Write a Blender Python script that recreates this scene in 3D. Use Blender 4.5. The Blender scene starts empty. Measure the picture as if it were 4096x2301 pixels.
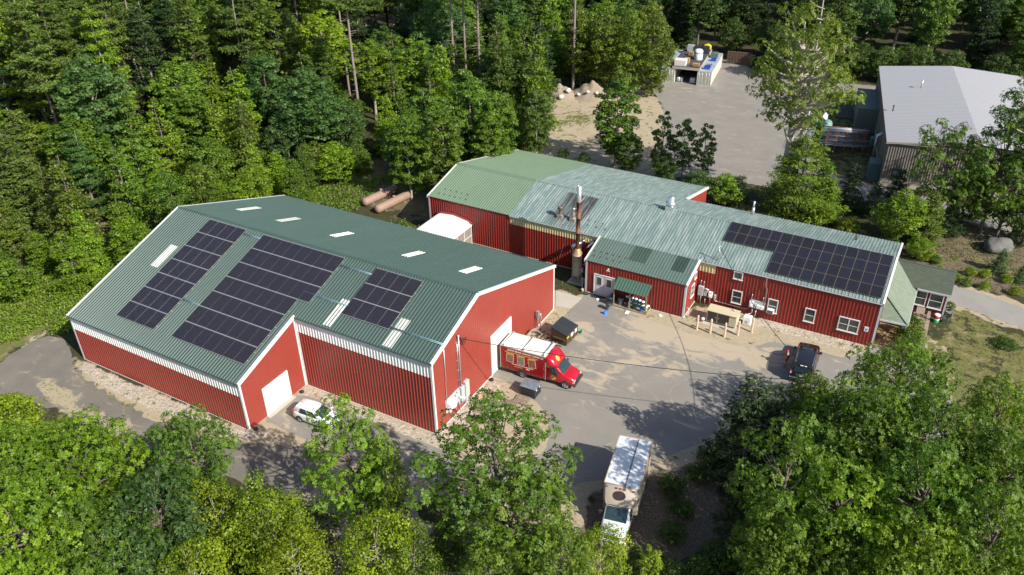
import bpy, bmesh, math, random
import numpy as np
from mathutils import Vector, Matrix
from math import sin, cos, pi, radians, atan2, sqrt, hypot

# ------------------------------------------------ camera, sky, sun, exposure
SC = bpy.context.scene
COL = SC.collection
CAM_POS = Vector((65.1504, -39.8974, 44.3963))
YAW, PITCH, ROLL, FPX = -0.5199, 0.5508, -0.0193, 3207.36     # focal length in pixels of a 4096 wide picture
FW = Vector((sin(YAW)*cos(PITCH), cos(YAW)*cos(PITCH), -sin(PITCH)))
_r = FW.cross(Vector((0, 0, 1))).normalized(); _u = _r.cross(FW)
RT = _r*cos(ROLL) + _u*sin(ROLL); UP = -_r*sin(ROLL) + _u*cos(ROLL)
cd = bpy.data.cameras.new('camera'); cam = bpy.data.objects.new('camera', cd); COL.objects.link(cam)
cd.sensor_width = 36.0; cd.lens = FPX/4096*36; cd.clip_start = 1; cd.clip_end = 3000
m = Matrix((RT, UP, -FW)).transposed().to_4x4(); m.translation = CAM_POS
cam.matrix_world = m
SC.camera = cam
SUN_EL, SUN_AZ = radians(38.0), radians(-14.0)      # azimuth counter-clockwise from +X
w = bpy.data.worlds.new('World'); SC.world = w; w.use_nodes = True
nt = w.node_tree; bg = nt.nodes['Background']
sky = nt.nodes.new('ShaderNodeTexSky'); sky.sky_type = 'NISHITA'; sky.sun_disc = False
sky.sun_elevation = SUN_EL; sky.sun_rotation = pi/2 - SUN_AZ
nt.links.new(sky.outputs[0], bg.inputs[0]); bg.inputs[1].default_value = 0.105
sd = bpy.data.lights.new('sun', 'SUN'); sun = bpy.data.objects.new('sun', sd); COL.objects.link(sun)
sd.energy = 4.7; sd.angle = radians(0.53); sd.color = (1.0, 0.95, 0.86)
SV = Vector((cos(SUN_EL)*cos(SUN_AZ), cos(SUN_EL)*sin(SUN_AZ), sin(SUN_EL)))
sun.rotation_euler = SV.to_track_quat('Z', 'Y').to_euler(); sun.location = (0, 0, 80)
SC.view_settings.view_transform = 'Standard'; SC.view_settings.look = 'None'
SC.view_settings.exposure = 0.68; SC.view_settings.gamma = 1.0; SC.view_settings.use_curve_mapping = False
SC.render.engine = 'CYCLES'
SC.cycles.max_bounces = 6; SC.cycles.transparent_max_bounces = 8; SC.cycles.diffuse_bounces = 3
SC.cycles.use_adaptive_sampling = True

# survey helper: where a sight line meets the level z (used once, to lay out ground plans)
def G(x, y, z=0.0):
    x = x*4096/2576; y = y*4096/2576
    d = FW + RT*((x-2048)/FPX) - UP*((y-1150.5)/FPX)
    t = (z-CAM_POS.z)/d.z
    return CAM_POS + d*t

# ------------------------------------------------ helpers
def tag(o, label=None, cat=None, group=None, kind=None):
    if label: o['label'] = label
    if cat: o['category'] = cat
    if group: o['group'] = group
    if kind: o['kind'] = kind
    return o
def empty(name, loc=(0, 0, 0), rz=0, label=None, cat=None, group=None, scale=None):
    o = bpy.data.objects.new(name, None); COL.objects.link(o); o.location = loc; o.rotation_euler = (0, 0, rz)
    o.empty_display_size = 0.3
    if scale: o.scale = (scale,)*3 if not hasattr(scale, '__len__') else scale
    return tag(o, label, cat, group)
def copy_tree(o, parent=None):
    c = o.copy(); COL.objects.link(c)
    if parent: c.parent = parent
    for ch in list(o.children): copy_tree(ch, c)
    return c

class MB:
    def __init__(s): s.v = []; s.f = []; s.mi = []; s.M = None; s.smooth = []
    def _add(s, vs, fs, mi=0, sm=False):
        b = len(s.v)
        if s.M is not None: vs = [tuple(s.M @ Vector(v)) for v in vs]
        s.v += [tuple(v) for v in vs]; s.f += [tuple(b+i for i in f) for f in fs]
        s.mi += [mi]*len(fs); s.smooth += [sm]*len(fs)
        return s
    def quad(s, a, b, c, d, mi=0): return s._add([a, b, c, d], [(0, 1, 2, 3)], mi)
    def poly(s, pts, mi=0): return s._add(pts, [tuple(range(len(pts)))], mi)
    def box(s, a, b, mi=0):
        (x0, y0, z0), (x1, y1, z1) = a, b
        x0, x1 = min(x0, x1), max(x0, x1); y0, y1 = min(y0, y1), max(y0, y1); z0, z1 = min(z0, z1), max(z0, z1)
        return s._add([(x0,y0,z0),(x1,y0,z0),(x1,y1,z0),(x0,y1,z0),(x0,y0,z1),(x1,y0,z1),(x1,y1,z1),(x0,y1,z1)],
                      [(0,3,2,1),(4,5,6,7),(0,1,5,4),(1,2,6,5),(2,3,7,6),(3,0,4,7)], mi)
    def hexa(s, P, mi=0):   # 8 points: bottom ring 0-3, top ring 4-7
        return s._add(P, [(0,3,2,1),(4,5,6,7),(0,1,5,4),(1,2,6,5),(2,3,7,6),(3,0,4,7)], mi)
    def beam(s, a, b, w, h=None, mi=0, up=(0, 0, 1)):
        a = Vector(a); b = Vector(b); h = h or w
        d = (b-a).normalized(); u = Vector(up)
        if abs(d.dot(u)) > .98: u = Vector((0, 1, 0))
        sdd = d.cross(u).normalized()*w/2; uu = sdd.cross(d).normalized()*h/2
        P = [a-sdd-uu, a+sdd-uu, a+sdd+uu, a-sdd+uu, b-sdd-uu, b+sdd-uu, b+sdd+uu, b-sdd+uu]
        return s._add(P, [(0,3,2,1),(4,5,6,7),(0,1,5,4),(1,2,6,5),(2,3,7,6),(3,0,4,7)], mi)
    def tube(s, pts, rad, n=8, mi=0, cap=True):
        pts = [Vector(p) for p in pts]; m_ = len(pts)
        rad = list(rad) if hasattr(rad, '__len__') else [rad]*m_
        vs = []; ref = None
        for i, p in enumerate(pts):
            d = (pts[min(i+1, m_-1)]-pts[max(i-1, 0)])
            d = d.normalized() if d.length > 1e-9 else Vector((0, 0, 1))
            if ref is None or abs(ref.dot(d)) > .95: ref = Vector((1, 0, 0)) if abs(d.x) < .8 else Vector((0, 1, 0))
            a = (ref - d*ref.dot(d)).normalized(); b = d.cross(a); ref = a
            for k in range(n):
                t = 2*pi*k/n; vs.append(p+(a*cos(t)+b*sin(t))*rad[i])
        fs = [(i*n+k, i*n+(k+1) % n, (i+1)*n+(k+1) % n, (i+1)*n+k) for i in range(m_-1) for k in range(n)]
        s._add(vs, fs, mi, True)
        if cap:
            b0 = len(s.v)-len(vs)
            s.f.append(tuple(b0+k for k in reversed(range(n)))); s.f.append(tuple(b0+(m_-1)*n+k for k in range(n)))
            s.mi += [mi, mi]; s.smooth += [False, False]
        return s
    def lathe(s, c, prof, n=16, mi=0):   # prof: (r, z) pairs
        c = Vector(c); vs = [(c.x+r*cos(2*pi*k/n), c.y+r*sin(2*pi*k/n), c.z+z) for r, z in prof for k in range(n)]
        fs = [(i*n+k, i*n+(k+1) % n, (i+1)*n+(k+1) % n, (i+1)*n+k) for i in range(len(prof)-1) for k in range(n)]
        s._add(vs, fs, mi, True)
        if prof[-1][0] > 1e-4:
            b0 = len(s.v)-len(vs)+(len(prof)-1)*n
            s.f.append(tuple(b0+k for k in range(n))); s.mi.append(mi); s.smooth.append(False)
        return s
    def prism(s, pts2, fn, t, mi=0):   # extrude a 2D outline: fn(u, v, w) -> point
        n = len(pts2); vs = [fn(u, v, 0) for u, v in pts2]+[fn(u, v, t) for u, v in pts2]
        fs = [tuple(reversed(range(n))), tuple(range(n, 2*n))]+[(i, (i+1) % n, n+(i+1) % n, n+i) for i in range(n)]
        return s._add(vs, fs, mi)
    def build(s, name, mats, parent=None, bevel=0, seg=1, fixn=True, sm=None):
        me = bpy.data.meshes.new(name); me.from_pydata(s.v, [], s.f); me.update()
        if not hasattr(mats, '__len__'): mats = [mats]
        for x in mats: me.materials.append(x)
        me.polygons.foreach_set('material_index', s.mi)
        me.polygons.foreach_set('use_smooth', [bool(x) if sm is None else sm for x in s.smooth])
        if fixn:
            bm = bmesh.new(); bm.from_mesh(me); bmesh.ops.recalc_face_normals(bm, faces=bm.faces); bm.to_mesh(me); bm.free()
        o = bpy.data.objects.new(name, me); COL.objects.link(o)
        if parent: o.parent = parent
        if bevel:
            b = o.modifiers.new('bevel', 'BEVEL'); b.width = bevel; b.segments = seg; b.limit_method = 'ANGLE'; b.angle_limit = radians(35)
        return o

def ribbed(mb, O, U, V, N, w, vlo, vhi, pitch=.305, bw=.10, tw=.045, h=.034, mi=0):
    """profiled metal sheet: ribs run along V, spaced along U, standing up along N"""
    O, U, V, N = Vector(O), Vector(U), Vector(V), Vector(N)
    pr = [(0, 0)]; c = pitch/2
    while c < w-bw/2:
        pr += [(c-bw/2, 0), (c-tw/2, h), (c+tw/2, h), (c+bw/2, 0)]; c += pitch
    pr.append((w, 0))
    lo = vlo if callable(vlo) else (lambda u: vlo); hi = vhi if callable(vhi) else (lambda u: vhi)
    vs = []
    for u, k in pr: vs += [O+U*u+V*lo(u)+N*k, O+U*u+V*hi(u)+N*k]
    mb._add(vs, [(2*i, 2*i+2, 2*i+3, 2*i+1) for i in range(len(pr)-1)], mi)
    return mb

# ------------------------------------------------ materials
MATS = {}
def mat(name, col, rough=.6, metal=0., noise=None, streak=None, bump=None, spec=.5, coat=0, emis=None, alpha=None):
    """noise: (scale, amount, colour2) blends in a second colour; streak: mapping scale"""
    if name in MATS: return MATS[name]
    M_ = bpy.data.materials.new(name); M_.use_nodes = True; t = M_.node_tree; p = t.nodes['Principled BSDF']
    p.inputs['Base Color'].default_value = (*col, 1); p.inputs['Roughness'].default_value = rough
    p.inputs['Metallic'].default_value = metal; p.inputs['Specular IOR Level'].default_value = spec
    p.inputs['Coat Weight'].default_value = coat
    tc = t.nodes.new('ShaderNodeTexCoord'); mp = t.nodes.new('ShaderNodeMapping')
    t.links.new(tc.outputs['Object'], mp.inputs[0])
    if streak: mp.inputs['Scale'].default_value = streak
    if noise:
        layers = noise if isinstance(noise[0], (tuple, list)) else [noise]
        prev = None
        for sc_, amt, c2 in layers:
            n = t.nodes.new('ShaderNodeTexNoise'); n.inputs['Scale'].default_value = sc_; n.inputs['Detail'].default_value = 5
            n.inputs['Roughness'].default_value = .65
            t.links.new(mp.outputs[0], n.inputs['Vector'])
            r = t.nodes.new('ShaderNodeMapRange'); r.inputs[1].default_value = .42; r.inputs[2].default_value = .68
            r.inputs[3].default_value = 0; r.inputs[4].default_value = amt
            t.links.new(n.outputs[0], r.inputs[0])
            x = t.nodes.new('ShaderNodeMix'); x.data_type = 'RGBA'
            t.links.new(r.outputs[0], x.inputs[0])
            if prev is None: x.inputs[6].default_value = (*col, 1)
            else: t.links.new(prev, x.inputs[6])
            x.inputs[7].default_value = (*c2, 1); prev = x.outputs[2]
        t.links.new(prev, p.inputs['Base Color'])
    if bump:
        n2 = t.nodes.new('ShaderNodeTexNoise'); n2.inputs['Scale'].default_value = bump[0]; n2.inputs['Detail'].default_value = 4
        t.links.new(mp.outputs[0], n2.inputs['Vector'])
        b = t.nodes.new('ShaderNodeBump'); b.inputs['Strength'].default_value = bump[1]; b.inputs['Distance'].default_value = bump[2]
        t.links.new(n2.outputs[0], b.inputs['Height']); t.links.new(b.outputs[0], p.inputs['Normal'])
    if emis:
        p.inputs['Emission Color'].default_value = (*emis[0], 1); p.inputs['Emission Strength'].default_value = emis[1]
    MATS[name] = M_
    return M_
def N_(t, typ, **kw):
    n = t.nodes.new(typ)
    for k, v in kw.items():
        if isinstance(k, str) and hasattr(n, k): setattr(n, k, v)
    return n

red_wall = mat('red_painted_metal', (.265, .044, .031), .42, noise=[(.35, .35, (.22, .029, .022)), (5, .3, (.33, .062, .045))], bump=(1.2, .3, .02))
red_wall_b = mat('dark_red_painted_metal', (.225, .022, .016), .45, noise=[(.4, .5, (.16, .015, .012)), (3, .3, (.28, .042, .03))], streak=(1.5, 1, .35))
white_trim = mat('white_trim', (.66, .65, .62), .45, noise=(2, .25, (.62, .6, .55)))
band_white = mat('translucent_white_band', (.74, .74, .72), .4, noise=[(.8, .35, (.58, .58, .55))])
roof_green = mat('green_roof_metal', (.048, .082, .069), .42, noise=[(.25, .5, (.060, .094, .080)), (3.0, .35, (.038, .066, .056)), (.9, .2, (.08, .105, .09))], streak=(2.2, .35, .35))
skylight_m = mat('skylight_panel', (.72, .71, .64), .4, noise=(1.5, .5, (.55, .54, .46)), streak=(1, .5, .5))
steel = mat('galvanised_steel', (.55, .57, .58), .38, .7, noise=(4, .4, (.4, .42, .43)))
grey_box = mat('grey_enamel', (.42, .45, .44), .45, noise=(5, .2, (.33, .36, .35)))
white_box = mat('white_enamel', (.76, .77, .76), .4)
black_rub = mat('black_rubber', (.015, .015, .016), .6)
black_pl = mat('black_plastic', (.028, .030, .034), .42, noise=(6, .4, (.06, .062, .066)))
concrete = mat('pale_concrete', (.42, .38, .31), .85, noise=[(1.5, .5, (.34, .3, .24)), (20, .3, (.5, .46, .38))])
glass_win = mat('window_glass', (.035, .045, .045), .06, 0, noise=(1.3, .6, (.10, .11, .10)), spec=.8)
wood_old = mat('weathered_wood', (.27, .21, .155), .8, noise=[(3, .6, (.17, .13, .10)), (14, .4, (.36, .29, .22))], streak=(1, 1, 1))
wood_new = mat('fresh_lumber', (.42, .28, .14), .75, noise=(5, .5, (.33, .21, .10)))
chrome = mat('chrome', (.75, .76, .78), .16, 1.0)
tyre = mat('tyre_rubber', (.022, .022, .024), .75, noise=(20, .4, (.045, .043, .04)))
car_glass = mat('car_glass', (.015, .03, .035), .04, 0, noise=(3.0, .5, (.05, .075, .08)), spec=.9, streak=(1, 1, 2))
# ------------------------------------------------ ground, paving
def poly_px(pts, z=0): return [(G(x, y, z).x, G(x, y, z).y) for x, y in pts]
def r4(x, y): return .4786*x, 754.7+.4786*y
def r5(x, y): return (1000+.5435*x)/1.59, (1600+.5435*y)/1.59
def r6(x, y): return (2300+.6972*x)/1.59, (1500+.6972*y)/1.59
def r3(x, y): return (2600+.622*x)/1.59, .3912*y
def c8(x, y): return (3400+.4837*x)/1.59, (900+.4837*y)/1.59
def hh(x, y): return (1100+.1728*x)/1.59, (1500+.1728*y)/1.59
def mp_(f, l): return [f(*p) for p in l]
def wob(poly, step=.8, amp=.12, seed=1):
    rng = random.Random(seed); out = []
    n = len(poly)
    for i in range(n):
        a = poly[i]; b = poly[(i+1) % n]; L = hypot(b[0]-a[0], b[1]-a[1]); k = max(1, int(L/step))
        for j in range(k):
            t = j/k; out.append((a[0]+(b[0]-a[0])*t+rng.uniform(-amp, amp), a[1]+(b[1]-a[1])*t+rng.uniform(-amp, amp)))
    return out
def smooth_poly(poly, it=2):
    for _ in range(it):
        n = len(poly); o = []
        for i in range(n):
            a, b = poly[i], poly[(i+1) % n]
            o += [(a[0]*.75+b[0]*.25, a[1]*.75+b[1]*.25), (a[0]*.25+b[0]*.75, a[1]*.25+b[1]*.75)]
        poly = o
    return poly
def sdf(P, poly):      # signed distance, positive inside
    P = np.asarray(P, float); d = np.full(len(P), 1e9); ins = np.zeros(len(P), bool); n = len(poly)
    for i in range(n):
        a = np.array(poly[i]); b = np.array(poly[(i+1) % n]); e = b-a; w_ = P-a
        t = np.clip((w_@e)/max(e@e, 1e-9), 0, 1); d = np.minimum(d, np.hypot(*(w_-t[:, None]*e).T))
        c = ((a[1] <= P[:, 1]) & (b[1] > P[:, 1])) | ((b[1] <= P[:, 1]) & (a[1] > P[:, 1]))
        with np.errstate(divide='ignore', invalid='ignore'):
            xi = a[0]+(P[:, 1]-a[1])*(b[0]-a[0])/(b[1]-a[1] if abs(b[1]-a[1]) > 1e-12 else 1e-12)
        ins ^= c & (P[:, 0] < xi)
    return np.where(ins, d, -d)
def soft(P, polys, wid=1.0):
    m_ = np.zeros(len(P))
    for p in polys: m_ = np.maximum(m_, np.clip(.5+sdf(P, p)/(2*wid), 0, 1))
    return m_

POLY = {}
lot = mp_(lambda a, b: (a, b), [(1457.7,752),(1475,742),(1493,740),(1540,772),(1560,781),(1616,800),(1690,825),(1760,846),(1840,870),(1900,872),(1943,858),(2062,884),(2138,905),(2200,872),(2245,880),(2330,905),(2400,1000),(2400,1130),(2150,1100),(1990,1120),(1900,1060),(1830,1050),(1800,1085),(1771,1112),(1700,1140),(1640,1165),(1551,1200),(1446,1218),(1436,1222),(1380,1235),(1300,1225),(1180,1225),(1039,1211),(1005,1208),(900,1160),(790,1112),(746,1098),(688,1066),(665,1062),(692,1022),(751,986),(844,1026),(909,1051),(1073,1116),(1120,1135),(1180,1170),(1300,1175),(1370,1140),(1384,1092),(1379,1052),(1364,1026),(1345,1007.5),(1304,981),(1267,955),(1236,947),(1241,926),(1330,870),(1400,850),(1416,801),(1426,788)])
POLY['lot'] = poly_px(lot)
POLY['yard'] = poly_px(mp_(r3, [(0,580),(60,640),(90,700),(70,900),(80,1140),(400,1135),(600,1180),(1120,1260),(1700,1345),(2600,1560),(2600,1440),(1640,1240),(1480,1200),(1120,1120),(1085,1000),(1000,1000),(975,800),(1045,700),(1050,625),(1130,592),(1500,592),(1500,556),(1130,530),(700,470),(560,395),(440,370),(80,530)]))
POLY['road'] = poly_px(mp_(c8, [(600,440),(840,505),(1000,540),(1200,605),(1500,710),(2100,900),(2100,1130),(1439,860),(1200,775),(980,695),(770,650),(500,640)]))
POLY['drive'] = poly_px(mp_(r4, [(-200,480),(0,330),(110,250),(260,180),(300,195),(375,240),(390,340),(470,430),(600,510),(720,585),(800,630),(1000,700),(1190,760),(1340,752),(1577,775)])+[r5(520,345), r5(640,470), r5(450,700)]+mp_(r4, [(1500,1040),(1300,960),(900,850),(760,790),(640,740),(560,690),(380,600),(200,545),(130,520),(30,470),(-100,640)]))
POLY['drive_dirt'] = poly_px(mp_(r4, [(190,440),(290,400),(360,470),(430,540),(620,620),(760,680),(820,740),(620,720),(480,660),(330,600),(230,540)]))
POLY['gravel1'] = [(.3,-7.3),(21,-7.3),(22.2,-6.2),(23,-7),(20,-8.6),(12,-9.1),(4,-8.7),(.8,-8.0)]
POLY['gravel2'] = [(21,-.2),(35,-.2),(36.5,0),(36.8,8),(35.4,8.4),(35,8),(35,0),(37.5,-2.6),(36.4,-2.4),(24,-1.5),(21,-1.3)]
POLY['gravel3'] = [(51.5,27.6),(64,27.5),(64,29.3),(51,29.3)]
POLY['sandA'] = poly_px(mp_(r5, [(700,20),(1300,250),(1380,240),(1600,100),(2080,0),(2180,150),(2220,300),(2100,420),(1500,520),(1200,620),(1100,600),(1080,700),(1300,900),(1500,950),(1700,700),(2300,640),(2576,600),(2300,1300),(400,1290),(0,400),(60,250),(480,330)]))
POLY['sandB'] = poly_px([(1580,790),(1640,770),(1730,800),(1850,840),(1990,880),(2150,915),(2240,900),(2150,880),(1950,850),(1850,800),(1760,770),(1700,790)])
POLY['sandC'] = poly_px([(1290,430),(1330,330),(1370,262),(1400,228),(1530,224),(1640,228),(1665,270),(1700,310),(1690,420),(1710,480),(1560,460),(1400,430)])
POLY['sandG'] = poly_px([(600,1090),(700,950),(1240,930),(1330,860),(1390,730),(1700,780),(2250,860),(2250,960),(2100,960),(1800,1150),(1440,1260),(1000,1260),(700,1150)])
POLY['sandH'] = poly_px(mp_(r4, [(380,300),(1310,690),(1577,640),(1577,820),(1200,790),(800,660),(400,450)]))
POLY['shade_dirt'] = poly_px(mp_(r6, [(0,620),(150,590),(620,400),(840,340),(880,600),(820,1000),(450,1149),(0,1149)]))
POLY['sandD'] = poly_px([(1390,735),(1455,752),(1425,790),(1410,800),(1340,860),(1380,780)])
POLY['sandE'] = poly_px([(2210,880),(2300,830),(2380,870),(2420,960),(2370,1100),(2576,1230),(2500,1300),(2200,1100)])
POLY['sandF'] = poly_px(mp_(r4, [(120,200),(240,130),(260,170),(130,250),(60,300)]))
POLY['roadside'] = poly_px(mp_(c8, [(700,410),(840,470),(1100,540),(1500,670),(1500,900),(1200,810),(960,720),(760,670)]))
POLY['lawn'] = poly_px([(2230,870),(2340,830),(2380,770),(2430,770),(2576,835),(2700,900),(2700,1350),(2400,1150),(2250,1010)])
POLY['weeds'] = poly_px(mp_(r4, [(-300,500),(0,330),(110,240),(250,170),(340,100),(420,0),(640,-250),(820,-400),(700,-500),(300,-300),(-300,100)]))
POLY['grassN'] = poly_px([(1385,300),(1420,280),(1500,282),(1520,300),(1480,318),(1400,325),(1350,345)])
POLY['grassY'] = poly_px(mp_(r3, [(1080,600),(1480,595),(1480,760),(1050,1120),(1100,1130),(1480,1190),(1450,1000),(1040,900)]))
POLY['grassdrive'] = poly_px(mp_(r4, [(0,450),(130,530),(350,620),(800,740),(760,800),(-100,760)]))
POLY['grassmid'] = poly_px(mp_(r4, [(380,300),(430,400),(560,480),(720,560),(830,640),(620,560),(450,460),(370,380)]))
POLY['scrub'] = poly_px(mp_(c8, [(450,-40),(860,0),(1500,120),(1600,600),(1200,560),(840,440),(560,300)]))
POLY['behindB'] = [(-2,33),(14,31),(14,52),(8,56),(0,50),(-8,40)]
POLY['rock_strip'] = [(37,8.8),(41,8.4),(41,9.2),(37,9.6)]

def attr_mesh(name, V, F, chans, mats, parent=None, kind='structure'):
    me = bpy.data.meshes.new(name)
    me.vertices.add(len(V)); me.vertices.foreach_set('co', np.asarray(V, np.float32).ravel())
    F = np.asarray(F, np.int32); me.loops.add(F.size); me.loops.foreach_set('vertex_index', F.ravel())
    me.polygons.add(len(F)); me.polygons.foreach_set('loop_start', np.arange(0, F.size, F.shape[1], dtype=np.int32))
    me.update(calc_edges=True); me.validate()
    for k, a in chans.items():
        at = me.attributes.new(k, 'FLOAT', 'POINT'); at.data.foreach_set('value', np.asarray(a, np.float32))
    for x in mats: me.materials.append(x)
    o = bpy.data.objects.new(name, me); COL.objects.link(o)
    if kind: o['kind'] = kind
    return o

# ---- ground material: forest floor, then sand, gravel and grass laid over by survey masks
def ground_material():
    M_ = bpy.data.materials.new('ground_mix'); M_.use_nodes = True; t = M_.node_tree; p = t.nodes['Principled BSDF']
    p.inputs['Roughness'].default_value = .95; p.inputs['Specular IOR Level'].default_value = .15
    L = t.links.new; geo = t.nodes.new('ShaderNodeNewGeometry')
    def noise(s, d=6, r=.6):
        n = t.nodes.new('ShaderNodeTexNoise'); n.inputs['Scale'].default_value = s; n.inputs['Detail'].default_value = d
        n.inputs['Roughness'].default_value = r; L(geo.outputs['Position'], n.inputs['Vector']); return n.outputs[0]
    def mr(x, a, b, c=0, e=1):
        r = t.nodes.new('ShaderNodeMapRange'); L(x, r.inputs[0])
        for i, v in zip((1, 2, 3, 4), (a, b, c, e)): r.inputs[i].default_value = v
        return r.outputs[0]
    def mix(f, a, b):
        x = t.nodes.new('ShaderNodeMix'); x.data_type = 'RGBA'
        if isinstance(f, float): x.inputs[0].default_value = f
        else: L(f, x.inputs[0])
        for i, c in ((6, a), (7, b)):
            if isinstance(c, tuple): x.inputs[i].default_value = (*c, 1)
            else: L(c, x.inputs[i])
        return x.outputs[2]
    def math_(op, a, b=None):
        x = t.nodes.new('ShaderNodeMath'); x.operation = op
        for i, c in enumerate((a, b)):
            if c is None: continue
            if isinstance(c, (float, int)): x.inputs[i].default_value = c
            else: L(c, x.inputs[i])
        return x.outputs[0]
    def mask(ch, nz, amp=.9, e0=.42, e1=.58):
        a = t.nodes.new('ShaderNodeAttribute'); a.attribute_name = ch
        s_ = math_('ADD', a.outputs['Fac'], mr(nz, .25, .75, -amp/2, amp/2))
        gate = mr(a.outputs['Fac'], .0, .12)
        return math_('MULTIPLY', mr(s_, e0, e1), gate)
    n1, n2, n3, n4 = noise(.6), noise(3.), noise(14., 3), noise(.16)
    floor = mix(mr(n1, .35, .65), (.050, .040, .024), (.075, .062, .030))
    floor = mix(mr(n2, .45, .6), floor, (.030, .045, .014))
    sand = mix(mr(n2, .3, .7), (.32, .26, .17), (.40, .335, .24))
    sand = mix(mr(n1, .5, .75, 0, .5), sand, (.25, .2, .13))
    vor = t.nodes.new('ShaderNodeTexVoronoi'); vor.inputs['Scale'].default_value = 11; L(geo.outputs['Position'], vor.inputs['Vector'])
    sep = t.nodes.new('ShaderNodeSeparateColor'); L(vor.outputs['Color'], sep.inputs[0])
    peb = mix(mr(sep.outputs[0], 0., 1.), (.24, .19, .135), (.58, .52, .44))
    peb = mix(mr(n1, .4, .7, 0, .45), peb, (.33, .27, .19))
    grs = mix(mr(n2, .35, .65), (.105, .118, .030), (.165, .15, .058))
    grs = mix(mr(n3, .5, .7, 0, .5), grs, (.07, .10, .02))
    grs = mix(mr(noise(.9, 4), .50, .68, 0, .85), grs, (.25, .19, .115))
    litter = mix(mr(noise(7., 4), .35, .65), (.075, .055, .036), (.20, .155, .11))
    c = mix(mask('litter', n1), floor, litter)
    c = mix(mask('sand', n1), c, sand)
    c = mix(mask('gravel', n1, .6), c, peb)
    c = mix(mask('grass', noise(.8, 6, .7), 1.3, .46, .56), c, grs)
    L(c, p.inputs['Base Color'])
    b = t.nodes.new('ShaderNodeBump'); b.inputs['Strength'].default_value = .6; b.inputs['Distance'].default_value = .06
    L(math_('ADD', n2, n3), b.inputs['Height']); L(b.outputs[0], p.inputs['Normal'])
    return M_

xs = np.concatenate([np.linspace(-420, -30, 20), np.arange(-28, 90, .6), np.linspace(92, 420, 18)])
ys = np.concatenate([np.linspace(-120, -34, 8), np.arange(-32, 116, .6), np.linspace(118, 460, 20)])
X, Y = np.meshgrid(xs, ys); P2 = np.stack([X.ravel(), Y.ravel()], 1)
pp = lambda *k: [POLY[i] for i in k]
ch = dict(
    sand=soft(P2, pp('sandA', 'sandB', 'sandC', 'sandD', 'sandE', 'sandF', 'sandG', 'sandH', 'roadside', 'drive_dirt'), .7),
    gravel=soft(P2, pp('gravel1', 'gravel2', 'gravel3'), .35),
    litter=soft(P2, pp('scrub', 'yard', 'behindB', 'shade_dirt'), 2.5),
    grass=np.maximum.reduce([soft(P2, pp('lawn'), 2.)*.64, soft(P2, pp('weeds'), 1.)*.9, soft(P2, pp('grassN'), 2.5)*.6,
        soft(P2, pp('sandC'), 2)*.30, soft(P2, pp('grassY'), 1.5)*.55, soft(P2, pp('grassdrive'), 1.)*.5, soft(P2, pp('grassmid'), .6)*.62,
        soft(P2, pp('scrub'), 2)*.38, soft(P2, pp('behindB'), 2)*.5, soft(P2, pp('drive_dirt'), 1)*.25, soft(P2, pp('sandA', 'sandB', 'sandD', 'sandG', 'sandH', 'shade_dirt'), 1)*.22, soft(P2, pp('sandE'), 1)*.33,
        soft(P2, pp('gravel1', 'gravel2'), .5)*.14]))
nx = len(xs); idx = np.arange(len(P2)).reshape(len(ys), nx)
Fq = np.stack([idx[:-1, :-1].ravel(), idx[:-1, 1:].ravel(), idx[1:, 1:].ravel(), idx[1:, :-1].ravel()], 1)
ground = attr_mesh('ground', np.column_stack([P2, np.zeros(len(P2))]), Fq, ch, [ground_material()])

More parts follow.
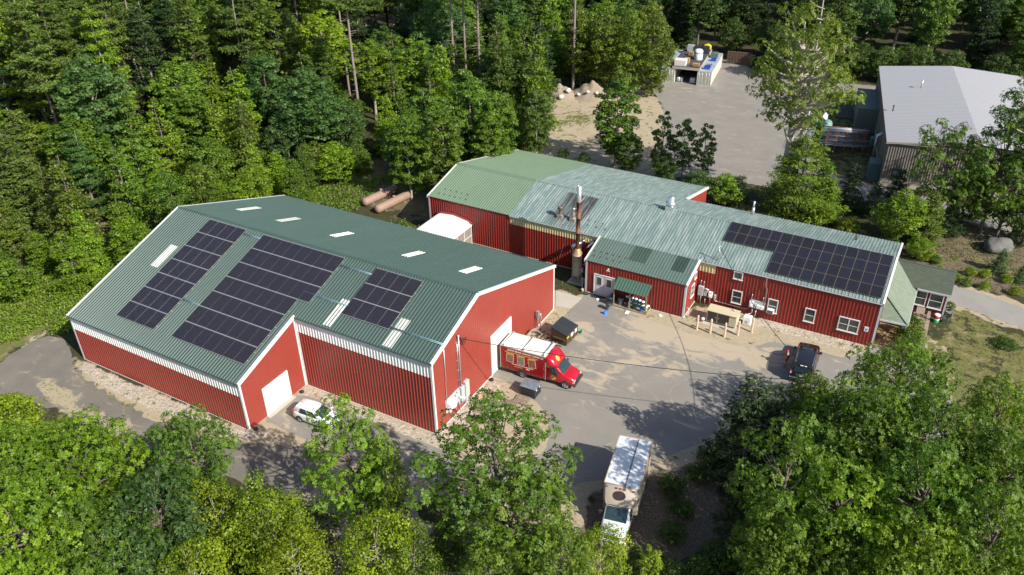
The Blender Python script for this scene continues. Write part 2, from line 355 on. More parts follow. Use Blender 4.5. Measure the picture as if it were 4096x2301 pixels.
def paving_material(name, base, dark, sandc, streaks=True, crack=True):
    M_ = bpy.data.materials.new(name); M_.use_nodes = True; t = M_.node_tree; p = t.nodes['Principled BSDF']
    p.inputs['Roughness'].default_value = .88; p.inputs['Specular IOR Level'].default_value = .25
    L = t.links.new; geo = t.nodes.new('ShaderNodeNewGeometry')
    def noise(s, d=6, r=.6, vec=None, dist=0):
        n = t.nodes.new('ShaderNodeTexNoise'); n.inputs['Scale'].default_value = s; n.inputs['Detail'].default_value = d
        n.inputs['Roughness'].default_value = r; n.inputs['Distortion'].default_value = dist
        L(vec or geo.outputs['Position'], n.inputs['Vector']); return n.outputs[0]
    def mr(x, a, b, c=0, e=1):
        r = t.nodes.new('ShaderNodeMapRange'); L(x, r.inputs[0])
        for i, v in zip((1, 2, 3, 4), (a, b, c, e)): r.inputs[i].default_value = v
        return r.outputs[0]
    def mix(f, a, b):
        x = t.nodes.new('ShaderNodeMix'); x.data_type = 'RGBA'; L(f, x.inputs[0])
        for i, c in ((6, a), (7, b)):
            if isinstance(c, tuple): x.inputs[i].default_value = (*c, 1)
            else: L(c, x.inputs[i])
        return x.outputs[2]
    def add(a, b, op='ADD'):
        x = t.nodes.new('ShaderNodeMath'); x.operation = op; L(a, x.inputs[0])
        if isinstance(b, float): x.inputs[1].default_value = b
        else: L(b, x.inputs[1])
        return x.outputs[0]
    c = mix(mr(noise(.35), .35, .65), base, dark)
    c = mix(mr(noise(25., 2), .4, .6, 0, .35), c, tuple(v*1.5 for v in base))
    a = t.nodes.new('ShaderNodeAttribute'); a.attribute_name = 'sand'
    mpn = t.nodes.new('ShaderNodeMapping'); mpn.inputs['Scale'].default_value = (.55, 1.1, 1); mpn.inputs['Rotation'].default_value = (0, 0, .35)
    L(geo.outputs['Position'], mpn.inputs[0])
    nz = noise(.75, 7, .62, mpn.outputs[0], .9)
    s_ = add(a.outputs['Fac'], mr(nz, .2, .8, -.8, .8))
    fine = mr(noise(9., 3), .3, .7, .72, 1.)
    c = mix(add(mr(s_, .48, .78), fine, 'MULTIPLY'), c, sandc)
    if crack:
        v = t.nodes.new('ShaderNodeTexVoronoi'); v.feature = 'DISTANCE_TO_EDGE'; v.inputs['Scale'].default_value = .085
        wv = t.nodes.new('ShaderNodeVectorMath'); wv.operation = 'ADD'
        nn = t.nodes.new('ShaderNodeTexNoise'); nn.inputs['Scale'].default_value = .8; nn.inputs['Detail'].default_value = 5; L(geo.outputs['Position'], nn.inputs['Vector'])
        vs_ = t.nodes.new('ShaderNodeVectorMath'); vs_.operation = 'SCALE'; vs_.inputs['Scale'].default_value = 1.2; L(nn.outputs['Color'], vs_.inputs[0])
        L(geo.outputs['Position'], wv.inputs[0]); L(vs_.outputs[0], wv.inputs[1]); L(wv.outputs[0], v.inputs['Vector'])
        c = mix(mr(v.outputs['Distance'], .0008, .003, .38, 0), c, sandc)
    L(c, p.inputs['Base Color'])
    b = t.nodes.new('ShaderNodeBump'); b.inputs['Strength'].default_value = .35; b.inputs['Distance'].default_value = .02
    L(noise(18., 3), b.inputs['Height']); L(b.outputs[0], p.inputs['Normal'])
    return M_

def sheet(name, poly, z, mat_, sandpolys=(), base=0.0, cell=1.0, seed=1, amp=.1):
    poly = wob(smooth_poly(poly, 1), .5, amp, seed)
    bm = bmesh.new(); vs = [bm.verts.new((x, y, z)) for x, y in poly]
    es = [bm.edges.new((vs[i], vs[(i+1) % len(vs)])) for i in range(len(vs))]
    bmesh.ops.triangle_fill(bm, edges=es, use_beauty=True)
    x0, x1 = min(p[0] for p in poly), max(p[0] for p in poly); y0, y1 = min(p[1] for p in poly), max(p[1] for p in poly)
    for k in np.arange(math.ceil(x0), x1, cell):
        bmesh.ops.bisect_plane(bm, geom=bm.verts[:]+bm.edges[:]+bm.faces[:], plane_co=(k, 0, 0), plane_no=(1, 0, 0))
    for k in np.arange(math.ceil(y0), y1, cell):
        bmesh.ops.bisect_plane(bm, geom=bm.verts[:]+bm.edges[:]+bm.faces[:], plane_co=(0, k, 0), plane_no=(0, 1, 0))
    for f in bm.faces:
        if f.normal.z < 0: f.normal_flip()
    me = bpy.data.meshes.new(name); bm.to_mesh(me); bm.free()
    co = np.zeros(len(me.vertices)*3); me.vertices.foreach_get('co', co); P = co.reshape(-1, 3)[:, :2]
    a = np.full(len(P), base)
    for pl_, val, wid in sandpolys: a = np.maximum(a, np.clip(.5+sdf(P, pl_)/(2*wid), 0, 1)*val)
    at = me.attributes.new('sand', 'FLOAT', 'POINT'); at.data.foreach_set('value', a.astype(np.float32))
    me.materials.append(mat_); o = bpy.data.objects.new(name, me); COL.objects.link(o); o['kind'] = 'structure'
    return o
SANDC = (.40, .33, .235)
asphalt = paving_material('worn_asphalt', (.215, .198, .172), (.178, .165, .145), SANDC)
sp = lambda pts: poly_px(pts)
lot_sand = [(sp([(1560,790),(1640,790),(1720,812),(1850,850),(1960,880),(2060,905),(1990,925),(1880,930),(1780,905),(1700,890),(1640,870),(1570,850),(1540,815)]), .95, 1.2),
            (sp([(1430,870),(1480,850),(1560,850),(1640,870),(1760,930),(1700,960),(1600,930),(1540,1000),(1480,1010),(1430,960)]), .62, 1.5),
            (sp([(1240,930),(1300,960),(1360,1000),(1350,1010),(1290,975),(1236,950)]), .7, .6),
            (sp([(1390,820),(1440,800),(1500,800),(1520,840),(1460,880),(1390,870)]), .6, 1.),
            (sp([(1850,930),(1960,940),(2060,1000),(1960,1030),(1860,1000)]), .45, 2.),
            (sp([(1640,1165),(1720,1130),(1790,1080),(1780,1020),(1700,1060),(1600,1120)]), .55, 1.5),
            (sp(mp_(hh, [(0,850),(400,750),(600,1100),(1000,1400),(700,1300),(200,1150),(-100,1000)])), .75, .5),
            (sp(mp_(r5, [(940,430),(1060,350),(1280,420),(1260,470),(1100,430),(960,450)])), .8, .5),
            (sp(mp_(r5, [(1080,560),(1300,600),(1700,560),(2200,640),(1300,640)])), .6, .8)]
sheet('parking_lot', POLY['lot'], .008, asphalt, lot_sand, .17, 1.0, 3, .06)
sheet('yard_paving', POLY['yard'], .008, paving_material('aged_asphalt', (.215, .195, .17), (.18, .165, .145), (.31, .27, .21)), [(sp(mp_(r3, [(0,560),(300,540),(500,600),(200,620),(60,640)])), .6, 3)], .3, 2.0, 5, .15)
sheet('entry_road', POLY['road'], .008, paving_material('road_asphalt', (.25, .235, .21), (.215, .20, .185), (.36, .31, .24), crack=False), [], .12, 2.0, 7, .1)
sheet('gravel_drive', POLY['drive'], .004, paving_material('crushed_stone', (.165, .148, .122), (.125, .112, .095), (.36, .30, .2), crack=False),
      [(POLY['drive_dirt'], .95, .8), (sp(mp_(r4, [(1100,720),(1577,740),(1577,860),(1200,800)])), .3, 1)], .22, 1.0, 9, .25)
# concrete apron by the corner of the warehouse
def slab(name, pts, z0, z1, m_):
    b = MB(); b.hexa([(x, y, z0) for x, y in pts]+[(x, y, z1) for x, y in pts]); o = b.build(name, m_); return tag(o, kind='structure')
slab('concrete_apron', [(34.9,21.75),(36.5,22.0),(36.7,24.4),(33.6,24.45)], -.1, .03, concrete)
slab('door_apron', [(21.05,-5.0),(21.5,-5.0),(21.5,-1.8),(21.05,-1.8)], -.1, .035, concrete)
slab('generator_pad', [(48.7,25.5),(52.15,25.45),(52.15,27.3),(48.7,27.3)], -.1, .06, concrete)
# ------------------------------------------------ warehouse with solar roof
L_, XE, EX, WR, HE, S1, W2, S2 = 35.0, 21.023, 6.934, 7.039, 7.246, .3412, 14.08, .3259
ZR = HE+S1*WR; YB = WR+W2; ZB = ZR-S2*W2; ZX = HE-S1*EX
def topA(y): return HE+S1*y if y <= WR else ZR-S2*(y-WR)
wh = empty('warehouse', (0, 0, 0), 0, 'big red metal warehouse with green roof, solar panels and a stepped front bay', 'warehouse')
X3, Y3, Z3 = (1, 0, 0), (0, 1, 0), (0, 0, 1)
def wall(parent, O, U, N, w, hi, m_=red_wall, name='wall', lo=0.0, **k):
    return ribbed(MB(), O, U, Z3, N, w, lo, hi, **k).build(name, m_, parent, fixn=False)
flat = dict(h=.014, bw=.07, tw=.03)
wall(wh, (0, -EX, 0), X3, (0, -1, 0), XE, 3.45, h=.04)
wall(wh, (0, -EX, 0), X3, (0, -1, 0), XE, ZX, band_white, 'translucent_band', 3.45, h=.04)
wall(wh, (XE, 0, 0), X3, (0, -1, 0), L_-XE, 5.72, h=.04)
wall(wh, (XE, 0, 0), X3, (0, -1, 0), L_-XE, HE, band_white, 'translucent_band', 5.72, h=.04)
wall(wh, (XE, -EX, 0), Y3, (1, 0, 0), EX, lambda u: topA(u-EX), **flat)
wall(wh, (L_, 0, 0), Y3, (1, 0, 0), YB, lambda u: topA(u), **flat)
wall(wh, (0, YB, 0), (0, -1, 0), (-1, 0, 0), YB+EX, lambda u: topA(YB-u))
wall(wh, (L_, YB, 0), (-1, 0, 0), (0, 1, 0), L_, ZB)
# roofs
nF = Vector((0, -S1, 1)).normalized(); vF = Vector((0, 1, S1))   # V scaled so that v = y
nR = Vector((0, S2, 1)).normalized(); vR = Vector((0, 1, -S2))
RK = dict(h=.06, bw=.12, tw=.035)
ribbed(MB(), (-.15, 0, HE+.05), X3, vF, nF, XE+.3, -EX-.14, WR, **RK).build('front_roof', roof_green, wh, fixn=False)
ribbed(MB(), (XE+.15, 0, HE+.05), X3, vF, nF, L_-XE, -.14, WR, **RK).build('front_roof', roof_green, wh, fixn=False)
ribbed(MB(), (-.15, WR, ZR+.05), X3, vR, nR, L_+.3, 0, W2+.14, **RK).build('rear_roof', roof_green, wh, fixn=False)
b = MB()   # ridge cap
b.hexa([(-.15, WR-.16, ZR+.04), (L_+.15, WR-.16, ZR+.04), (L_+.15, WR+.16, ZR+.04), (-.15, WR+.16, ZR+.04),
        (-.15, WR-.02, ZR+.125), (L_+.15, WR-.02, ZR+.125), (L_+.15, WR+.02, ZR+.125), (-.15, WR+.02, ZR+.125)])
b.build('ridge_cap', roof_green, wh)
def rake(parent, x, ys, zf, t=.06, dep=.26, m_=white_trim, off=0.1):   # gable trim board following the roof slope
    b = MB()
    for (ya, yb) in ys:
        za, zb = zf(ya)+off, zf(yb)+off
        b.hexa([(x, ya, za-dep), (x+t, ya, za-dep), (x+t, yb, zb-dep), (x, yb, zb-dep), (x, ya, za), (x+t, ya, za), (x+t, yb, zb), (x, yb, zb)])
        b.hexa([(x-.13 if t > 0 else x+.13, ya, za), (x+t*1.05, ya, za), (x+t*1.05, yb, zb), (x-.13 if t > 0 else x+.13, yb, zb),
                (x-.13 if t > 0 else x+.13, ya, za+.02), (x+t*1.05, ya, za+.02), (x+t*1.05, yb, zb+.02), (x-.13 if t > 0 else x+.13, yb, zb+.02)])
    return b.build('rake_trim', m_, parent)
rake(wh, L_+.10, [(-.15, WR), (WR, YB+.15)], topA); rake(wh, XE+.10, [(-EX-.15, 0.0)], topA)
rake(wh, -.16, [(-EX-.15, WR), (WR, YB+.15)], topA, -.06)
for (x, y, z) in [(0, -EX, ZX), (XE, -EX, ZX), (L_, 0, HE), (L_, YB, ZB), (0, YB, ZB)]:
    sx = .05 if x > 0 else -.05; sy = -.05 if y < 5 else .05
    b = MB(); b.box((x-sx*2.6, y, 0), (x+sx, y+sy, z)); b.box((x, y+sy*.9, 0), (x+sx*.9, y-sy*2.6, z)); b.build('corner_trim', white_trim, wh)
b = MB(); b.box((XE, -.16, 0), (XE+.05, 0, HE)); b.box((XE+.05, -.05, 0), (XE+.2, 0, HE)); b.build('corner_trim', white_trim, wh)
b = MB(); b.box((0, -EX-.07, .0), (XE, -EX-.045, .07)); b.box((XE+.2, -.07, 0), (L_, -.045, .07)); b.box((L_+.02, 0, 0), (L_+.05, 8.7, .08)); b.box((L_+.02, 12.5, 0), (L_+.05, YB, .08))
b.build('base_trim', white_trim, wh)
b = MB(); b.box((-.15, -EX-.20, ZX-.075), (XE+.1, -EX-.06, ZX-.02)); b.box((XE+.2, -.20, HE-.08), (L_+.1, -.06, HE-.02)); b.build('eave_flashing', roof_green, wh)
# sliding doors
def big_door(parent, x, y0, y1, z1, nm='garage_door'):
    b = MB(); b.box((x+.02, y0, .04), (x+.055, y1, z1))
    for k in range(1, 5): b.box((x+.055, y0+.02, z1*k/5-.012), (x+.062, y1-.02, z1*k/5+.012))
    d = b.build(nm, white_trim, parent)
    f = MB(); f.box((x+.02, y0-.12, 0), (x+.10, y0, z1+.1)); f.box((x+.02, y1, 0), (x+.10, y1+.2, z1+.1)); f.box((x+.02, y0, z1), (x+.10, y1, z1+.1))
    f.build('door_frame', white_trim, d)
big_door(wh, L_, 8.85, 12.2, 4.2); big_door(wh, XE, -4.78, -2.1, 2.75)
# skylights
def skyl(x0, x1, y0, y1, z0f, V, N):
    ribbed(MB(), Vector((x0, 0, 0))+Vector((0, 0, z0f))+N*.014, X3, V, N, x1-x0, y0, y1, pitch=.305, h=.048, bw=.105, tw=.04).build('skylight', skylight_m, wh, fixn=False)
for x0, x1, y0, y1 in [(3.2, 4.12, .15, 2.85), (24.05, 24.97, .1, 2.87), (30.28, 31.2, .05, 2.85)]: skyl(x0, x1, y0, y1, HE+.05, vF, nF)
for x0 in (3.05, 8.55, 15.5, 24.05, 30.35): skyl(x0, x0+.95, 11.2-WR, 14.0-WR, ZR+.05+S2*0, vR, nR) if False else ribbed(MB(), Vector((x0, WR, ZR+.05))+nR*.014, X3, vR, nR, .95, 11.2-WR, 14.0-WR, h=.048, bw=.105, tw=.04).build('skylight', skylight_m, wh, fixn=False)

# ---- solar panels: cells are a pattern inside the glass material
def pv_material(name, base, line, ncx, ncy, fine=.5):
    M_ = bpy.data.materials.new(name); M_.use_nodes = True; t = M_.node_tree; p = t.nodes['Principled BSDF']; L = t.links.new
    p.inputs['Roughness'].default_value = .25; p.inputs['Specular IOR Level'].default_value = .22
    uv = t.nodes.new('ShaderNodeUVMap'); uv.uv_map = 'UVMap'
    sc_ = t.nodes.new('ShaderNodeVectorMath'); sc_.operation = 'MULTIPLY'; sc_.inputs[1].default_value = (ncx, ncy, 1); L(uv.outputs[0], sc_.inputs[0])
    fr = t.nodes.new('ShaderNodeVectorMath'); fr.operation = 'FRACTION'; L(sc_.outputs[0], fr.inputs[0])
    sb = t.nodes.new('ShaderNodeVectorMath'); sb.operation = 'SUBTRACT'; sb.inputs[1].default_value = (.5, .5, 0); L(fr.outputs[0], sb.inputs[0])
    ab = t.nodes.new('ShaderNodeVectorMath'); ab.operation = 'ABSOLUTE'; L(sb.outputs[0], ab.inputs[0])
    sp_ = t.nodes.new('ShaderNodeSeparateXYZ'); L(ab.outputs[0], sp_.inputs[0])
    mx = t.nodes.new('ShaderNodeMath'); mx.operation = 'MAXIMUM'; L(sp_.outputs[0], mx.inputs[0]); L(sp_.outputs[1], mx.inputs[1])
    ad = t.nodes.new('ShaderNodeMath'); ad.operation = 'ADD'; L(sp_.outputs[0], ad.inputs[0]); L(sp_.outputs[1], ad.inputs[1])
    g1 = t.nodes.new('ShaderNodeMath'); g1.operation = 'GREATER_THAN'; g1.inputs[1].default_value = .485; L(mx.outputs[0], g1.inputs[0])
    g2 = t.nodes.new('ShaderNodeMath'); g2.operation = 'GREATER_THAN'; g2.inputs[1].default_value = .87; L(ad.outputs[0], g2.inputs[0])
    oi = t.nodes.new('ShaderNodeObjectInfo')
    rr = t.nodes.new('ShaderNodeMix'); rr.data_type = 'RGBA'; rr.inputs[6].default_value = (*base, 1); rr.inputs[7].default_value = (*[v*fine+.003 for v in base], 1); L(oi.outputs['Random'], rr.inputs[0])
    x1 = t.nodes.new('ShaderNodeMix'); x1.data_type = 'RGBA'; L(g1.outputs[0], x1.inputs[0]); L(rr.outputs[2], x1.inputs[6]); x1.inputs[7].default_value = (*[v*.35 for v in line], 1)
    x2 = t.nodes.new('ShaderNodeMix'); x2.data_type = 'RGBA'; L(g2.outputs[0], x2.inputs[0]); L(x1.outputs[2], x2.inputs[6]); x2.inputs[7].default_value = (*line, 1)
    L(x2.outputs[2], p.inputs['Base Color']); return M_
pvA = pv_material('dark_solar_cells', (.010, .010, .020), (.30, .29, .27), 8, 12, .8)
pvB = pv_material('blue_brown_solar_cells', (.012, .014, .026), (.16, .14, .10), 8, 12, .55)
alu = mat('aluminium_frame', (.60, .59, .54), .35, .6)
alu_dark = mat('bronze_panel_frame', (.30, .25, .17), .4, .5)
def panel_mesh(px, py, cellm, framem, fw=.006, fy=.034):
    """one panel px wide, py along the slope, glass top + frame box"""
    b = MB(); b.box((0, 0, 0), (px, py, .035), 1)
    b.box((0, 0, .035), (px, fy, .040), 1); b.box((0, py-fy, .035), (px, py, .040), 1); b.box((0, fw, .035), (fw, py-fw, .040), 1); b.box((px-fw, fw, .035), (px, py-fw, .040), 1)
    b.quad((fw, fw, .038), (px-fw, fw, .038), (px-fw, py-fw, .038), (fw, py-fw, .038), 0)
    o = b.build('solar_panel', [cellm, framem]); me = o.data
    uv = me.uv_layers.new(name='UVMap')
    for p in me.polygons:
        for li in p.loop_indices:
            c = me.vertices[me.loops[li].vertex_index].co; uv.data[li].uv = (c.x/px, c.y/py)
    COL.objects.unlink(o); bpy.data.objects.remove(o); return me
def array_(parent, groups, O, slope, me, px, py, gy, lift=.10):
    """rails as the array's own mesh, every panel a child"""
    a = math.atan(slope); b = MB()
    for (x0, y0, nx_, ny_) in groups:
        for r_ in range(ny_):
            for q in (.25, .75):
                yy = y0+(r_+q)*gy; b.box((x0-.06, yy-.02, lift-.06), (x0+nx_*px+.10, yy+.02, lift-.012))
    R = b.build('solar_array', alu, parent); R.location = O; R.rotation_euler = (a, 0, 0)
    for (x0, y0, nx_, ny_) in groups:
        for r_ in range(ny_):
            for c_ in range(nx_):
                o = bpy.data.objects.new('solar_panel', me); COL.objects.link(o); o.parent = R
                o.location = (x0+c_*px+.004, y0+r_*gy+.01, lift-.01)
    return R
kA = sqrt(1+S1*S1)
meA = panel_mesh(1.213, 1.80, pvA, alu)
O = (0, 0, HE+.05)
gy = 12.12*kA/7
array_(wh, [(4.78, -5.46*kA, 4, 7)], O, S1, meA, 1.22, 1.8, gy)
array_(wh, [(11.86, -5.44*kA, 7, 4), (11.86, -5.44*kA+4*gy, 8, 3)], O, S1, meA, 1.21, 1.8, gy)
array_(wh, [(25.08, 1.46*kA, 4, 3)], O, S1, meA, 1.22, 1.8, 5.15*kA/3)
# conduits across the roof between arrays
conduit = mat('conduit', (.22, .33, .37), .4, .4)
def onF(x, y, d=.1): return Vector((x, y, HE+.05+S1*y))+nF*d
for pts in [[(9.66, 6.2), (11.86, 6.2)], [(9.7, -1.9), (11.86, -1.9)], [(21.55, 5.9), (25.08, 5.9)], [(20.3, 3.0-.6), (25.1, 2.4)], [(29.95, 1.75), (35.1, 1.75)]]:
    b = MB(); b.tube([onF(*p, .1) for p in pts], .035, 6); b.tube([onF(p[0], p[1]-.1, .1) for p in pts], .025, 6)
    n_ = int((pts[1][0]-pts[0][0])/.9)
    for k in range(n_): b.beam(onF(pts[0][0]+.4+k*.9, pts[0][1]-.18, .06), onF(pts[0][0]+.4+k*.9, pts[0][1]+.08, .06), .06, .04)
    b.build('roof_conduit', conduit, wh)
# electrical gear on the gable
x = L_+.02
b = MB(); b.box((x, 1.42, 1.05), (x+.04, 4.0, 2.45)); bd = b.build('equipment_board', grey_box, wh)
for y0, y1, z0, z1, d, m_, nm in [(1.62, 2.08, 1.2, 2.05, .30, white_box, 'inverter_box'), (2.16, 2.62, 1.25, 2.1, .30, white_box, 'inverter_box'), (2.7, 2.95, 1.3, 2.25, .2, grey_box, 'switch_box'),
                                  (3.0, 3.35, 1.45, 2.35, .16, grey_box, 'switch_box'), (3.45, 3.95, 1.0, 2.45, .26, grey_box, 'meter_cabinet')]:
    b = MB(); b.box((x+.04, y0, z0), (x+.04+d, y1, z1)); o = b.build(nm, m_, bd, bevel=.02)
for y, z in [(3.15, 1.75), (3.7, 1.3)]:
    b = MB(); b.tube([(x+.2, y, z), (x+.42, y, z)], .11, 12); b.build('meter_dial', white_box, bd)
b = MB(); b.box((x, 4.12, .35), (x+.28, 4.72, 2.55)); b.build('tall_cabinet', grey_box, wh, bevel=.015)
b = MB(); b.tube([(x+.13, 3.68, 2.45), (x+.13, 3.68, 7.45)], .055, 8); b.tube([(x+.08, 3.50, 2.3), (x+.08, 3.50, 6.9)], .03, 8)
for z in (3.2, 4.2, 5.2, 6.2, 7.0): b.beam((x, 3.40, z), (x+.14, 3.78, z), .05, .04)
b.lathe((x+.13, 3.68, 7.45), [(.06, 0), (.12, .03), (.12, .14), (.05, .2), (0, .21)], 10); b.build('service_mast', steel, wh)
b = MB(); b.tube([(x+.06, 1.66, 7.75), (x+.06, 1.66, 4.4), (x+.06, 1.60, 4.1), (x+.06, 1.55, 1.6), (x+.15, 1.7, 1.2)], .035, 8); b.build('conduit_pipe', steel, wh)
b = MB(); b.tube([(x+.1, 3.2, 1.4), (x+.12, 3.2, .8), (x+.12, 3.6, .65), (x+.12, 4.1, .7), (x+.1, 4.2, .8)], .04, 8); b.tube([(x+.06, 2.8, 1.0), (x+.06, 2.8, 0)], .03, 6); b.tube([(x+.06, 3.4, 1.0), (x+.06, 3.4, 0)], .03, 6); b.build('conduit_pipe', steel, wh)
# looped service cables below the weatherhead
b = MB()
for k in range(4):
    b.tube([(x+.15, 3.7+.12*k*s_, 7.35-.9*abs(sin(s_*pi))*(.6+.15*k)+.0*k) if False else (x+.15+.03*k, 3.72+.85*s_+.04*k, 7.42-(.45+.12*k)*sin(s_*pi)-.55*s_) for s_ in [i/8 for i in range(9)]], .018, 5, cap=False)
b.build('service_cable', black_rub, wh)
# boards and pipes near the back of the gable
b = MB(); b.tube([(x+.35, 17.0, 0), (x+.35, 17.0, 2.2)], .06, 8); b.tube([(x+.5, 17.25, 0), (x+.5, 17.25, 1.9)], .05, 8); b.box((x+.25, 16.85, 1.6), (x+.5, 17.1, 2.3)); b.box((x+.42, 17.15, 1.3), (x+.62, 17.35, 1.8)); b.build('gas_meter_pipe', steel, wh)

# ------------------------------------------------ the long roastery building
BW_, BO = .2387, (14.5694, 29.3754, 0)
BL, BY, BH = 49.54, 6.473, 4.765; BZR = BH+BW_*BY; BYB = 21.43; BZB = BZR-BW_*(BYB-BY); BYC = 12.6; BZC = BZR-BW_*(BYC-BY); BXC = 26.67; BXG = 10.82
ro = empty('roastery_building', BO, -.004, 'long red metal building with patched green and silvery roof behind the parking lot', 'building')
def metal_roof(name, c1, c2, c3, soot=False, amt=.8):
    M_ = mat(name, c1, .40, .15, noise=[(.5, .6, c2), (1.6, amt, c3), (7, .3, c2)], streak=(2.4, .28, .28))
    if soot:
        t = M_.node_tree; p = t.nodes['Principled BSDF']; L = t.links.new
        tc = t.nodes.new('ShaderNodeTexCoord'); sx = t.nodes.new('ShaderNodeSeparateXYZ'); L(tc.outputs['Object'], sx.inputs[0])
        def mr(x_, a, b_, c, d):
            r = t.nodes.new('ShaderNodeMapRange'); r.interpolation_type = 'SMOOTHSTEP'; L(x_, r.inputs[0])
            for i, v in zip((1, 2, 3, 4), (a, b_, c, d)): r.inputs[i].default_value = v
            return r.outputs[0]
        def mul(a, b_):
            x_ = t.nodes.new('ShaderNodeMath'); x_.operation = 'MULTIPLY'; L(a, x_.inputs[0]); L(b_, x_.inputs[1]); return x_.outputs[0]
        f = mul(mul(mr(sx.outputs[0], 14.6, 16.0, 0, 1), mr(sx.outputs[0], 18.9, 19.2, 1, 0)), mul(mr(sx.outputs[1], 5.6, 5.8, 1, 0), mr(sx.outputs[1], -.5, 2.6, .25, .95)))
        mp = t.nodes.new('ShaderNodeMapping'); mp.inputs['Scale'].default_value = (3.3, .25, 1); L(tc.outputs['Object'], mp.inputs[0])
        n = t.nodes.new('ShaderNodeTexNoise'); n.inputs['Scale'].default_value = 1.2; n.inputs['Detail'].default_value = 4; L(mp.outputs[0], n.inputs['Vector'])
        f = mul(f, mr(n.outputs[0], .3, .6, .25, 1))
        x_ = t.nodes.new('ShaderNodeMix'); x_.data_type = 'RGBA'; L(f, x_.inputs[0])
        src = p.inputs['Base Color'].links[0].from_socket; L(src, x_.inputs[6]); x_.inputs[7].default_value = (.045, .04, .036, 1); L(x_.outputs[2], p.inputs['Base Color'])
    return M_
roof_silver = metal_roof('silvery_green_roof', (.145, .205, .185), (.185, .245, .225), (.36, .40, .37), True)
roof_silver2 = metal_roof('silvery_green_rear_roof', (.165, .225, .205), (.135, .195, .18), (.36, .40, .37))
roof_sage = mat('sage_green_roof', (.135, .195, .125), .5, noise=[(.5, .5, (.11, .165, .105)), (3, .3, (.16, .22, .145))], streak=(1.5, .5, .5))
roof_lean = mat('lean_to_roof_metal', (.082, .122, .100), .45, noise=[(.6, .6, (.105, .148, .125)), (5, .4, (.13, .17, .145))], streak=(2, .5, .5))
cream = mat('cream_panel', (.52, .46, .24), .5, noise=(2, .4, (.43, .37, .19)))
PB = dict(pitch=.305*1.0, h=.045, bw=.11, tw=.04)
vB = Vector((0, 1, BW_)); nB = Vector((0, -BW_, 1)).normalized(); vBr = Vector((0, 1, -BW_)); nBr = Vector((0, BW_, 1)).normalized()
PW = dict(pitch=.305, h=.04, bw=.10, tw=.04)
def wb(O, U, N, w, hi, lo=0, m_=red_wall_b, nm='wall', **k): return ribbed(MB(), O, U, Z3, N, w, lo, hi, **{**PW, **k}).build(nm, m_, ro, fixn=False)
LX0, LX1, LE, LZ = 21.86, 32.49, 3.55, 3.807
wb((0, 0, 0), X3, (0, -1, 0), BXG, BH)
wb((BXG, 0, 0), X3, (0, -1, 0), LX0-BXG, 3.72); wb((BXG, 0, 0), X3, (0, -1, 0), LX0-BXG, BH, 3.72, cream, 'cream_panel')
wb((LX1, 0, 0), X3, (0, -1, 0), 1.72, 3.65); wb((LX1, 0, 0), X3, (0, -1, 0), 1.72, BH, 3.65, cream, 'cream_panel')
wb((LX1+1.72, 0, 0), X3, (0, -1, 0), BL-LX1-1.72, BH)
topB = lambda y: BH+BW_*y if y <= BY else BZR-BW_*(y-BY)
wb((BL, 0, 0), Y3, (1, 0, 0), BYC, topB); wb((0, BYB, 0), (0, -1, 0), (-1, 0, 0), BYB, lambda u: topB(BYB-u))
wb((BXC, BYC, 0), Y3, (1, 0, 0), BYB-BYC, lambda u: topB(BYC+u), m_=red_wall, **flat)
wb((BXC, BYB, 0), (-1, 0, 0), (0, 1, 0), BXC, BZB); wb((BL, BYC, 0), (-1, 0, 0), (0, 1, 0), BL-BXC, BZC)
def rb(x0, x1, y0, y1, m_, rear=False, nm='roof', dz=.05):
    if rear: return ribbed(MB(), (x0, BY, BZR+dz), X3, vBr, nBr, x1-x0, y0-BY, y1-BY, **PB).build(nm, m_, ro, fixn=False)
    return ribbed(MB(), (x0, 0, BH+dz), X3, vB, nB, x1-x0, y0, y1, **PB).build(nm, m_, ro, fixn=False)
rb(-.12, BXG, -.12, BY, roof_sage, dz=.07, nm='sage_roof'); rb(-.12, BXG, BY, BYB+.12, roof_sage, True, dz=.07, nm='sage_roof')
rb(BXG-.05, BL+.12, -.12, BY, roof_silver, nm='front_roof')
rb(BXG-.05, BXC+.12, BY, BYB+.12, roof_silver2, True, nm='rear_roof'); rb(BXC+.12, BL+.12, BY, BYC+.12, roof_silver2, True, nm='rear_roof')
# ridge caps
b = MB(); b.hexa([(BXG, BY-.14, BZR+.06), (BL+.12, BY-.14, BZR+.06), (BL+.12, BY+.14, BZR+.06), (BXG, BY+.14, BZR+.06), (BXG, BY-.02, BZR+.12), (BL+.12, BY-.02, BZR+.12), (BL+.12, BY+.02, BZR+.12), (BXG, BY+.02, BZR+.12)]); b.build('ridge_cap', roof_silver2, ro)
b = MB(); b.hexa([(-.12, BY-.3, BZR+.02), (BXG, BY-.3, BZR+.02), (BXG, BY+.3, BZR+.02), (-.12, BY+.3, BZR+.02), (-.12, BY-.14, BZR+.17), (BXG, BY-.14, BZR+.17), (BXG, BY+.14, BZR+.17), (-.12, BY+.14, BZR+.17)]); b.build('ridge_cap', roof_sage, ro)
rake(ro, BL+.08, [(-.13, BY), (BY, BYC+.13)], topB); rake(ro, BXC+.10, [(BYC+.15, BYB+.13)], topB)
rake(ro, -.14, [(-.13, BY), (BY, BYB+.13)], topB, -.06)
grey_trim = mat('grey_white_trim', (.48, .50, .53), .5)
for (x, y, z) in [(0, 0, BH), (BL, 0, BH), (BL, BYC, BZC)]:
    sx = .05 if x > 0 else -.05; sy = -.05 if y < 5 else .05
    b = MB(); b.box((x-sx*2.8, y, 0), (x+sx, y+sy, z)); b.box((x, y+sy*.9, 0), (x+sx*.9, y-sy*2.8, z)); b.build('corner_trim', grey_trim, ro)
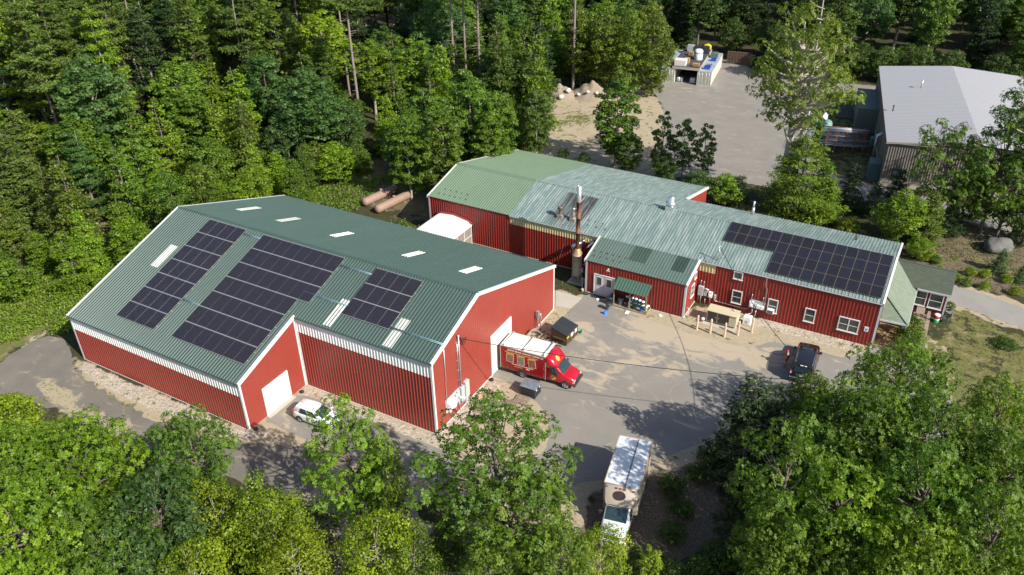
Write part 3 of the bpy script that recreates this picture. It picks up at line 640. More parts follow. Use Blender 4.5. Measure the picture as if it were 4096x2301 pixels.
for xa, xb in ((BXG, LX0-.1), (LX1+.1, BL)): b = MB(); b.box((xa, -.16, BH-.08), (xb, -.09, BH+.0)); b.build('eave_trim', grey_trim, ro)
b = MB(); b.box((BXG, -.09, .0), (LX0, -.045, .08)); b.box((0, -.09, 0), (BXG, -.045, .08)); b.build('base_trim', concrete, ro)
# windows
def window(parent, O, U, N, w_, h_, split='h', fr=.085, mull=0, frm=None, name='window'):
    O, U, N = Vector(O), Vector(U), Vector(N); Z = Vector((0, 0, 1)); frm = frm or white_trim
    def bx(b, u0, u1, z0, z1, n0, n1, mi=0):
        P = [O+U*u+Z*z+N*n for n in (n0, n1) for (u, z) in ((u0, z0), (u1, z0), (u1, z1), (u0, z1))]
        b.hexa(P, mi)
    b = MB(); bx(b, 0, w_, 0, fr, 0, .09); bx(b, 0, w_, h_-fr, h_, 0, .09); bx(b, 0, fr, fr, h_-fr, 0, .09); bx(b, w_-fr, w_, fr, h_-fr, 0, .09)
    cols = mull+1
    for k in range(1, cols): bx(b, w_*k/cols-fr*.55, w_*k/cols+fr*.55, fr, h_-fr, 0, .085)
    if split == 'h': bx(b, fr, w_-fr, h_*.5-.022, h_*.5+.022, 0, .075)
    bx(b, -.04, w_+.04, -.04, 0, 0, .13)
    f = b.build(name, frm, parent)
    g = MB(); bx(g, fr, w_-fr, fr, h_-fr, .02, .05); g.build('pane', glass_win, f)
    return f
for x0, z0, w_, h_, sp_, mu in [(36.02, 3.72, .9, .86, None, 0), (36.14, 1.0, 1.0, 1.45, 'h', 0), (39.66, 1.0, .97, 1.48, 'h', 0), (43.15, 1.0, .99, 1.47, 'h', 0), (46.23, 1.02, 1.84, 1.47, 'h', 1)]:
    window(ro, (x0, -.04, z0), X3, (0, -1, 0), w_, h_, sp_, mull=mu)
b = MB(); b.box((39.76, -.14, 1.05), (40.4, -.55, 1.5)); ac = b.build('window_air_conditioner', white_box, ro, bevel=.03)
b = MB(); b.box((39.8, -.556, 1.1), (40.36, -.565, 1.45)); b.build('grille', mat('dark_grille', (.12, .11, .10), .6), ac)
window(ro, (BXC+.03, 15.0, 1.4), Y3, (1, 0, 0), .9, 1.0)
# accessible parking sign
b = MB(); b.box((48.55, -.05, 1.52), (48.92, -.075, 2.05), 0); b.box((48.64, -.076, 1.62), (48.83, -.080, 1.84), 1); sg = b.build('parking_sign', [white_box, mat('sign_blue', (.02, .12, .45), .4)], ro)
b = MB(); b.tube([(48.725, -.083, 1.80), (48.725, -.083, 1.745), (48.765, -.083, 1.70), (48.79, -.083, 1.66)], .008, 5)
b.tube([(48.725+.035*cos(t), -.083, 1.69+.035*sin(t)) for t in [radians(a) for a in range(120, 400, 28)]], .006, 5); b.lathe((48.725, -.083, 1.805), [(0.001, 0), (.012, .01), (0.001, .022)], 8); b.build('wheelchair_symbol', white_box, sg)
# electric boxes between lean-to and first window
for (x0, x1, z0, z1, d, m_, nm) in [(32.78, 33.32, .98, 2.05, .3, grey_box, 'breaker_cabinet'), (33.38, 33.72, 1.0, 1.75, .2, grey_box, 'switch_box'), (33.85, 34.26, .98, 1.62, .25, white_box, 'meter_box'), (34.42, 34.62, .92, 1.40, .18, grey_box, 'meter_box')]:
    b = MB(); b.box((x0, -.04, z0), (x1, -.04-d, z1)); b.build(nm, m_, ro, bevel=.02)
b = MB(); b.tube([(34.05, -.29, 1.25), (34.05, -.45, 1.25)], .1, 12); b.build('meter_dial', white_box, ro)
b = MB()
for pts, rr in [([(32.95, -.1, 2.05), (32.95, -.1, 2.65)], .03), ([(33.25, -.1, 2.05), (33.25, -.1, 2.6)], .03), ([(33.1, -.2, 1.0), (33.1, -.2, 0)], .06), ([(32.85, -.12, .9), (32.85, -.12, .0)], .05), ([(33.55, -.15, 0), (33.55, -.15, .7)], .05),
                ([(34.05, -.15, 1.0), (34.05, -.15, .0)], .03), ([(34.5, -.15, .92), (34.55, -.15, .72), (35.0, -.1, .66), (37.7, -.1, .66), (37.95, -.1, .9)], .03), ([(38.3, -.15, 1.0), (38.35, -.25, .5), (38.0, -.5, .35), (38.0, -.9, .4)], .035), ([(38.7, -.15, 1.0), (38.7, -.3, .4), (38.6, -.7, .2)], .03),
                ([(39.38, -.1, 1.1), (39.4, -.1, 3.4), (39.2, -.15, 3.8), (39.2, -.15, 4.6), (39.2, .2, 5.0)], .03), ([(38.1, -.1, 1.9), (38.1, -.1, 2.5)], .03), ([(39.2, -.1, 1.95), (39.2, -.1, 2.45)], .03)]:
    b.tube(pts, rr, 6)
b.build('conduit_pipe', steel, ro)
b = MB(); b.tube([(33.4, -.2, 1.85), (33.85, -.28, 1.85)], .07, 8); b.build('short_pipe', white_box, ro)
b = MB(); b.box((37.92, -.04, 1.02), (39.46, -.09, 1.9)); bd = b.build('meter_board', grey_box, ro)
for x0, x1, z0, z1, m_ in [(37.96, 38.35, 1.12, 1.75, white_box), (38.42, 38.62, 1.1, 1.6, grey_box), (38.68, 39.0, 1.12, 1.5, white_box), (39.05, 39.36, 1.1, 1.48, white_box)]:
    b = MB(); b.box((x0, -.09, z0), (x1, -.3, z1)); b.build('meter_box', m_, bd, bevel=.02)
b = MB(); b.tube([(38.15, -.3, 1.4), (38.15, -.45, 1.4)], .1, 12); b.build('meter_dial', white_box, bd)
# solar array
kB = sqrt(1+BW_*BW_); meB = panel_mesh(1.03, 1.535, pvB, alu_dark, .016, .016); gyb = 5.98*kB/4
array_(ro, [(33.72, 3.37*kB, 15, 2), (38.9, .39*kB, 10, 2)], (0, 0, BH+.05), BW_, meB, 1.035, 1.535, gyb, .13)
# lean-to
lt = (BH-LZ)/LE; vL = Vector((0, 1, lt)); nL = Vector((0, -lt, 1)).normalized()
wb((LX0, -LE, 0), X3, (0, -1, 0), LX1-LX0, LZ, nm='lean_to_wall')
wb((LX1, -LE, 0), Y3, (1, 0, 0), LE, lambda u: LZ+lt*u, m_=red_wall, nm='lean_to_wall', **flat)
wb((LX0, 0, 0), (0, -1, 0), (-1, 0, 0), LE, lambda u: BH-lt*u, nm='lean_to_wall')
ribbed(MB(), (LX0-.1, 0, BH+.03), X3, vL, nL, LX1-LX0+.2, -LE-.12, -.02, **PB).build('lean_to_roof', roof_lean, ro, fixn=False)
dk = mat('dark_green_roof_panel', (.030, .052, .037), .45, noise=(3, .3, (.04, .07, .05)), streak=(2, .5, .5))
for x0, x1 in [(25.82, 27.6), (30.32, 31.68)]:
    ribbed(MB(), Vector((x0, 0, BH+.03))+nL*.012, X3, vL, nL, x1-x0, -2.2, -.08, pitch=.305, h=.048, bw=.11, tw=.04).build('dark_roof_panel', dk, ro, fixn=False)
topL = lambda y: BH+lt*y
rake(ro, LX1+.08, [(-LE-.14, .0)], topL, dep=.22, off=.08); rake(ro, LX0-.14, [(-LE-.14, .0)], topL, -.06, dep=.22, off=.08)
for x in (LX0, LX1):
    sx = .05 if x > 30 else -.05; b = MB(); b.box((x-sx*2.8, -LE, 0), (x+sx, -LE-.05, LZ)); b.box((x, -LE-.045, 0), (x+sx*.9, -LE+.14, LZ)); b.build('corner_trim', grey_trim, ro)
b = MB(); b.box((LX0+.2, -LE-.07, 0), (LX1-.15, -LE-.045, .07)); b.box((LX1+.02, -LE, 0), (LX1+.06, 0, .09)); b.build('base_trim', white_trim, ro)
window(ro, (LX1+.02, -2.0, 1.42), Y3, (1, 0, 0), .95, 1.35); window(ro, (LX1+.02, -1.3, 3.2), Y3, (1, 0, 0), .6, .75, None)
# double door
dm = mat('scuffed_grey_door', (.50, .51, .56), .5, noise=[(3, .3, (.42, .42, .46)), (12, .25, (.36, .28, .24))])
for k in range(2):
    x0 = 22.9+k*1.07; b = MB(); b.box((x0, -LE-.06, .06), (x0+1.05, -LE-.10, 2.42)); b.box((x0+.2, -LE-.10, .3), (x0+.85, -LE-.112, .5)); b.box((x0+.2, -LE-.10, .62), (x0+.85, -LE-.112, .95)); d = b.build('door', dm, ro)
    b = MB(); b.box((x0+.22, -LE-.10, 1.25), (x0+.83, -LE-.125, 2.25)); f = b.build('window', white_trim, d)
    b = MB(); b.box((x0+.28, -LE-.12, 1.31), (x0+.77, -LE-.132, 2.19)); b.build('pane', glass_win, f)
    b = MB(); xk = x0+(.97 if k == 0 else .08); b.tube([(xk, -LE-.1, 1.05), (xk, -LE-.17, 1.05)], .03, 8); b.build('handle', steel, d)
b = MB(); b.box((22.8, -LE-.05, 0), (22.9, -LE-.13, 2.52)); b.box((25.04, -LE-.05, 0), (25.14, -LE-.13, 2.52)); b.box((22.9, -LE-.05, 2.42), (25.04, -LE-.13, 2.52)); b.build('door_frame', white_trim, ro)
b = MB(); b.box((24.3, -LE-.04, 3.35), (24.4, -LE-.2, 3.45)); b.lathe((24.25, -LE-.25, 3.25), [(.02, .12), (.08, 0)], 10); b.lathe((24.47, -LE-.25, 3.25), [(.02, .12), (.08, 0)], 10); b.build('flood_light', white_box, ro)
b = MB(); b.tube([(LX1+.35, -LE+.35, 0), (LX1+.35, -LE+.35, 1.0), (LX1+.2, -LE+.35, 1.08)], .035, 8); b.build('white_pipe', white_trim, ro)
# snow guards / rusty brackets
rust = mat('rusty_bracket', (.10, .06, .03), .8)
def guards(rows, zf, n):
    for (xa, ya, xb, yb, k) in rows:
        for i in range(k):
            x = xa+(xb-xa)*i/(k-1); y = ya+(yb-ya)*i/(k-1)
            b = MB(); b.box((-.06, -.05, 0), (.06, .05, .05)); b.box((-.06, .02, .05), (.06, .05, .09)); o = b.build('snow_guard', rust, ro); o.location = (x, y, zf(y)+.1)
guards([(1.3, 1.6, 4.4, 1.5, 5), (1.0, .68, 4.7, .66, 6), (19.5, 1.9, 21.2, 1.85, 3), (19.8, 1.1, 21.8, 1.1, 3)], lambda y: BH+BW_*y, None)
guards([(22.2, -2.2, 25.6, -2.15, 6), (22.4, -2.9, 25.3, -2.88, 5)], lambda y: BH+lt*y, None)
# rooftop vents
def on_B(x, y): return BH+BW_*y if y <= BY else BZR-BW_*(y-BY)
def vent(name, x, y, w_, ch_, prof, mc, mv, cap=None):
    z = on_B(x, y); b = MB(); hw = w_/2
    b.hexa([(x-hw, y-hw, on_B(x, y-hw)-.02), (x+hw, y-hw, on_B(x, y-hw)-.02), (x+hw, y+hw, on_B(x, y+hw)-.02), (x-hw, y+hw, on_B(x, y+hw)-.02), (x-hw, y-hw, z+ch_), (x+hw, y-hw, z+ch_), (x+hw, y+hw, z+ch_), (x-hw, y+hw, z+ch_)])
    c = b.build(name, mc, ro, bevel=.01)
    b = MB(); b.lathe((x, y, z+ch_), prof, 20); b.build('fan_housing', mv, c)
dull = mat('dull_metal_curb', (.42, .36, .31), .5, .5, noise=(4, .5, (.25, .19, .15)))
sootm = mat('sooty_metal', (.20, .17, .15), .5, .5, noise=(5, .7, (.06, .05, .045)))
vent('roof_vent', 27.0, 6.43, .9, .52, [(.35, 0), (.36, .1), (.52, .14), (.52, .34), (.42, .40), (.38, .46), (.38, .95), (.30, 1.03), (0, 1.08)], mat('bright_aluminium', (.72, .73, .74), .28, .8), mat('spun_aluminium', (.72, .73, .74), .28, .85))
vent('roof_vent', 16.35, 1.45, .62, .42, [(.2, 0), (.22, .12), (.15, .3), (.17, .5), (.26, .62), (.30, .66), (.31, .98), (.28, 1.0), (.27, .92), (0, .9)], dull, sootm)
vent('roof_vent', 17.9, 1.45, .62, .36, [(.2, 0), (.19, .5), (.13, .6), (.13, .85), (.22, .95), (.23, 1.08), (.12, 1.2), (0, 1.22)], dull, mat('rust_and_chrome', (.5, .48, .45), .3, .8, noise=(4, .8, (.35, .17, .08))))
b = MB(); z = on_B(34.5, 12.0); b.tube([(34.5, 11.9, z-.05), (34.5, 11.9, z+.9)], .16, 12); b.tube([(34.5, 11.9, z+.9), (34.5, 11.9, z+1.55)], .10, 12); b.lathe((34.5, 11.9, z+1.5), [(.12, 0), (.16, .06), (.02, .16), (0, .16)], 12); b.build('flue_pipe', steel, ro)
b = MB(); z = on_B(45.4, 10.0); b.tube([(45.4, 10.0, z-.05), (45.4, 10.0, z+.65)], .09, 10); b.build('vent_pipe', mat('brown_pipe', (.10, .07, .055), .6), ro)
b = MB(); z = on_B(34.15, .5); b.tube([(34.15, .5, z), (34.15, .5, z+1.65)], .045, 8); b.tube([(34.15, .5, z+1.3), (33.8, .9, z)], .02, 6); b.tube([(34.15, .5, z+1.3), (34.6, .9, z)], .02, 6); b.lathe((34.15, .5, z+1.6), [(.05, 0), (.1, .03), (.1, .1), (.03, .15), (0, .15)], 10); b.build('service_mast', steel, ro)
# duct outlets in the wall
b = MB(); b.tube([(20.0, 0, 4.0), (20.0, -.55, 4.0)], .2, 14); b.tube([(20.0, -.5, 4.0), (19.75, -.9, 3.85), (19.3, -1.7, 3.7)], [.3, .3, .2], 14); b.build('exhaust_duct', chrome, ro)
b = MB(); b.tube([(21.1, 0, 4.05), (21.1, -.4, 4.02), (20.9, -.65, 3.8), (20.6, -.8, 3.45)], .14, 12); b.build('exhaust_duct', chrome, ro)
# arched canopy with white ribbed roof at the left end
cw = mat('white_canopy_sheet', (.56, .56, .54), .45, noise=[(1.5, .4, (.5, .5, .48)), (6, .2, (.74, .73, .7))], streak=(1, .4, 1))
b = MB(); prof = [(1.04, 2.62), (1.5, 2.95), (3.3, 3.12), (5.3, 2.78), (5.85, 2.35)]
for (xa, za), (xb, zb) in zip(prof, prof[1:]):
    U = Vector((xb-xa, 0, zb-za)); n_ = Vector((-U.z, 0, U.x)).normalized(); w_ = U.length
    ribbed(b, (xa, -6.2, za), U.normalized(), Y3, n_, w_, 0, 6.18, pitch=max(.2, w_/max(1, int(w_/.25))), h=.03, bw=.08, tw=.04)
b.build('canopy_roof', cw, ro, fixn=False)
b = MB()
for (xa, za), (xb, zb) in zip([(1.0, 2.75)]+prof[1:-1]+[(5.9, 2.45)], prof[1:-1]+[(5.9, 2.45)]): b.beam((xa, -.1, za+.12), (xb, -.1, zb+.12), .12, .18)
b.build('canopy_flashing', red_wall, ro)
b = MB()
for k in range(5): b.box((5.75, -.15-k*1.5, 0), (5.83, -.23-k*1.5, 2.35))
b.box((5.77, -6.2, 1.1), (5.81, -.1, 1.18)); b.box((5.77, -6.2, 2.25), (5.81, -.1, 2.33)); b.box((5.78, -6.15, .1), (5.80, -.2, 2.3), 1); b.box((1.1, -6.15, .1), (1.12, -.2, 2.5), 1)
b.build('canopy_side', [white_trim, mat('cloudy_plastic', (.24, .20, .17), .35, noise=(2, .5, (.34, .29, .25)))], ro)
# ------------------------------------------------ porch and shingled annex (parts of the building)
shingle = mat('sage_shingle', (.19, .235, .17), .9, noise=[(2, .4, (.23, .27, .2)), (16, .4, (.15, .19, .14))])
shingle_d = mat('dark_green_shingle', (.075, .092, .062), .9, noise=[(2, .4, (.095, .11, .078)), (16, .4, (.055, .07, .05))])
def shingle_fix(m_, sx, sy):
    t = m_.node_tree; p = t.nodes['Principled BSDF']; L = t.links.new
    tc = t.nodes.new('ShaderNodeTexCoord'); br = t.nodes.new('ShaderNodeTexBrick'); br.inputs['Scale'].default_value = 1
    br.inputs['Brick Width'].default_value = sx; br.inputs['Row Height'].default_value = sy; br.inputs['Mortar Size'].default_value = .012
    br.inputs['Color1'].default_value = (1, 1, 1, 1); br.inputs['Color2'].default_value = (.78, .80, .78, 1); br.inputs['Mortar'].default_value = (.5, .5, .5, 1)
    L(tc.outputs['Object'], br.inputs['Vector']); x_ = t.nodes.new('ShaderNodeMix'); x_.data_type = 'RGBA'; x_.blend_type = 'MULTIPLY'; x_.inputs[0].default_value = 1
    src = p.inputs['Base Color'].links[0].from_socket; L(src, x_.inputs[6]); L(br.outputs[0], x_.inputs[7]); L(x_.outputs[2], p.inputs['Base Color'])
shingle_fix(shingle, .45, .14); shingle_fix(shingle_d, .45, .14)
PX0, PX1, PY0, PY1 = BL+.06, 52.0, .35, 11.2     # local frame of the roastery
xp = PX1; ap = 4.15
b = MB()   # half hip roof leaning on the gable: apex line from (PX0, 2.9) to the annex ridge
A0 = (PX0, .9, 2.62); A1 = (xp, 1.05, 2.62); A2 = (PX0, 2.9, ap); A3 = (PX0, 10.4, ap+.05); A4 = (xp, 8.75, 2.62)
b.poly([A0, A1, A2]); b.poly([A1, A4, A3, A2]); b.build('porch_roof', shingle, ro, fixn=False)
b = MB(); b.beam((PX0, .88, 2.55), (xp, 1.03, 2.55), .06, .16); b.beam((xp, 1.03, 2.55), (xp, 8.75, 2.55), .06, .16); b.build('fascia', grey_trim, ro)
b = MB(); b.beam(Vector(A1)+Vector((0, 0, .03)), Vector(A2)+Vector((0, 0, .03)), .25, .05); b.build('hip_cap', shingle, ro)
ax0, ax1, ay0, ay1, ae, ar = PX0, 54.75, 8.05, 12.9, 3.0, 4.25
b = MB(); ym = 10.35
b.quad((ax0, ay0-.3, ae-.12), (ax1+.2, ay0-.3, ae-.12), (ax1+.2, ym, ar), (ax0, ym, ar)); b.quad((ax1+.2, ay1+.3, ae-.12), (ax0, ay1+.3, ae-.12), (ax0, ym, ar), (ax1+.2, ym, ar))
b.build('annex_roof', shingle_d, ro, fixn=False)
b = MB(); b.hexa([(ax0, ym-.15, ar-.03), (ax1+.2, ym-.15, ar-.03), (ax1+.2, ym+.15, ar-.03), (ax0, ym+.15, ar-.03), (ax0, ym-.03, ar+.05), (ax1+.2, ym-.03, ar+.05), (ax1+.2, ym+.03, ar+.05), (ax0, ym+.03, ar+.05)]); b.build('annex_ridge', shingle_d, ro)
clap = mat('maroon_clapboard', (.17, .016, .022), .5)
b = MB()
for k in range(26):
    z0 = .15+k*.107; b.hexa([(ax0, ay0-.02, z0), (ax1, ay0-.02, z0), (ax1, ay0+.05, z0), (ax0, ay0+.05, z0), (ax0, ay0-.001, z0+.105), (ax1, ay0-.001, z0+.105), (ax1, ay0+.05, z0+.105), (ax0, ay0+.05, z0+.105)])
b._add([(ax1, ay0, 0), (ax1, ay1, 0), (ax1, ay1, ae), (ax1, ym, ar-.05), (ax1, ay0, ae)], [(0, 1, 2, 3, 4)]); b.quad((ax1, ay1, 0), (ax0, ay1, 0), (ax0, ay1, ae), (ax1, ay1, ae))
b.build('annex_wall', clap, ro)
b = MB(); b.box((ax1-.1, ay0-.06, 0), (ax1+.05, ay0, ae-.1)); b.box((ax1, ay0-.055, 0), (ax1+.05, ay0+.12, ae-.1)); b.box((52.0, ay0-.34, ae-.26), (ax1+.24, ay0-.29, ae-.1)); b.build('annex_trim', grey_trim, ro)
window(ro, (52.0, ay0-.03, 1.0), X3, (0, -1, 0), 1.0, 1.65); window(ro, (53.2, ay0-.03, 1.0), X3, (0, -1, 0), 1.25, 1.65)
for (x, y) in [(xp-.12, 1.15), (xp-.12, 4.6)]:
    b = MB(); b.box((x-.07, y-.07, 0), (x+.07, y+.07, 2.5)); b.beam((x, y, 2.0), (x, y+.5, 2.5), .08); b.beam((x, y, 2.0), (x-.5, y, 2.5), .08); b.build('porch_post', grey_trim, ro)
deckw = mat('porch_decking', (.36, .25, .13), .7, noise=(4, .5, (.27, .18, .09)))
b = MB()
for k in range(30): b.box((PX0, .3+k*.14, .02), (xp-.1, .3+k*.14+.125, .12))
b.build('porch_deck', deckw, ro)
# ------------------------------------------------ grey metal building at the back right
gw = mat('taupe_metal_siding', (.20, .175, .15), .5, noise=(.5, .3, (.16, .14, .12)))
gr = mat('grey_galvalume_roof', (.30, .30, .315), .45, .2, noise=[(.4, .4, (.29, .295, .31)), (5, .2, (.4, .4, .41))], streak=(.3, 2, 1))
gb = empty('grey_building', (59.3, 67.5, 0), radians(9.5), 'grey metal building with low gable roof beside the back yard, partly behind trees', 'building')
GD, GW1, GH, GR_ = 34.5, 10.3, 6.0, 6.85
b = ribbed(MB(), (0, 0, 0), X3, Z3, (0, -1, 0), 21.5, 1.15, lambda u: GH+(GR_-GH)*min(u, 20.6-u)/10.3, pitch=.31, h=.07, bw=.2, tw=.1); b.build('wall', gw, gb, fixn=False)
b = MB(); b.box((0, 0, 0), (21.5, .06, 1.2)); b.box((0, 0, 0), (.06, GD, 1.0)); b.build('foundation', concrete, gb)
ribbed(MB(), (0, GD, 0), (0, -1, 0), Z3, (-1, 0, 0), GD, .9, GH, h=.05).build('wall', gw, gb, fixn=False)
b = MB(); b.quad((21.4, 0, 0), (21.4, GD, 0), (21.4, GD, GH), (21.4, 0, GH)); b.poly([(0, GD, 0), (21.4, GD, 0), (21.4, GD, GH), (10.3, GD, GR_), (0, GD, GH)]); b.build('wall', gw, gb)
sl = (GR_-GH)/10.3; nn_ = Vector((-sl, 0, 1)).normalized(); n2_ = Vector((sl, 0, 1)).normalized()
ribbed(MB(), (-.25, -.3, GH+.05-.25*sl), Y3, Vector((1, 0, sl)), nn_, GD+.6, 0, 10.55, pitch=.6, h=.09, bw=.2, tw=.07).build('roof', gr, gb, fixn=False)
ribbed(MB(), (10.3, -.3, GR_+.05), Y3, Vector((1, 0, -sl)), n2_, GD+.6, 0, 11.4, pitch=.6, h=.09, bw=.2, tw=.07).build('roof', gr, gb, fixn=False)
b = MB(); b.box((-.2, -.31, GH-.05), (10.3, -.26, GH+.02)); b.hexa([(-.3, -.32, GH-.15), (10.3, -.32, GR_-.15), (10.3, -.25, GR_-.15), (-.3, -.25, GH-.15), (-.3, -.32, GH+.08), (10.3, -.32, GR_+.08), (10.3, -.25, GR_+.08), (-.3, -.25, GH+.08)]); b.build('rake_trim', mat('taupe_trim', (.3, .27, .24), .5), gb)
brf = mat('dark_bronze', (.06, .055, .05), .5)
for x0 in (1.3, 6.8, 12.0): window(gb, (x0, -.07, 1.25), X3, (0, -1, 0), 1.15, 1.25, None, .07, 1, brf)
for (x, y, hh_) in [(5.1, 22.8, 1.2), (.9, 12.0, .8)]:
    b = MB(); z = GH+sl*x; b.tube([(x, y, z), (x, y, z+hh_)], .09, 8); b.lathe((x, y, z+hh_), [(.1, 0), (.16, .05), (.05, .16), (0, .16)], 10); b.build('flue_pipe', steel if x > 3 else rust, gb)
b = MB(); b.tube([(-.6, 8.5, 0), (-.6, 8.5, 3.6), (.1, 8.5, 4.1)], .16, 10); b.tube([(-.6, 9.0, 0), (-.6, 9.0, 3.6), (.1, 9.0, 4.1)], .16, 10); b.build('exhaust_duct', steel, gb)
b = MB(); b.box((-3.0, 20.0, 0), (-.05, 30.0, 3.6)); b.build('side_shed', mat('dark_shed_siding', (.10, .12, .11), .7), gb)
b = MB(); b.box((-1.5, .8, 0), (-.1, 3.0, 2.6)); b.build('electrical_cabinet', mat('teal_cabinet', (.07, .12, .13), .5), gb)
# ------------------------------------------------ vehicles
def loft(b, rings, mi=0, sm=True, caps=True):
    n = len(rings[0]); vs = [p for r_ in rings for p in r_]
    fs = [(i*n+k, i*n+(k+1) % n, (i+1)*n+(k+1) % n, (i+1)*n+k) for i in range(len(rings)-1) for k in range(n)]
    if caps: fs += [tuple(reversed(range(n))), tuple((len(rings)-1)*n+k for k in range(n))]
    b._add(vs, fs, mi, sm); return b
def bodyring(x, hw, z0, z1, zt, tuck=.06, crown=.0):
    h = [(hw-.08, z0), (hw-.01, z0+.10), (hw, (z0+z1)/2), (hw-.03, z1), (hw-tuck-.08, zt-.01)]
    return [(x, y, z) for y, z in h]+[(x, 0, zt+crown)]+[(x, -y, z) for y, z in reversed(h)]
def subq(q, u0, u1, v0, v1, off):
    a, b, c, d = [Vector(p) for p in q]; n = (b-a).cross(d-a).normalized()
    f = lambda u, v: (a*(1-u)+b*u)*(1-v)+(d*(1-u)+c*u)*v + n*off
    return [f(u0, v0), f(u1, v0), f(u1, v1), f(u0, v1)]
def panel(b, q, u0=0, u1=1, v0=0, v1=1, off=.012, t=.02, mi=0):
    o = subq(q, u0, u1, v0, v1, off); i = subq(q, u0, u1, v0, v1, off-t); b.hexa(i+o, mi); return b
rim_m = mat('wheel_rim', (.62, .62, .63), .3, .8)
def wheel(parent, x, y, r=.33, wd=.22, rimr=.2, name='wheel', out=1, cap=False):
    b = MB(); pr = [(-wd/2, r*.72), (-wd/2, r*.94), (-wd*.38, r), (wd*.38, r), (wd/2, r*.94), (wd/2, r*.62)]
    vs = []; n = 24
    for (dy, rr) in pr:
        for k in range(n): vs.append((rr*cos(2*pi*k/n), dy*out, rr*sin(2*pi*k/n)))
    b._add(vs, [(i*n+k, i*n+(k+1) % n, (i+1)*n+(k+1) % n, (i+1)*n+k) for i in range(len(pr)-1) for k in range(n)], 0, True)
    o = b.build(name, tyre, parent); o.location = (x, y, r)
    b = MB(); vs = []; pr = [(wd*.5, r*.66), (wd*.42, r*.60), (wd*.30, r*.52), (wd*.34, r*.2), (wd*.48, r*.12), (wd*.48, 0.001)]
    for (dy, rr) in pr:
        for k in range(n): vs.append((rr*cos(2*pi*k/n), dy*out, rr*sin(2*pi*k/n)))
    b._add(vs, [(i*n+k, i*n+(k+1) % n, (i+1)*n+(k+1) % n, (i+1)*n+k) for i in range(len(pr)-1) for k in range(n)], 0, True)
    for k in range(6):
        a = 2*pi*k/6; b.beam((r*.15*cos(a), wd*.40*out, r*.15*sin(a)), (r*.58*cos(a), wd*.40*out, r*.58*sin(a)), .05, .05)
    for k in range(6):
        a = 2*pi*(k+.5)/6; b.beam((r*.3*cos(a), wd*.31*out, r*.3*sin(a)), (r*.48*cos(a), wd*.31*out, r*.48*sin(a)), .07, .02, 1)
    b.build('rim', [rim_m, black_rub], o); return o
def arch(b, x, hw, r, side, mi=0, top=None):
    n = 14; pts = [(x+r*cos(pi*k/n), r*.95+r*sin(pi*k/n)-.0) for k in range(n+1)]; pts = [(x+r, .25)]+pts+[(x-r, .25)]
    b.prism(pts, lambda u, v, w_: (u, side*(hw-.03+w_), v-.0), .036, mi)

def text_mesh(s_, size, m_, parent, loc, rot, name, ext=.002, shear=0, bold=0):
    cu = bpy.data.curves.new('lettering', 'FONT'); cu.body = s_; cu.size = size; cu.extrude = ext; cu.align_x = 'LEFT'; cu.offset = bold; cu.shear = shear
    cu.resolution_u = 3
    o = bpy.data.objects.new('tmp', cu); COL.objects.link(o); bpy.context.view_layer.update()
    dg = bpy.context.evaluated_depsgraph_get(); me = bpy.data.meshes.new_from_object(o.evaluated_get(dg)); bpy.data.objects.remove(o); bpy.data.curves.remove(cu)
    me.materials.clear(); me.materials.append(m_)
    t = bpy.data.objects.new(name, me); COL.objects.link(t); t.parent = parent; t.location = loc; t.rotation_euler = rot; return t

# ---- white hatchback
pw = mat('white_car_paint', (.74, .75, .76), .25, coat=.6)
car = empty('hatchback_car', (25.25, -3.28, .008), radians(3.2), 'small white hatchback parked facing right by the open side of the warehouse bay', 'car')
b = MB()
loft(b, [bodyring(*s_) for s_ in [(-2.0, .62, .38, .72, .86), (-1.93, .78, .28, .90, .98), (-1.5, .845, .22, .96, 1.0), (-.8, .85, .20, .92, .99), (.2, .85, .20, .88, .97), (.95, .845, .20, .84, .97), (1.4, .83, .22, .76, .90), (1.75, .78, .25, .66, .78), (1.93, .66, .28, .58, .66), (2.0, .50, .32, .50, .56)]])
gb_ = [(-1.93, .70, .93), (1.12, .76, .93)]; gt_ = [(-1.62, .56, 1.39), (-.35, .60, 1.47), (.22, .57, 1.43)]
ring = lambda x, hb, zb, ht, zt: [(x, hb, zb), (x, ht, zt-.02), (x, ht-.12, zt+.005), (x, 0, zt+.02), (x, -ht+.12, zt+.005), (x, -ht, zt-.02), (x, -hb, zb)]
loft(b, [ring(-1.94, .70, .90, .66, .98), ring(-1.72, .77, .9, .56, 1.38), ring(-1.0, .79, .9, .60, 1.46), (ring(-.3, .79, .9, .61, 1.475)), ring(.2, .78, .9, .59, 1.44), ring(.65, .76, .9, .66, 1.20), ring(1.15, .72, .9, .70, .96)])
body = b.build('body', pw, car, bevel=.015)
Q = [(1.10, -.66, .975), (1.10, .66, .975), (.26, .55, 1.43), (.26, -.55, 1.43)]
b = MB(); panel(b, Q, .02, .98, .02, .96, .03); b.build('windshield', car_glass, car)
b = MB(); panel(b, [(-1.95, .58, .98), (-1.95, -.58, .98), (-1.73, -.50, 1.37), (-1.73, .50, 1.37)], .05, .95, .05, .95, .035); b.build('rear_window', car_glass, car)
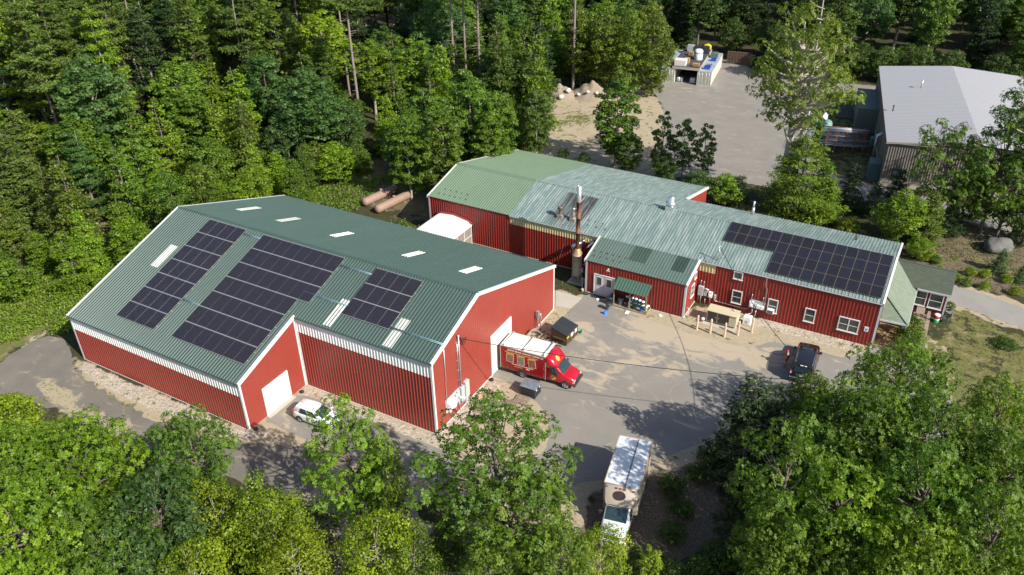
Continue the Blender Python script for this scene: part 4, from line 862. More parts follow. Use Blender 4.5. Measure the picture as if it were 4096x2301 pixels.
for sd_ in (1, -1):
    A = (-1.35, sd_*.79, .98), (.98, sd_*.78, .93), (.28, sd_*.605, 1.39), (-1.25, sd_*.585, 1.40)
    Qs = A if sd_ < 0 else (A[1], A[0], A[3], A[2])
    f = (lambda a, b_: (a, b_)) if sd_ < 0 else (lambda a, b_: (1-b_, 1-a))
    for (u0, u1) in ((.06, .42), (.46, .86)):
        b = MB(); panel(b, Qs, *f(u0, u1), .06, .93, .028); b.build('side_window', car_glass, car)
    b = MB(); b.box((.78, sd_*.80, .92), (.98, sd_*1.0, 1.06)); b.build('mirror', pw, car, bevel=.04, seg=2)
    b = MB(); arch(b, 1.28, .84, .36, sd_); arch(b, -1.25, .85, .36, sd_); b.build('wheel_arch', black_pl, car)
    for x in (1.28, -1.27): wheel(car, x, sd_*.76, .31, .2, out=sd_)
    for x in (-.55, .35): b = MB(); b.box((x-.1, sd_*.845, .78), (x+.1, sd_*.875, .82)); b.build('door_handle', pw, car)
    b = MB(); b.box((1.45, sd_*.50, .62), (1.80, sd_*.80, .76)); b.build('headlight', mat('headlight_glass', (.5, .5, .52), .1, .3), car, bevel=.04)
    b = MB(); b.box((-2.0, sd_*.5, .78), (-1.8, sd_*.80, 1.05)); b.build('tail_light', mat('red_lens', (.45, .03, .02), .2), car, bevel=.04)
b = MB(); b.box((1.7, -.6, .24), (2.02, .6, .40)); b.build('front_grille', black_pl, car, bevel=.03)
b = MB(); b.tube([(-1.2, 0, 1.48), (-1.42, 0, 1.62)], .008, 5); b.build('antenna', black_rub, car)

# ---- black SUV
pb = mat('black_car_paint', (.012, .010, .009), .14, coat=.8)
suv = empty('suv_car', (59.28, 23.0, .008), radians(90+3.6), 'large black SUV with roof rails parked nose to the red wall', 'car')
b = MB()
loft(b, [bodyring(*s_, .05) for s_ in [(-2.58, .90, .45, .75, .82), (-2.52, .98, .38, 1.06, 1.12), (-2.3, 1.01, .32, 1.1, 1.15), (-1.0, 1.02, .30, 1.10, 1.14), (.8, 1.02, .30, 1.09, 1.14), (1.3, 1.0, .32, 1.06, 1.16), (2.2, .97, .36, .98, 1.10), (2.5, .90, .40, .90, 1.02), (2.62, .74, .45, .80, .9)]])
loft(b, [ring(-2.52, .92, 1.05, .88, 1.15), ring(-2.38, .94, 1.05, .76, 1.82), ring(-1.8, .95, 1.05, .78, 1.88), ring(.0, .95, 1.05, .79, 1.90), ring(.75, .94, 1.05, .76, 1.85), ring(1.15, .92, 1.05, .80, 1.50), ring(1.45, .86, 1.05, .84, 1.15)])
b.build('body', pb, suv, bevel=.02)
b = MB(); panel(b, [(1.42, -.80, 1.15), (1.42, .80, 1.15), (.80, .70, 1.83), (.80, -.70, 1.83)], .02, .98, .04, .94, .03); b.build('windshield', car_glass, suv)
b = MB(); panel(b, [(-2.535, .80, 1.14), (-2.535, -.80, 1.14), (-2.40, -.70, 1.80), (-2.40, .70, 1.80)], .03, .97, .05, .92, .03); b.build('rear_window', car_glass, suv)
for sd_ in (1, -1):
    A = (-2.3, sd_*.96, 1.16), (1.25, sd_*.95, 1.14), (.75, sd_*.79, 1.80), (-2.2, sd_*.78, 1.80)
    Qs = A if sd_ < 0 else (A[1], A[0], A[3], A[2]); f = (lambda a, b_: (a, b_)) if sd_ < 0 else (lambda a, b_: (1-b_, 1-a))
    for (u0, u1) in ((.04, .28), (.31, .58), (.61, .88)):
        b = MB(); panel(b, Qs, *f(u0, u1), .05, .93, .025); b.build('side_window', mat('tinted_glass', (.03, .028, .02), .08, noise=(2, .5, (.09, .085, .06))), suv)
    b = MB(); b.tube([(-2.1, sd_*.70, 1.90), (-2.0, sd_*.71, 1.96), (.4, sd_*.72, 1.97), (.55, sd_*.70, 1.90)], .025, 6); b.build('roof_rail', chrome, suv)
    b = MB(); b.box((.95, sd_*.98, 1.12), (1.12, sd_*1.22, 1.34)); b.build('mirror', pb, suv, bevel=.04, seg=2)
    b = MB(); arch(b, 1.55, 1.0, .45, sd_); arch(b, -1.40, 1.01, .45, sd_); b.build('wheel_arch', black_pl, suv)
    for x in (1.55, -1.40): wheel(suv, x, sd_*.90, .40, .27, out=sd_)
    b = MB(); b.box((-2.56, sd_*.82, .85), (-2.44, sd_*1.0, 1.20)); tl = b.build('tail_light', mat('tail_lens', (.38, .04, .03), .2), suv, bevel=.02)
    b = MB(); b.box((-2.575, sd_*.87, .95), (-2.55, sd_*.96, 1.12)); b.build('reversing_lens', white_box, tl)
b = MB()
for k in range(5): b.box((-1.9, -.42+k*.21-.012, 1.912), (-.1, -.42+k*.21+.012, 1.925))
b.build('roof_ribs', pb, suv)
b = MB(); b.box((.15, -.45, 1.905), (.45, .45, 1.915)); b.build('sunroof', car_glass, suv)
b = MB(); b.box((-2.66, -.95, .50), (-2.45, .95, .66)); b.build('rear_bumper', chrome, suv, bevel=.03)
b = MB(); b.box((-2.62, -.98, .30), (-2.45, .98, .50)); b.build('bumper_skirt', black_pl, suv, bevel=.03)
b = MB(); b.box((-2.575, -.52, .95), (-2.55, .52, 1.03)); b.build('tailgate_trim', chrome, suv)
b = MB(); b.box((-2.59, -.17, .80), (-2.575, .17, .95)); b.build('licence_plate', mat('plate', (.6, .58, .58), .5, noise=(20, .6, (.45, .2, .2))), suv)
b = MB(); b.box((-2.46, -.3, 1.85), (-2.38, .25, 1.875)); b.build('brake_light', white_box, suv)

# ---- cutaway box trucks
def cab(root, x0, paint, hw=.98, glassm=car_glass):
    """van nose starting at x0, front wheel at x0+1.75"""
    b = MB()
    loft(b, [bodyring(x, w_, z0, z1, zt, .05) for x, w_, z0, z1, zt in [(x0, hw, .42, 1.25, 1.30), (x0+1.0, hw, .42, 1.25, 1.36), (x0+1.5, hw-.01, .42, 1.2, 1.36), (x0+2.1, hw-.06, .44, 1.06, 1.20), (x0+2.45, hw-.14, .46, .94, 1.04), (x0+2.55, hw-.24, .5, .86, .92)]])
    loft(b, [ring(x0, hw-.03, 1.2, hw-.1, 2.12), ring(x0+.75, hw-.04, 1.2, hw-.14, 2.12), ring(x0+1.15, hw-.06, 1.2, hw-.12, 1.75), ring(x0+1.58, hw-.1, 1.2, hw-.12, 1.34)])
    b.build('cab', paint, root, bevel=.02)
    b = MB(); panel(b, [(x0+1.55, -.80, 1.36), (x0+1.55, .80, 1.36), (x0+.82, .76, 2.08), (x0+.82, -.76, 2.08)], .02, .98, .02, .94, .05); b.build('windshield', glassm, root)
    for sd_ in (1, -1):
        A = (x0+.1, sd_*(hw-.02), 1.28), (x0+1.35, sd_*(hw-.04), 1.28), (x0+.8, sd_*(hw-.13), 2.02), (x0+.1, sd_*(hw-.10), 2.02)
        Qs = A if sd_ < 0 else (A[1], A[0], A[3], A[2]); f = (lambda a, b_: (a, b_)) if sd_ < 0 else (lambda a, b_: (1-b_, 1-a))
        b = MB(); panel(b, Qs, *f(.12, .86), .06, .9, .03); b.build('side_window', glassm, root)
        b = MB(); b.box((x0+1.0, sd_*(hw+.05), 1.25), (x0+1.14, sd_*(hw+.32), 1.62)); b.beam((x0+1.05, sd_*(hw-.05), 1.35), (x0+1.05, sd_*(hw+.1), 1.42), .04); b.build('mirror', black_pl, root, bevel=.03)
        b = MB(); arch(b, x0+1.75, hw-.02, .46, sd_); b.build('wheel_arch', black_pl, root)
        wheel(root, x0+1.75, sd_*(hw-.10), .39, .24, out=sd_)
        b = MB(); b.box((x0+2.38, sd_*.52, .80), (x0+2.56, sd_*.84, .97)); hl = b.build('headlight', mat('headlight_glass', (.5, .5, .52), .1, .3), root, bevel=.03)
        b = MB(); b.box((x0+2.33, sd_*.60, .68), (x0+2.55, sd_*.88, .79)); b.build('turn_signal', mat('amber_lens', (.75, .22, .02), .2), root, bevel=.02)
    b = MB(); b.box((x0+2.5, -.5, .66), (x0+2.6, .5, .95)); b.build('front_grille', black_pl, root, bevel=.02)
    b = MB(); b.tube([(x0+1.5, -.5, 1.44), (x0+1.25, -.05, 1.66)], .012, 5); b.tube([(x0+1.5, .2, 1.44), (x0+1.25, .6, 1.66)], .012, 5); b.build('wiper', black_rub, root)
    return root
redp = mat('red_truck_paint', (.40, .006, .016), .25, coat=.5)
redw = mat('dark_red_vinyl_wrap', (.25, .006, .010), .35)
rt = empty('red_box_truck', (37.50, 10.92, .008), radians(3.2), 'red coffee delivery truck with white roof backed up to the open warehouse door', 'box truck')
BX0, BX1, HWT, ZT0, ZT1 = -2.12, 2.28, 1.13, .52, 2.95
b = MB(); b.box((BX0, -HWT, ZT0), (BX1, HWT, ZT1-.02)); b.build('cargo_box', redw, rt, bevel=.02)
roofw = mat('off_white_fibreglass', (.70, .67, .58), .5, noise=(2, .3, (.62, .58, .48)))
b = MB(); b.box((BX0+.03, -HWT+.04, ZT1-.02), (BX1-.02, HWT-.04, ZT1+.015)); b.build('box_roof', roofw, rt)
b = MB()
for sd_ in (1, -1): b.box((BX0, sd_*(HWT-.03), ZT1-.05), (BX1, sd_*(HWT+.025), ZT1+.03)); b.box((BX1-.05, sd_*(HWT-.01), ZT0), (BX1+.02, sd_*(HWT+.02), ZT1-.6)); b.box((BX0-.02, sd_*(HWT-.05), ZT0), (BX0+.03, sd_*(HWT+.02), ZT1))
b.box((BX0-.02, -HWT, ZT1-.05), (BX0+.04, HWT, ZT1+.03)); b.build('box_edge_rail', alu, rt)
for x in (BX0+.3, .1, BX1-.22):
    b = MB(); b.tube([(x, -HWT+.08, ZT1+.14), (x, HWT-.08, ZT1+.14)], .045 if x > 1 else .03, 8)
    for sd_ in (1, -1): b.box((x-.06, sd_*(HWT-.04), ZT1), (x+.06, sd_*(HWT-.16), ZT1+.2))
    b.build('roof_crossbar', steel, rt)
b = MB()   # wind fairing from box to windshield
fr_ = [(BX1, HWT, 1.9, ZT1), (BX1+.35, HWT-.01, 1.95, ZT1-.10), (BX1+.65, HWT-.06, 2.0, ZT1-.30), (BX1+.9, HWT-.14, 2.05, ZT1-.58), (BX1+1.02, HWT-.24, 2.06, ZT1-.80)]
loft(b, [[(x, hw, z0), (x, hw, (z0+zt)/2), (x, hw-.05, zt-.18), (x, hw-.22, zt-.03), (x, 0, zt+.03), (x, -hw+.22, zt-.03), (x, -hw+.05, zt-.18), (x, -hw, (z0+zt)/2), (x, -hw, z0)] for x, hw, z0, zt in fr_]); b.build('wind_fairing', redp, rt)
cab(rt, BX1+.05, redp)
x0 = BX1+.05
b = MB(); b.box((x0+2.45, -.95, .40), (x0+2.68, .95, .64)); b.build('front_bumper', black_pl, rt, bevel=.05, seg=2)
for sd_ in (1, -1):
    b = MB(); arch(b, 0, HWT+.0, .47, sd_, top=None); b.build('wheel_arch', black_pl, rt); wheel(rt, 0, sd_*(HWT-.12), .39, .26, out=sd_)
    b = MB(); b.box((x0+.12, sd_*.975, 1.12), (x0+.22, sd_*1.0, 1.22)); b.build('door_handle', black_pl, rt)
b = MB(); b.box((BX0+.1, -.5, .3), (4.0, .5, .52)); b.build('chassis', black_rub, rt)
# lettering and pictures on the near side
wt_ = mat('white_lettering', (.8, .8, .78), .5); yl_ = mat('yellow_lettering', (.75, .42, .03), .5)
RS = (pi/2, 0, 0); ys_ = -HWT-.006
lw = lambda s_, sz, m_, x, z, nm, bold=0: text_mesh(s_, sz, m_, rt, (x, ys_, z), RS, nm, bold=bold)
lw("DEAN'S BEANS ORGANIC COFFEE CO.", .205, wt_, -1.42, 2.63, 'lettering', .004)
lw("Brew Great Coffee. Create Real Change.", .19, yl_, -1.62, 2.41, 'lettering', .004)
lw("ACTIVISM. ECOLOGY. DEVELOPMENT.", .125, wt_, -1.0, 1.22, 'lettering', .003)
lw("deansbeans.com", .125, yl_, -.75, 1.03, 'lettering', .003)
cream_f = mat('cream_paper', (.62, .50, .32), .6); kraft = mat('kraft_tag', (.55, .36, .12), .6)
for k, (xc, tl, cc) in enumerate([(-1.16, -.07, (.10, .04, .025)), (-.10, .03, (.10, .09, .085)), (.98, .12, (.20, .03, .02))]):
    ph = mat('picture_%s' % 'abc'[k], cc, .5, noise=[(5, .9, (.42, .25, .13)), (9, .7, (.05, .035, .03)), (13, .5, [(.5, .35, .22), (.5, .5, .5), (.5, .1, .08)][k])])
    b = MB(); b.box((-.36, -.006, -.47), (.36, 0, .47), 0); b.box((-.31, -.010, -.42), (.31, -.006, .40), 1); b.box((-.26, -.014, .36), (.26, -.010, .52), 2)
    o = b.build('poster', [cream_f, ph, kraft], rt); o.location = (xc, ys_+.003, 1.86); o.rotation_euler = (0, -tl, 0)
beans = mat('coffee_bean_print', (.11, .03, .018), .5, noise=[(12, .9, (.30, .13, .07)), (22, .5, (.04, .015, .01))])
rng = random.Random(5); b = MB(); n_ = 60; top = [.16+.05*sin(i*.9)+.06*rng.random()+(.12 if i < 16 else 0) for i in range(n_)]
pts = [(BX0+.05+(BX1-.12-BX0-.05)*i/(n_-1), ZT0+.03+top[i]) for i in range(n_)]; pts = [(x, z) for x, z in pts if abs(x) > .5]
for seg in ([p for p in pts if p[0] < 0], [p for p in pts if p[0] > 0]):
    b = MB(); b.poly([(seg[0][0], ys_, ZT0+.02)]+[(seg[-1][0], ys_, ZT0+.02)]+[(x, ys_, z) for x, z in reversed(seg)]); b.build('bean_print', beans, rt)
b.build('bean_print', beans, rt) if False else None
def emblem(parent, loc, rot, r, name='round_emblem'):
    b = MB(); P = lambda rr, t: (rr*cos(t), rr*sin(t), 0)
    b._add([(rr*cos(2*pi*k/20), rr*sin(2*pi*k/20)*1.0, z) for rr, z in ((r, 0), (r, .004)) for k in range(20)], [tuple(range(20, 40)), tuple(reversed(range(20)))], 0)
    for k in range(12): t = 2*pi*k/12; b._add([(rr*cos(t+dt), rr*sin(t+dt), .007) for rr, dt in ((r*.62, -.13), (r*.9, -.10), (r*.9, .10), (r*.62, .13))], [(0, 1, 2, 3)], 1)
    b._add([(r*.45*cos(2*pi*k/14), r*.3*sin(2*pi*k/14), .007) for k in range(14)], [tuple(range(14))], 2)
    o = b.build(name, [mat('emblem_yellow', (.72, .45, .08), .5), mat('emblem_red', (.45, .05, .03), .5), mat('emblem_green', (.15, .25, .12), .5)], parent); o.location = loc; o.rotation_euler = rot; return o
emblem(rt, (x0+.62, -1.0, .93), RS, .27); emblem(rt, (x0+.72, -.25, 2.54), (0, radians(46), 0), .26)
b = MB()
for x, z in [(1.55-.95, 1.95), (.60, 1.8), (2.1, 1.9), (2.1, 1.7), (2.12, 1.5), (2.12, 1.1), (2.12, .85)]: b.tube([(x, ys_+.01, z), (x, ys_-.01, z)], .018, 6)
for x in (.45, .58, .71): b.tube([(x, ys_+.01, 1.07), (x, ys_-.004, 1.07)], .055, 10)
b.build('white_marks', wt_, rt)

ww = mat('white_box_roof', (.58, .60, .62), .35, noise=(1.5, .3, (.58, .6, .63)))
beige = mat('beige_box_paint', (.40, .34, .27), .4, noise=(1, .3, (.33, .28, .22)))
WTR = empty('white_box_truck', (51.35, -.3, 0), radians(-79.5), 'white box truck with dark oval on its cab-over nose, parked in tree shade', 'box truck')
BX0, BX1, HWT, ZT0, ZT1 = -4.1, .95, 1.24, .6, 3.25
b = MB(); b.box((BX0, -HWT, ZT0), (BX1, HWT, ZT1-.02)); b.build('cargo_box', beige, WTR, bevel=.03)
b = MB(); b.box((BX0+.05, -HWT+.06, ZT1-.02), (BX1-.02, .20, ZT1+.01)); b.box((BX0+.05, .27, ZT1-.02), (BX1-.02, HWT-.06, ZT1+.01)); b.build('box_roof', ww, WTR)
b = MB(); b.box((BX0+.05, .18, ZT1-.01), (BX1-.02, .29, ZT1+.022)); b.build('roof_seam', mat('seam_sealant', (.16, .15, .14), .7, noise=(6, .6, (.3, .28, .26)), streak=(3, 1, 1)), WTR)
b = MB(); b.box((BX0, -HWT, ZT1-.03), (BX0+.07, HWT, ZT1+.02)); b.box((BX0, -HWT-.01, ZT1-.04), (BX1, -HWT+.06, ZT1+.02)); b.box((BX0, HWT-.06, ZT1-.04), (BX1, HWT+.01, ZT1+.02)); b.build('box_edge_rail', mat('tan_rail', (.45, .38, .29), .5), WTR)
b = MB()
fr_ = [(BX1, HWT, 2.0, ZT1), (BX1+.18, HWT-.02, 2.05, ZT1-.12), (BX1+.55, HWT-.12, 2.12, ZT1-.48), (BX1+.85, HWT-.3, 2.15, ZT1-.85), (BX1+.95, HWT-.40, 2.16, ZT1-1.0)]
loft(b, [[(x, hw, z0), (x, hw, (z0+zt)/2), (x, hw-.04, zt-.12), (x, hw-.16, zt-.02), (x, 0, zt+.03), (x, -hw+.16, zt-.02), (x, -hw+.04, zt-.12), (x, -hw, (z0+zt)/2), (x, -hw, z0)] for x, hw, z0, zt in fr_]); nose = b.build('cab_over_nose', beige, WTR)
b = MB(); nn = Vector((.73, 0, .69)).normalized(); cpt = Vector((BX1+.56, 0, ZT1-.44)); uu = Vector((0, 1, 0)); vv = nn.cross(uu)
b._add([cpt+nn*.05+uu*.42*cos(2*pi*k/24)+vv*.32*sin(2*pi*k/24) for k in range(24)]+[cpt+nn*.02+uu*.42*cos(2*pi*k/24)+vv*.32*sin(2*pi*k/24) for k in range(24)], [tuple(range(24)), tuple(reversed(range(24, 48)))]+[(k, (k+1) % 24, 24+(k+1) % 24, 24+k) for k in range(24)])
b.build('oval_emblem', mat('dark_oval_print', (.02, .02, .026), .3, noise=(4, .5, (.12, .05, .025))), nose)
for y in (-1.0, -.28, 0, .28, .95):
    b = MB(); b.box((BX1+.2, y-.07, ZT1-.14), (BX1+.29, y+.07, ZT1-.04)); b.build('marker_light', mat('amber_marker', (.35, .10, .03), .3), nose)
wp2 = mat('white_cab_paint', (.62, .64, .66), .3, coat=.4)
x0 = BX1+.05; cab(WTR, x0, wp2)
b = MB(); b.box((x0+2.42, -.98, .42), (x0+2.66, .98, .68)); b.build('front_bumper', white_box, WTR, bevel=.05, seg=2)
for sd_ in (1, -1):
    b = MB(); arch(b, -2.4, HWT, .5, sd_); b.build('wheel_arch', black_pl, WTR); wheel(WTR, -2.4, sd_*(HWT-.13), .39, .26, out=sd_)
b = MB(); b.box((BX0+.1, -.5, .3), (BX1+1.6, .5, .6)); b.build('chassis', black_rub, WTR)

# ------------------------------------------------ person in red cap
def skin_body(name, verts, edges, radii, m_, parent=None, sub=1):
    me = bpy.data.meshes.new(name); me.from_pydata(verts, edges, []); me.update(); me.materials.append(m_)
    o = bpy.data.objects.new(name, me); COL.objects.link(o)
    if parent: o.parent = parent
    s_ = o.modifiers.new('skin', 'SKIN'); me.skin_vertices.new() if not me.skin_vertices else None
    sv = me.skin_vertices[0].data
    for i, r_ in enumerate(radii): sv[i].radius = (r_, r_) if not hasattr(r_, '__len__') else r_; sv[i].use_root = (i == 0)
    s_.use_smooth_shade = True; u = o.modifiers.new('sub', 'SUBSURF'); u.levels = sub; u.render_levels = sub
    return o
skinm = mat('skin', (.52, .26, .17), .5); shirt = mat('maroon_shirt', (.16, .012, .02), .8); shorts_m = mat('khaki_shorts', (.19, .15, .11), .85); capm = mat('red_cap', (.60, .012, .03), .7)
pe = empty('person', (57.78, 22.45, .008), radians(170), 'person in red cap, maroon shirt and shorts holding a phone beside the black SUV', 'person')
V_ = [(0, 0, .92), (0, 0, 1.12), (.01, 0, 1.34), (.02, 0, 1.47), (.05, 0, 1.56), (.07, 0, 1.66), (.07, 0, 1.74)]
R_ = [(.15, .11), (.13, .10), (.16, .10), .055, .075, .088, .06]
E_ = [(i, i+1) for i in range(6)]
def limb(start, pts, rads):
    last = start
    for p, r_ in zip(pts, rads): V_.append(p); R_.append(r_); E_.append((last, len(V_)-1)); last = len(V_)-1
    return last
for sd_ in (1, -1):
    h = limb(0, [(0, sd_*.10, .86), (.02, sd_*.12, .50), (-.02, sd_*.13, .12), (-.02, sd_*.13, .05), (.10, sd_*.15, .035)], [.09, .058, .04, .045, .035])
    h = limb(2, [(.01, sd_*.19, 1.38), (.02, sd_*.24, 1.12), (.22, sd_*.14, 1.14), (.30, sd_*.08, 1.16)], [.06, .045, .034, .030])
    for k in range(4): limb(h, [(.34, sd_*(.06-.0)-sd_*.018*k, 1.185-.012*k), (.36+.004*k, sd_*.035-sd_*.018*k, 1.20-.012*k)], [.010, .008])
    limb(h, [(.32, sd_*.05, 1.205), (.345, sd_*.03, 1.225)], [.011, .009])
skin_body('body', V_, E_, R_, skinm, pe)
skin_body('shirt', [(0, 0, .90), (0, 0, 1.12), (.01, 0, 1.34), (.02, 0, 1.43), (.01, .19, 1.38), (.02, .235, 1.20), (.01, -.19, 1.38), (.02, -.235, 1.20)], [(0, 1), (1, 2), (2, 3), (2, 4), (4, 5), (2, 6), (6, 7)], [(.17, .13), (.165, .13), (.18, .125), .08, .085, .07, .085, .07], shirt, pe)
skin_body('shorts', [(0, 0, .93), (0, .1, .84), (.015, .12, .58), (0, -.1, .84), (.015, -.12, .58)], [(0, 1), (1, 2), (0, 3), (3, 4)], [(.16, .13), .105, .09, .105, .09], shorts_m, pe)
b = MB(); b.lathe((.07, 0, 1.70), [(.108, 0), (.108, .05), (.085, .09), (.0, .11)], 14); b.prism([(.05+.14*cos(t)*1.0, .10*sin(t)) for t in [radians(a) for a in range(-90, 91, 20)]], lambda u, v, w_: (u+.07, v, 1.70+w_-.1*(u-.05)), .012); b.build('cap', capm, pe)
b = MB(); b.box((.10, -.022, 1.66), (.175, .022, 1.68)); b.tube([(.155, 0, 1.68), (.17, 0, 1.645)], .016, 6); b.lathe((.16, .035, 1.675), [(.001, -.01), (.012, 0), (.001, .01)], 6); b.lathe((.16, -.035, 1.675), [(.001, -.01), (.012, 0), (.001, .01)], 6); b.build('nose_and_eyes', skinm, pe)
for sd_ in (1, -1):
    b = MB(); b.box((-.08, sd_*.13-.05, 0), (.19, sd_*.13+.05, .07)); b.build('shoe', mat('dark_shoe', (.03, .025, .02), .7), pe, bevel=.02)
b = MB(); b.box((-.035, -.07, 0), (.035, .07, .01)); ph = b.build('phone', black_pl); ph.location = (57.78-.34, 22.45+.06, 1.22); ph.rotation_euler = (0, radians(-30), radians(170)); tag(ph, 'small dark phone held in the hands of the person in red cap', 'phone')

# ------------------------------------------------ things round the parking lot
def bucket(name, loc, r, h, m_, label, cat, group=None, lid=None, up=False, parent=None, n=16):
    t = empty(name, loc, 0, label, cat, group)
    b = MB(); pr = [(r*.82, 0), (r*.98, h*.97), (r*1.04, h*.97), (r*1.04, h)] if not up else [(r*1.04, 0), (r*1.04, .03), (r*.98, .03), (r*.82, h)]
    if lid is None and not up: pr += [(r*.95, h), (r*.8, .04), (0, .04)]
    b.lathe((0, 0, 0), pr, n); b.build('bucket' if name == 'bucket' else 'bin_body', m_, t)
    if lid is not None:
        b = MB(); b.lathe((0, 0, h-.01), [(r*1.1, -.02), (r*1.12, .03), (r*.9, .06), (r*.5, .085), (0, .09)], n); b.build('lid', lid, t)
    return t
gb_m = mat('grey_bin_plastic', (.17, .20, .22), .5, noise=(3, .3, (.13, .155, .17))); gr_m = mat('dark_green_bin', (.012, .06, .045), .4); navy = mat('navy_lid', (.012, .03, .05), .4); blu = mat('bright_blue_plastic', (.01, .17, .62), .35); grn = mat('bright_green_plastic', (.0, .30, .09), .35); wpl = mat('white_plastic', (.75, .75, .73), .4)
def bin_(loc, r, h, m_, lid, label, group='dustbins by the green canopy'):
    t = bucket('trash_bin', loc, r, h, m_, label, 'bin', group, lid=lid)
    for sd_ in (1, -1): b = MB(); b.box((sd_*r*.9, -.06, h*.78), (sd_*r*1.12, .06, h*.88)); b.build('handle', m_, t)
    return t
bin_((39.62, 24.62, .008), .30, .80, gr_m, navy, 'blue green bin with flat lid between the double door and the canopy post')
bin_((39.90, 23.62, .008), .27, .74, gb_m, black_pl, 'grey bin with shiny black lid, the nearest to the parking lot')
bin_((39.75, 25.30, .008), .28, .80, gr_m, gr_m, 'dark green bin in deep shade behind the canopy post')
bin_((40.68, 24.98, .13), .30, .78, gb_m, navy, 'large grey blue bin at the left under the canopy')
bin_((41.42, 24.90, .13), .26, .62, mat('slate_bin', (.06, .07, .10), .5), navy, 'slate bin in the middle under the canopy')
bin_((42.22, 24.86, .13), .28, .74, gr_m, gr_m, 'green bin with ridged sides behind the canopy middle post')
for (loc, r, h, m_, lid, lab, g) in [
    ((39.98, 22.72, .008), .16, .38, blu, None, 'upside down blue bucket standing alone on the asphalt', None),
    ((39.22, 18.55, .008), .15, .36, grn, None, 'green bucket at the corner of the brown dumpster', None),
    ((42.98, 24.62, .13), .15, .36, blu, None, 'blue bucket on the front edge of the canopy deck', 'buckets under the green canopy'),
    ((43.40, 25.02, .13), .15, .42, wpl, wpl, 'white jug shaped bucket beside the right canopy post', 'buckets under the green canopy'),
    ((43.45, 25.42, .13), .16, .36, grn, wpl, 'green bucket with white lid outside the right canopy post', 'buckets under the green canopy'),
    ((42.95, 25.30, .13), .15, .36, grn, wpl, 'lower green bucket in the right hand stack', 'buckets under the green canopy'),
    ((42.95, 25.30, .53), .15, .36, grn, wpl, 'upper green bucket in the right hand stack', 'buckets under the green canopy'),
    ((42.55, 25.40, .13), .15, .36, blu, wpl, 'lower blue bucket in the stack next to the green ones', 'buckets under the green canopy'),
    ((42.55, 25.40, .53), .15, .36, blu, wpl, 'upper blue bucket in the stack next to the green ones', 'buckets under the green canopy'),
    ((42.12, 25.50, .13), .15, .36, blu, wpl, 'lower blue bucket of the stack behind the green bin', 'buckets under the green canopy'),
    ((42.12, 25.50, .53), .15, .36, blu, wpl, 'upper blue bucket of the stack behind the green bin', 'buckets under the green canopy'),
    ((41.72, 25.50, .53), .15, .36, blu, wpl, 'blue bucket left of the middle post, high in its stack', 'buckets under the green canopy'),
    ((41.72, 25.50, .13), .15, .36, grn, wpl, 'green bucket at the bottom behind the middle post', 'buckets under the green canopy'),
    ((41.15, 25.50, .53), .16, .36, grn, wpl, 'green bucket with white rim above the slate bin', 'buckets under the green canopy'),
    ((41.15, 25.50, .13), .16, .36, mat('yellow_plastic', (.6, .38, .02), .4), wpl, 'yellow bucket low between the grey bins', 'buckets under the green canopy'),
    ((48.98, 25.85, .06), .16, .38, mat('pinkish_bucket', (.55, .42, .42), .5), wpl, 'pale pink bucket at the left end of the generator', None)]:
    bucket('bucket', loc, r, h, m_, lab, 'bucket', g, lid=lid, up=(lid is None and 'upside' in lab))
# canopy shelter
cs = empty('storage_canopy', (0, 0, 0), 0, 'small lean-to canopy with green metal roof and wooden posts over bins', 'canopy')
zc0, zc1 = 2.05, 2.75; cx0, cx1 = 39.95, 43.62; cy0, cy1 = 24.35, 25.72
sl_ = (zc1-zc0)/(cy1-cy0)
ribbed(MB(), (cx0, cy0, zc0+.06), X3, Vector((0, 1, sl_)), Vector((0, -sl_, 1)).normalized(), cx1-cx0, 0, cy1-cy0, pitch=.305, h=.045, bw=.11, tw=.04).build('roof', mat('forest_green_sheet', (.05, .105, .075), .45, noise=(3, .4, (.07, .13, .1))), cs, fixn=False)
for x in (40.05, 41.78, 43.5): b = MB(); b.box((x-.05, 24.55, 0), (x+.05, 24.65, zc0+.12)); b.build('post', wood_old, cs)
b = MB(); b.box((40.0, 24.55, zc0+.02), (43.55, 24.62, zc0+.12)); b.build('beam', wood_old, cs)
b = MB()
for k in range(9): b.box((39.98, 24.50+k*.13, .0), (43.6, 24.50+k*.13+.12, .12))
b.box((39.98, 24.43, 0), (43.6, 24.49, .16)); b.box((43.6, 24.43, 0), (43.66, 25.7, .22)); b.build('deck', wood_old, cs)
sh = empty('shovel', (41.85, 24.0, .008), 0, 'white snow shovel leaning against the canopy deck', 'shovel')
b = MB(); b.hexa([(-.2, -.3, .02), (.2, -.3, .02), (.18, .15, .12), (-.18, .15, .12), (-.2, -.3, .04), (.2, -.3, .04), (.18, .15, .14), (-.18, .15, .14)]); b.build('blade', wpl, sh)
b = MB(); b.tube([(0, .1, .12), (-.1, .42, .55), (-.2, .75, 1.2)], .02, 6); b.tube([(-.28, .75, 1.2), (-.12, .75, 1.2)], .02, 6); b.build('handle', wood_old, sh)
for (x, y, lab) in [(38.25, 24.85, 'small white ring cover on the ground beside the lean-to corner'), (44.95, 25.0, 'small white ring cover on the ground in front of the lean-to wall')]:
    b = MB(); b.lathe((0, 0, 0), [(.2, 0), (.2, .07), (.15, .08), (.13, .03), (0, .03)], 16); o = b.build('drain_cover', wpl); o.location = (x, y, .01); tag(o, lab, 'drain cover', 'white drain covers')
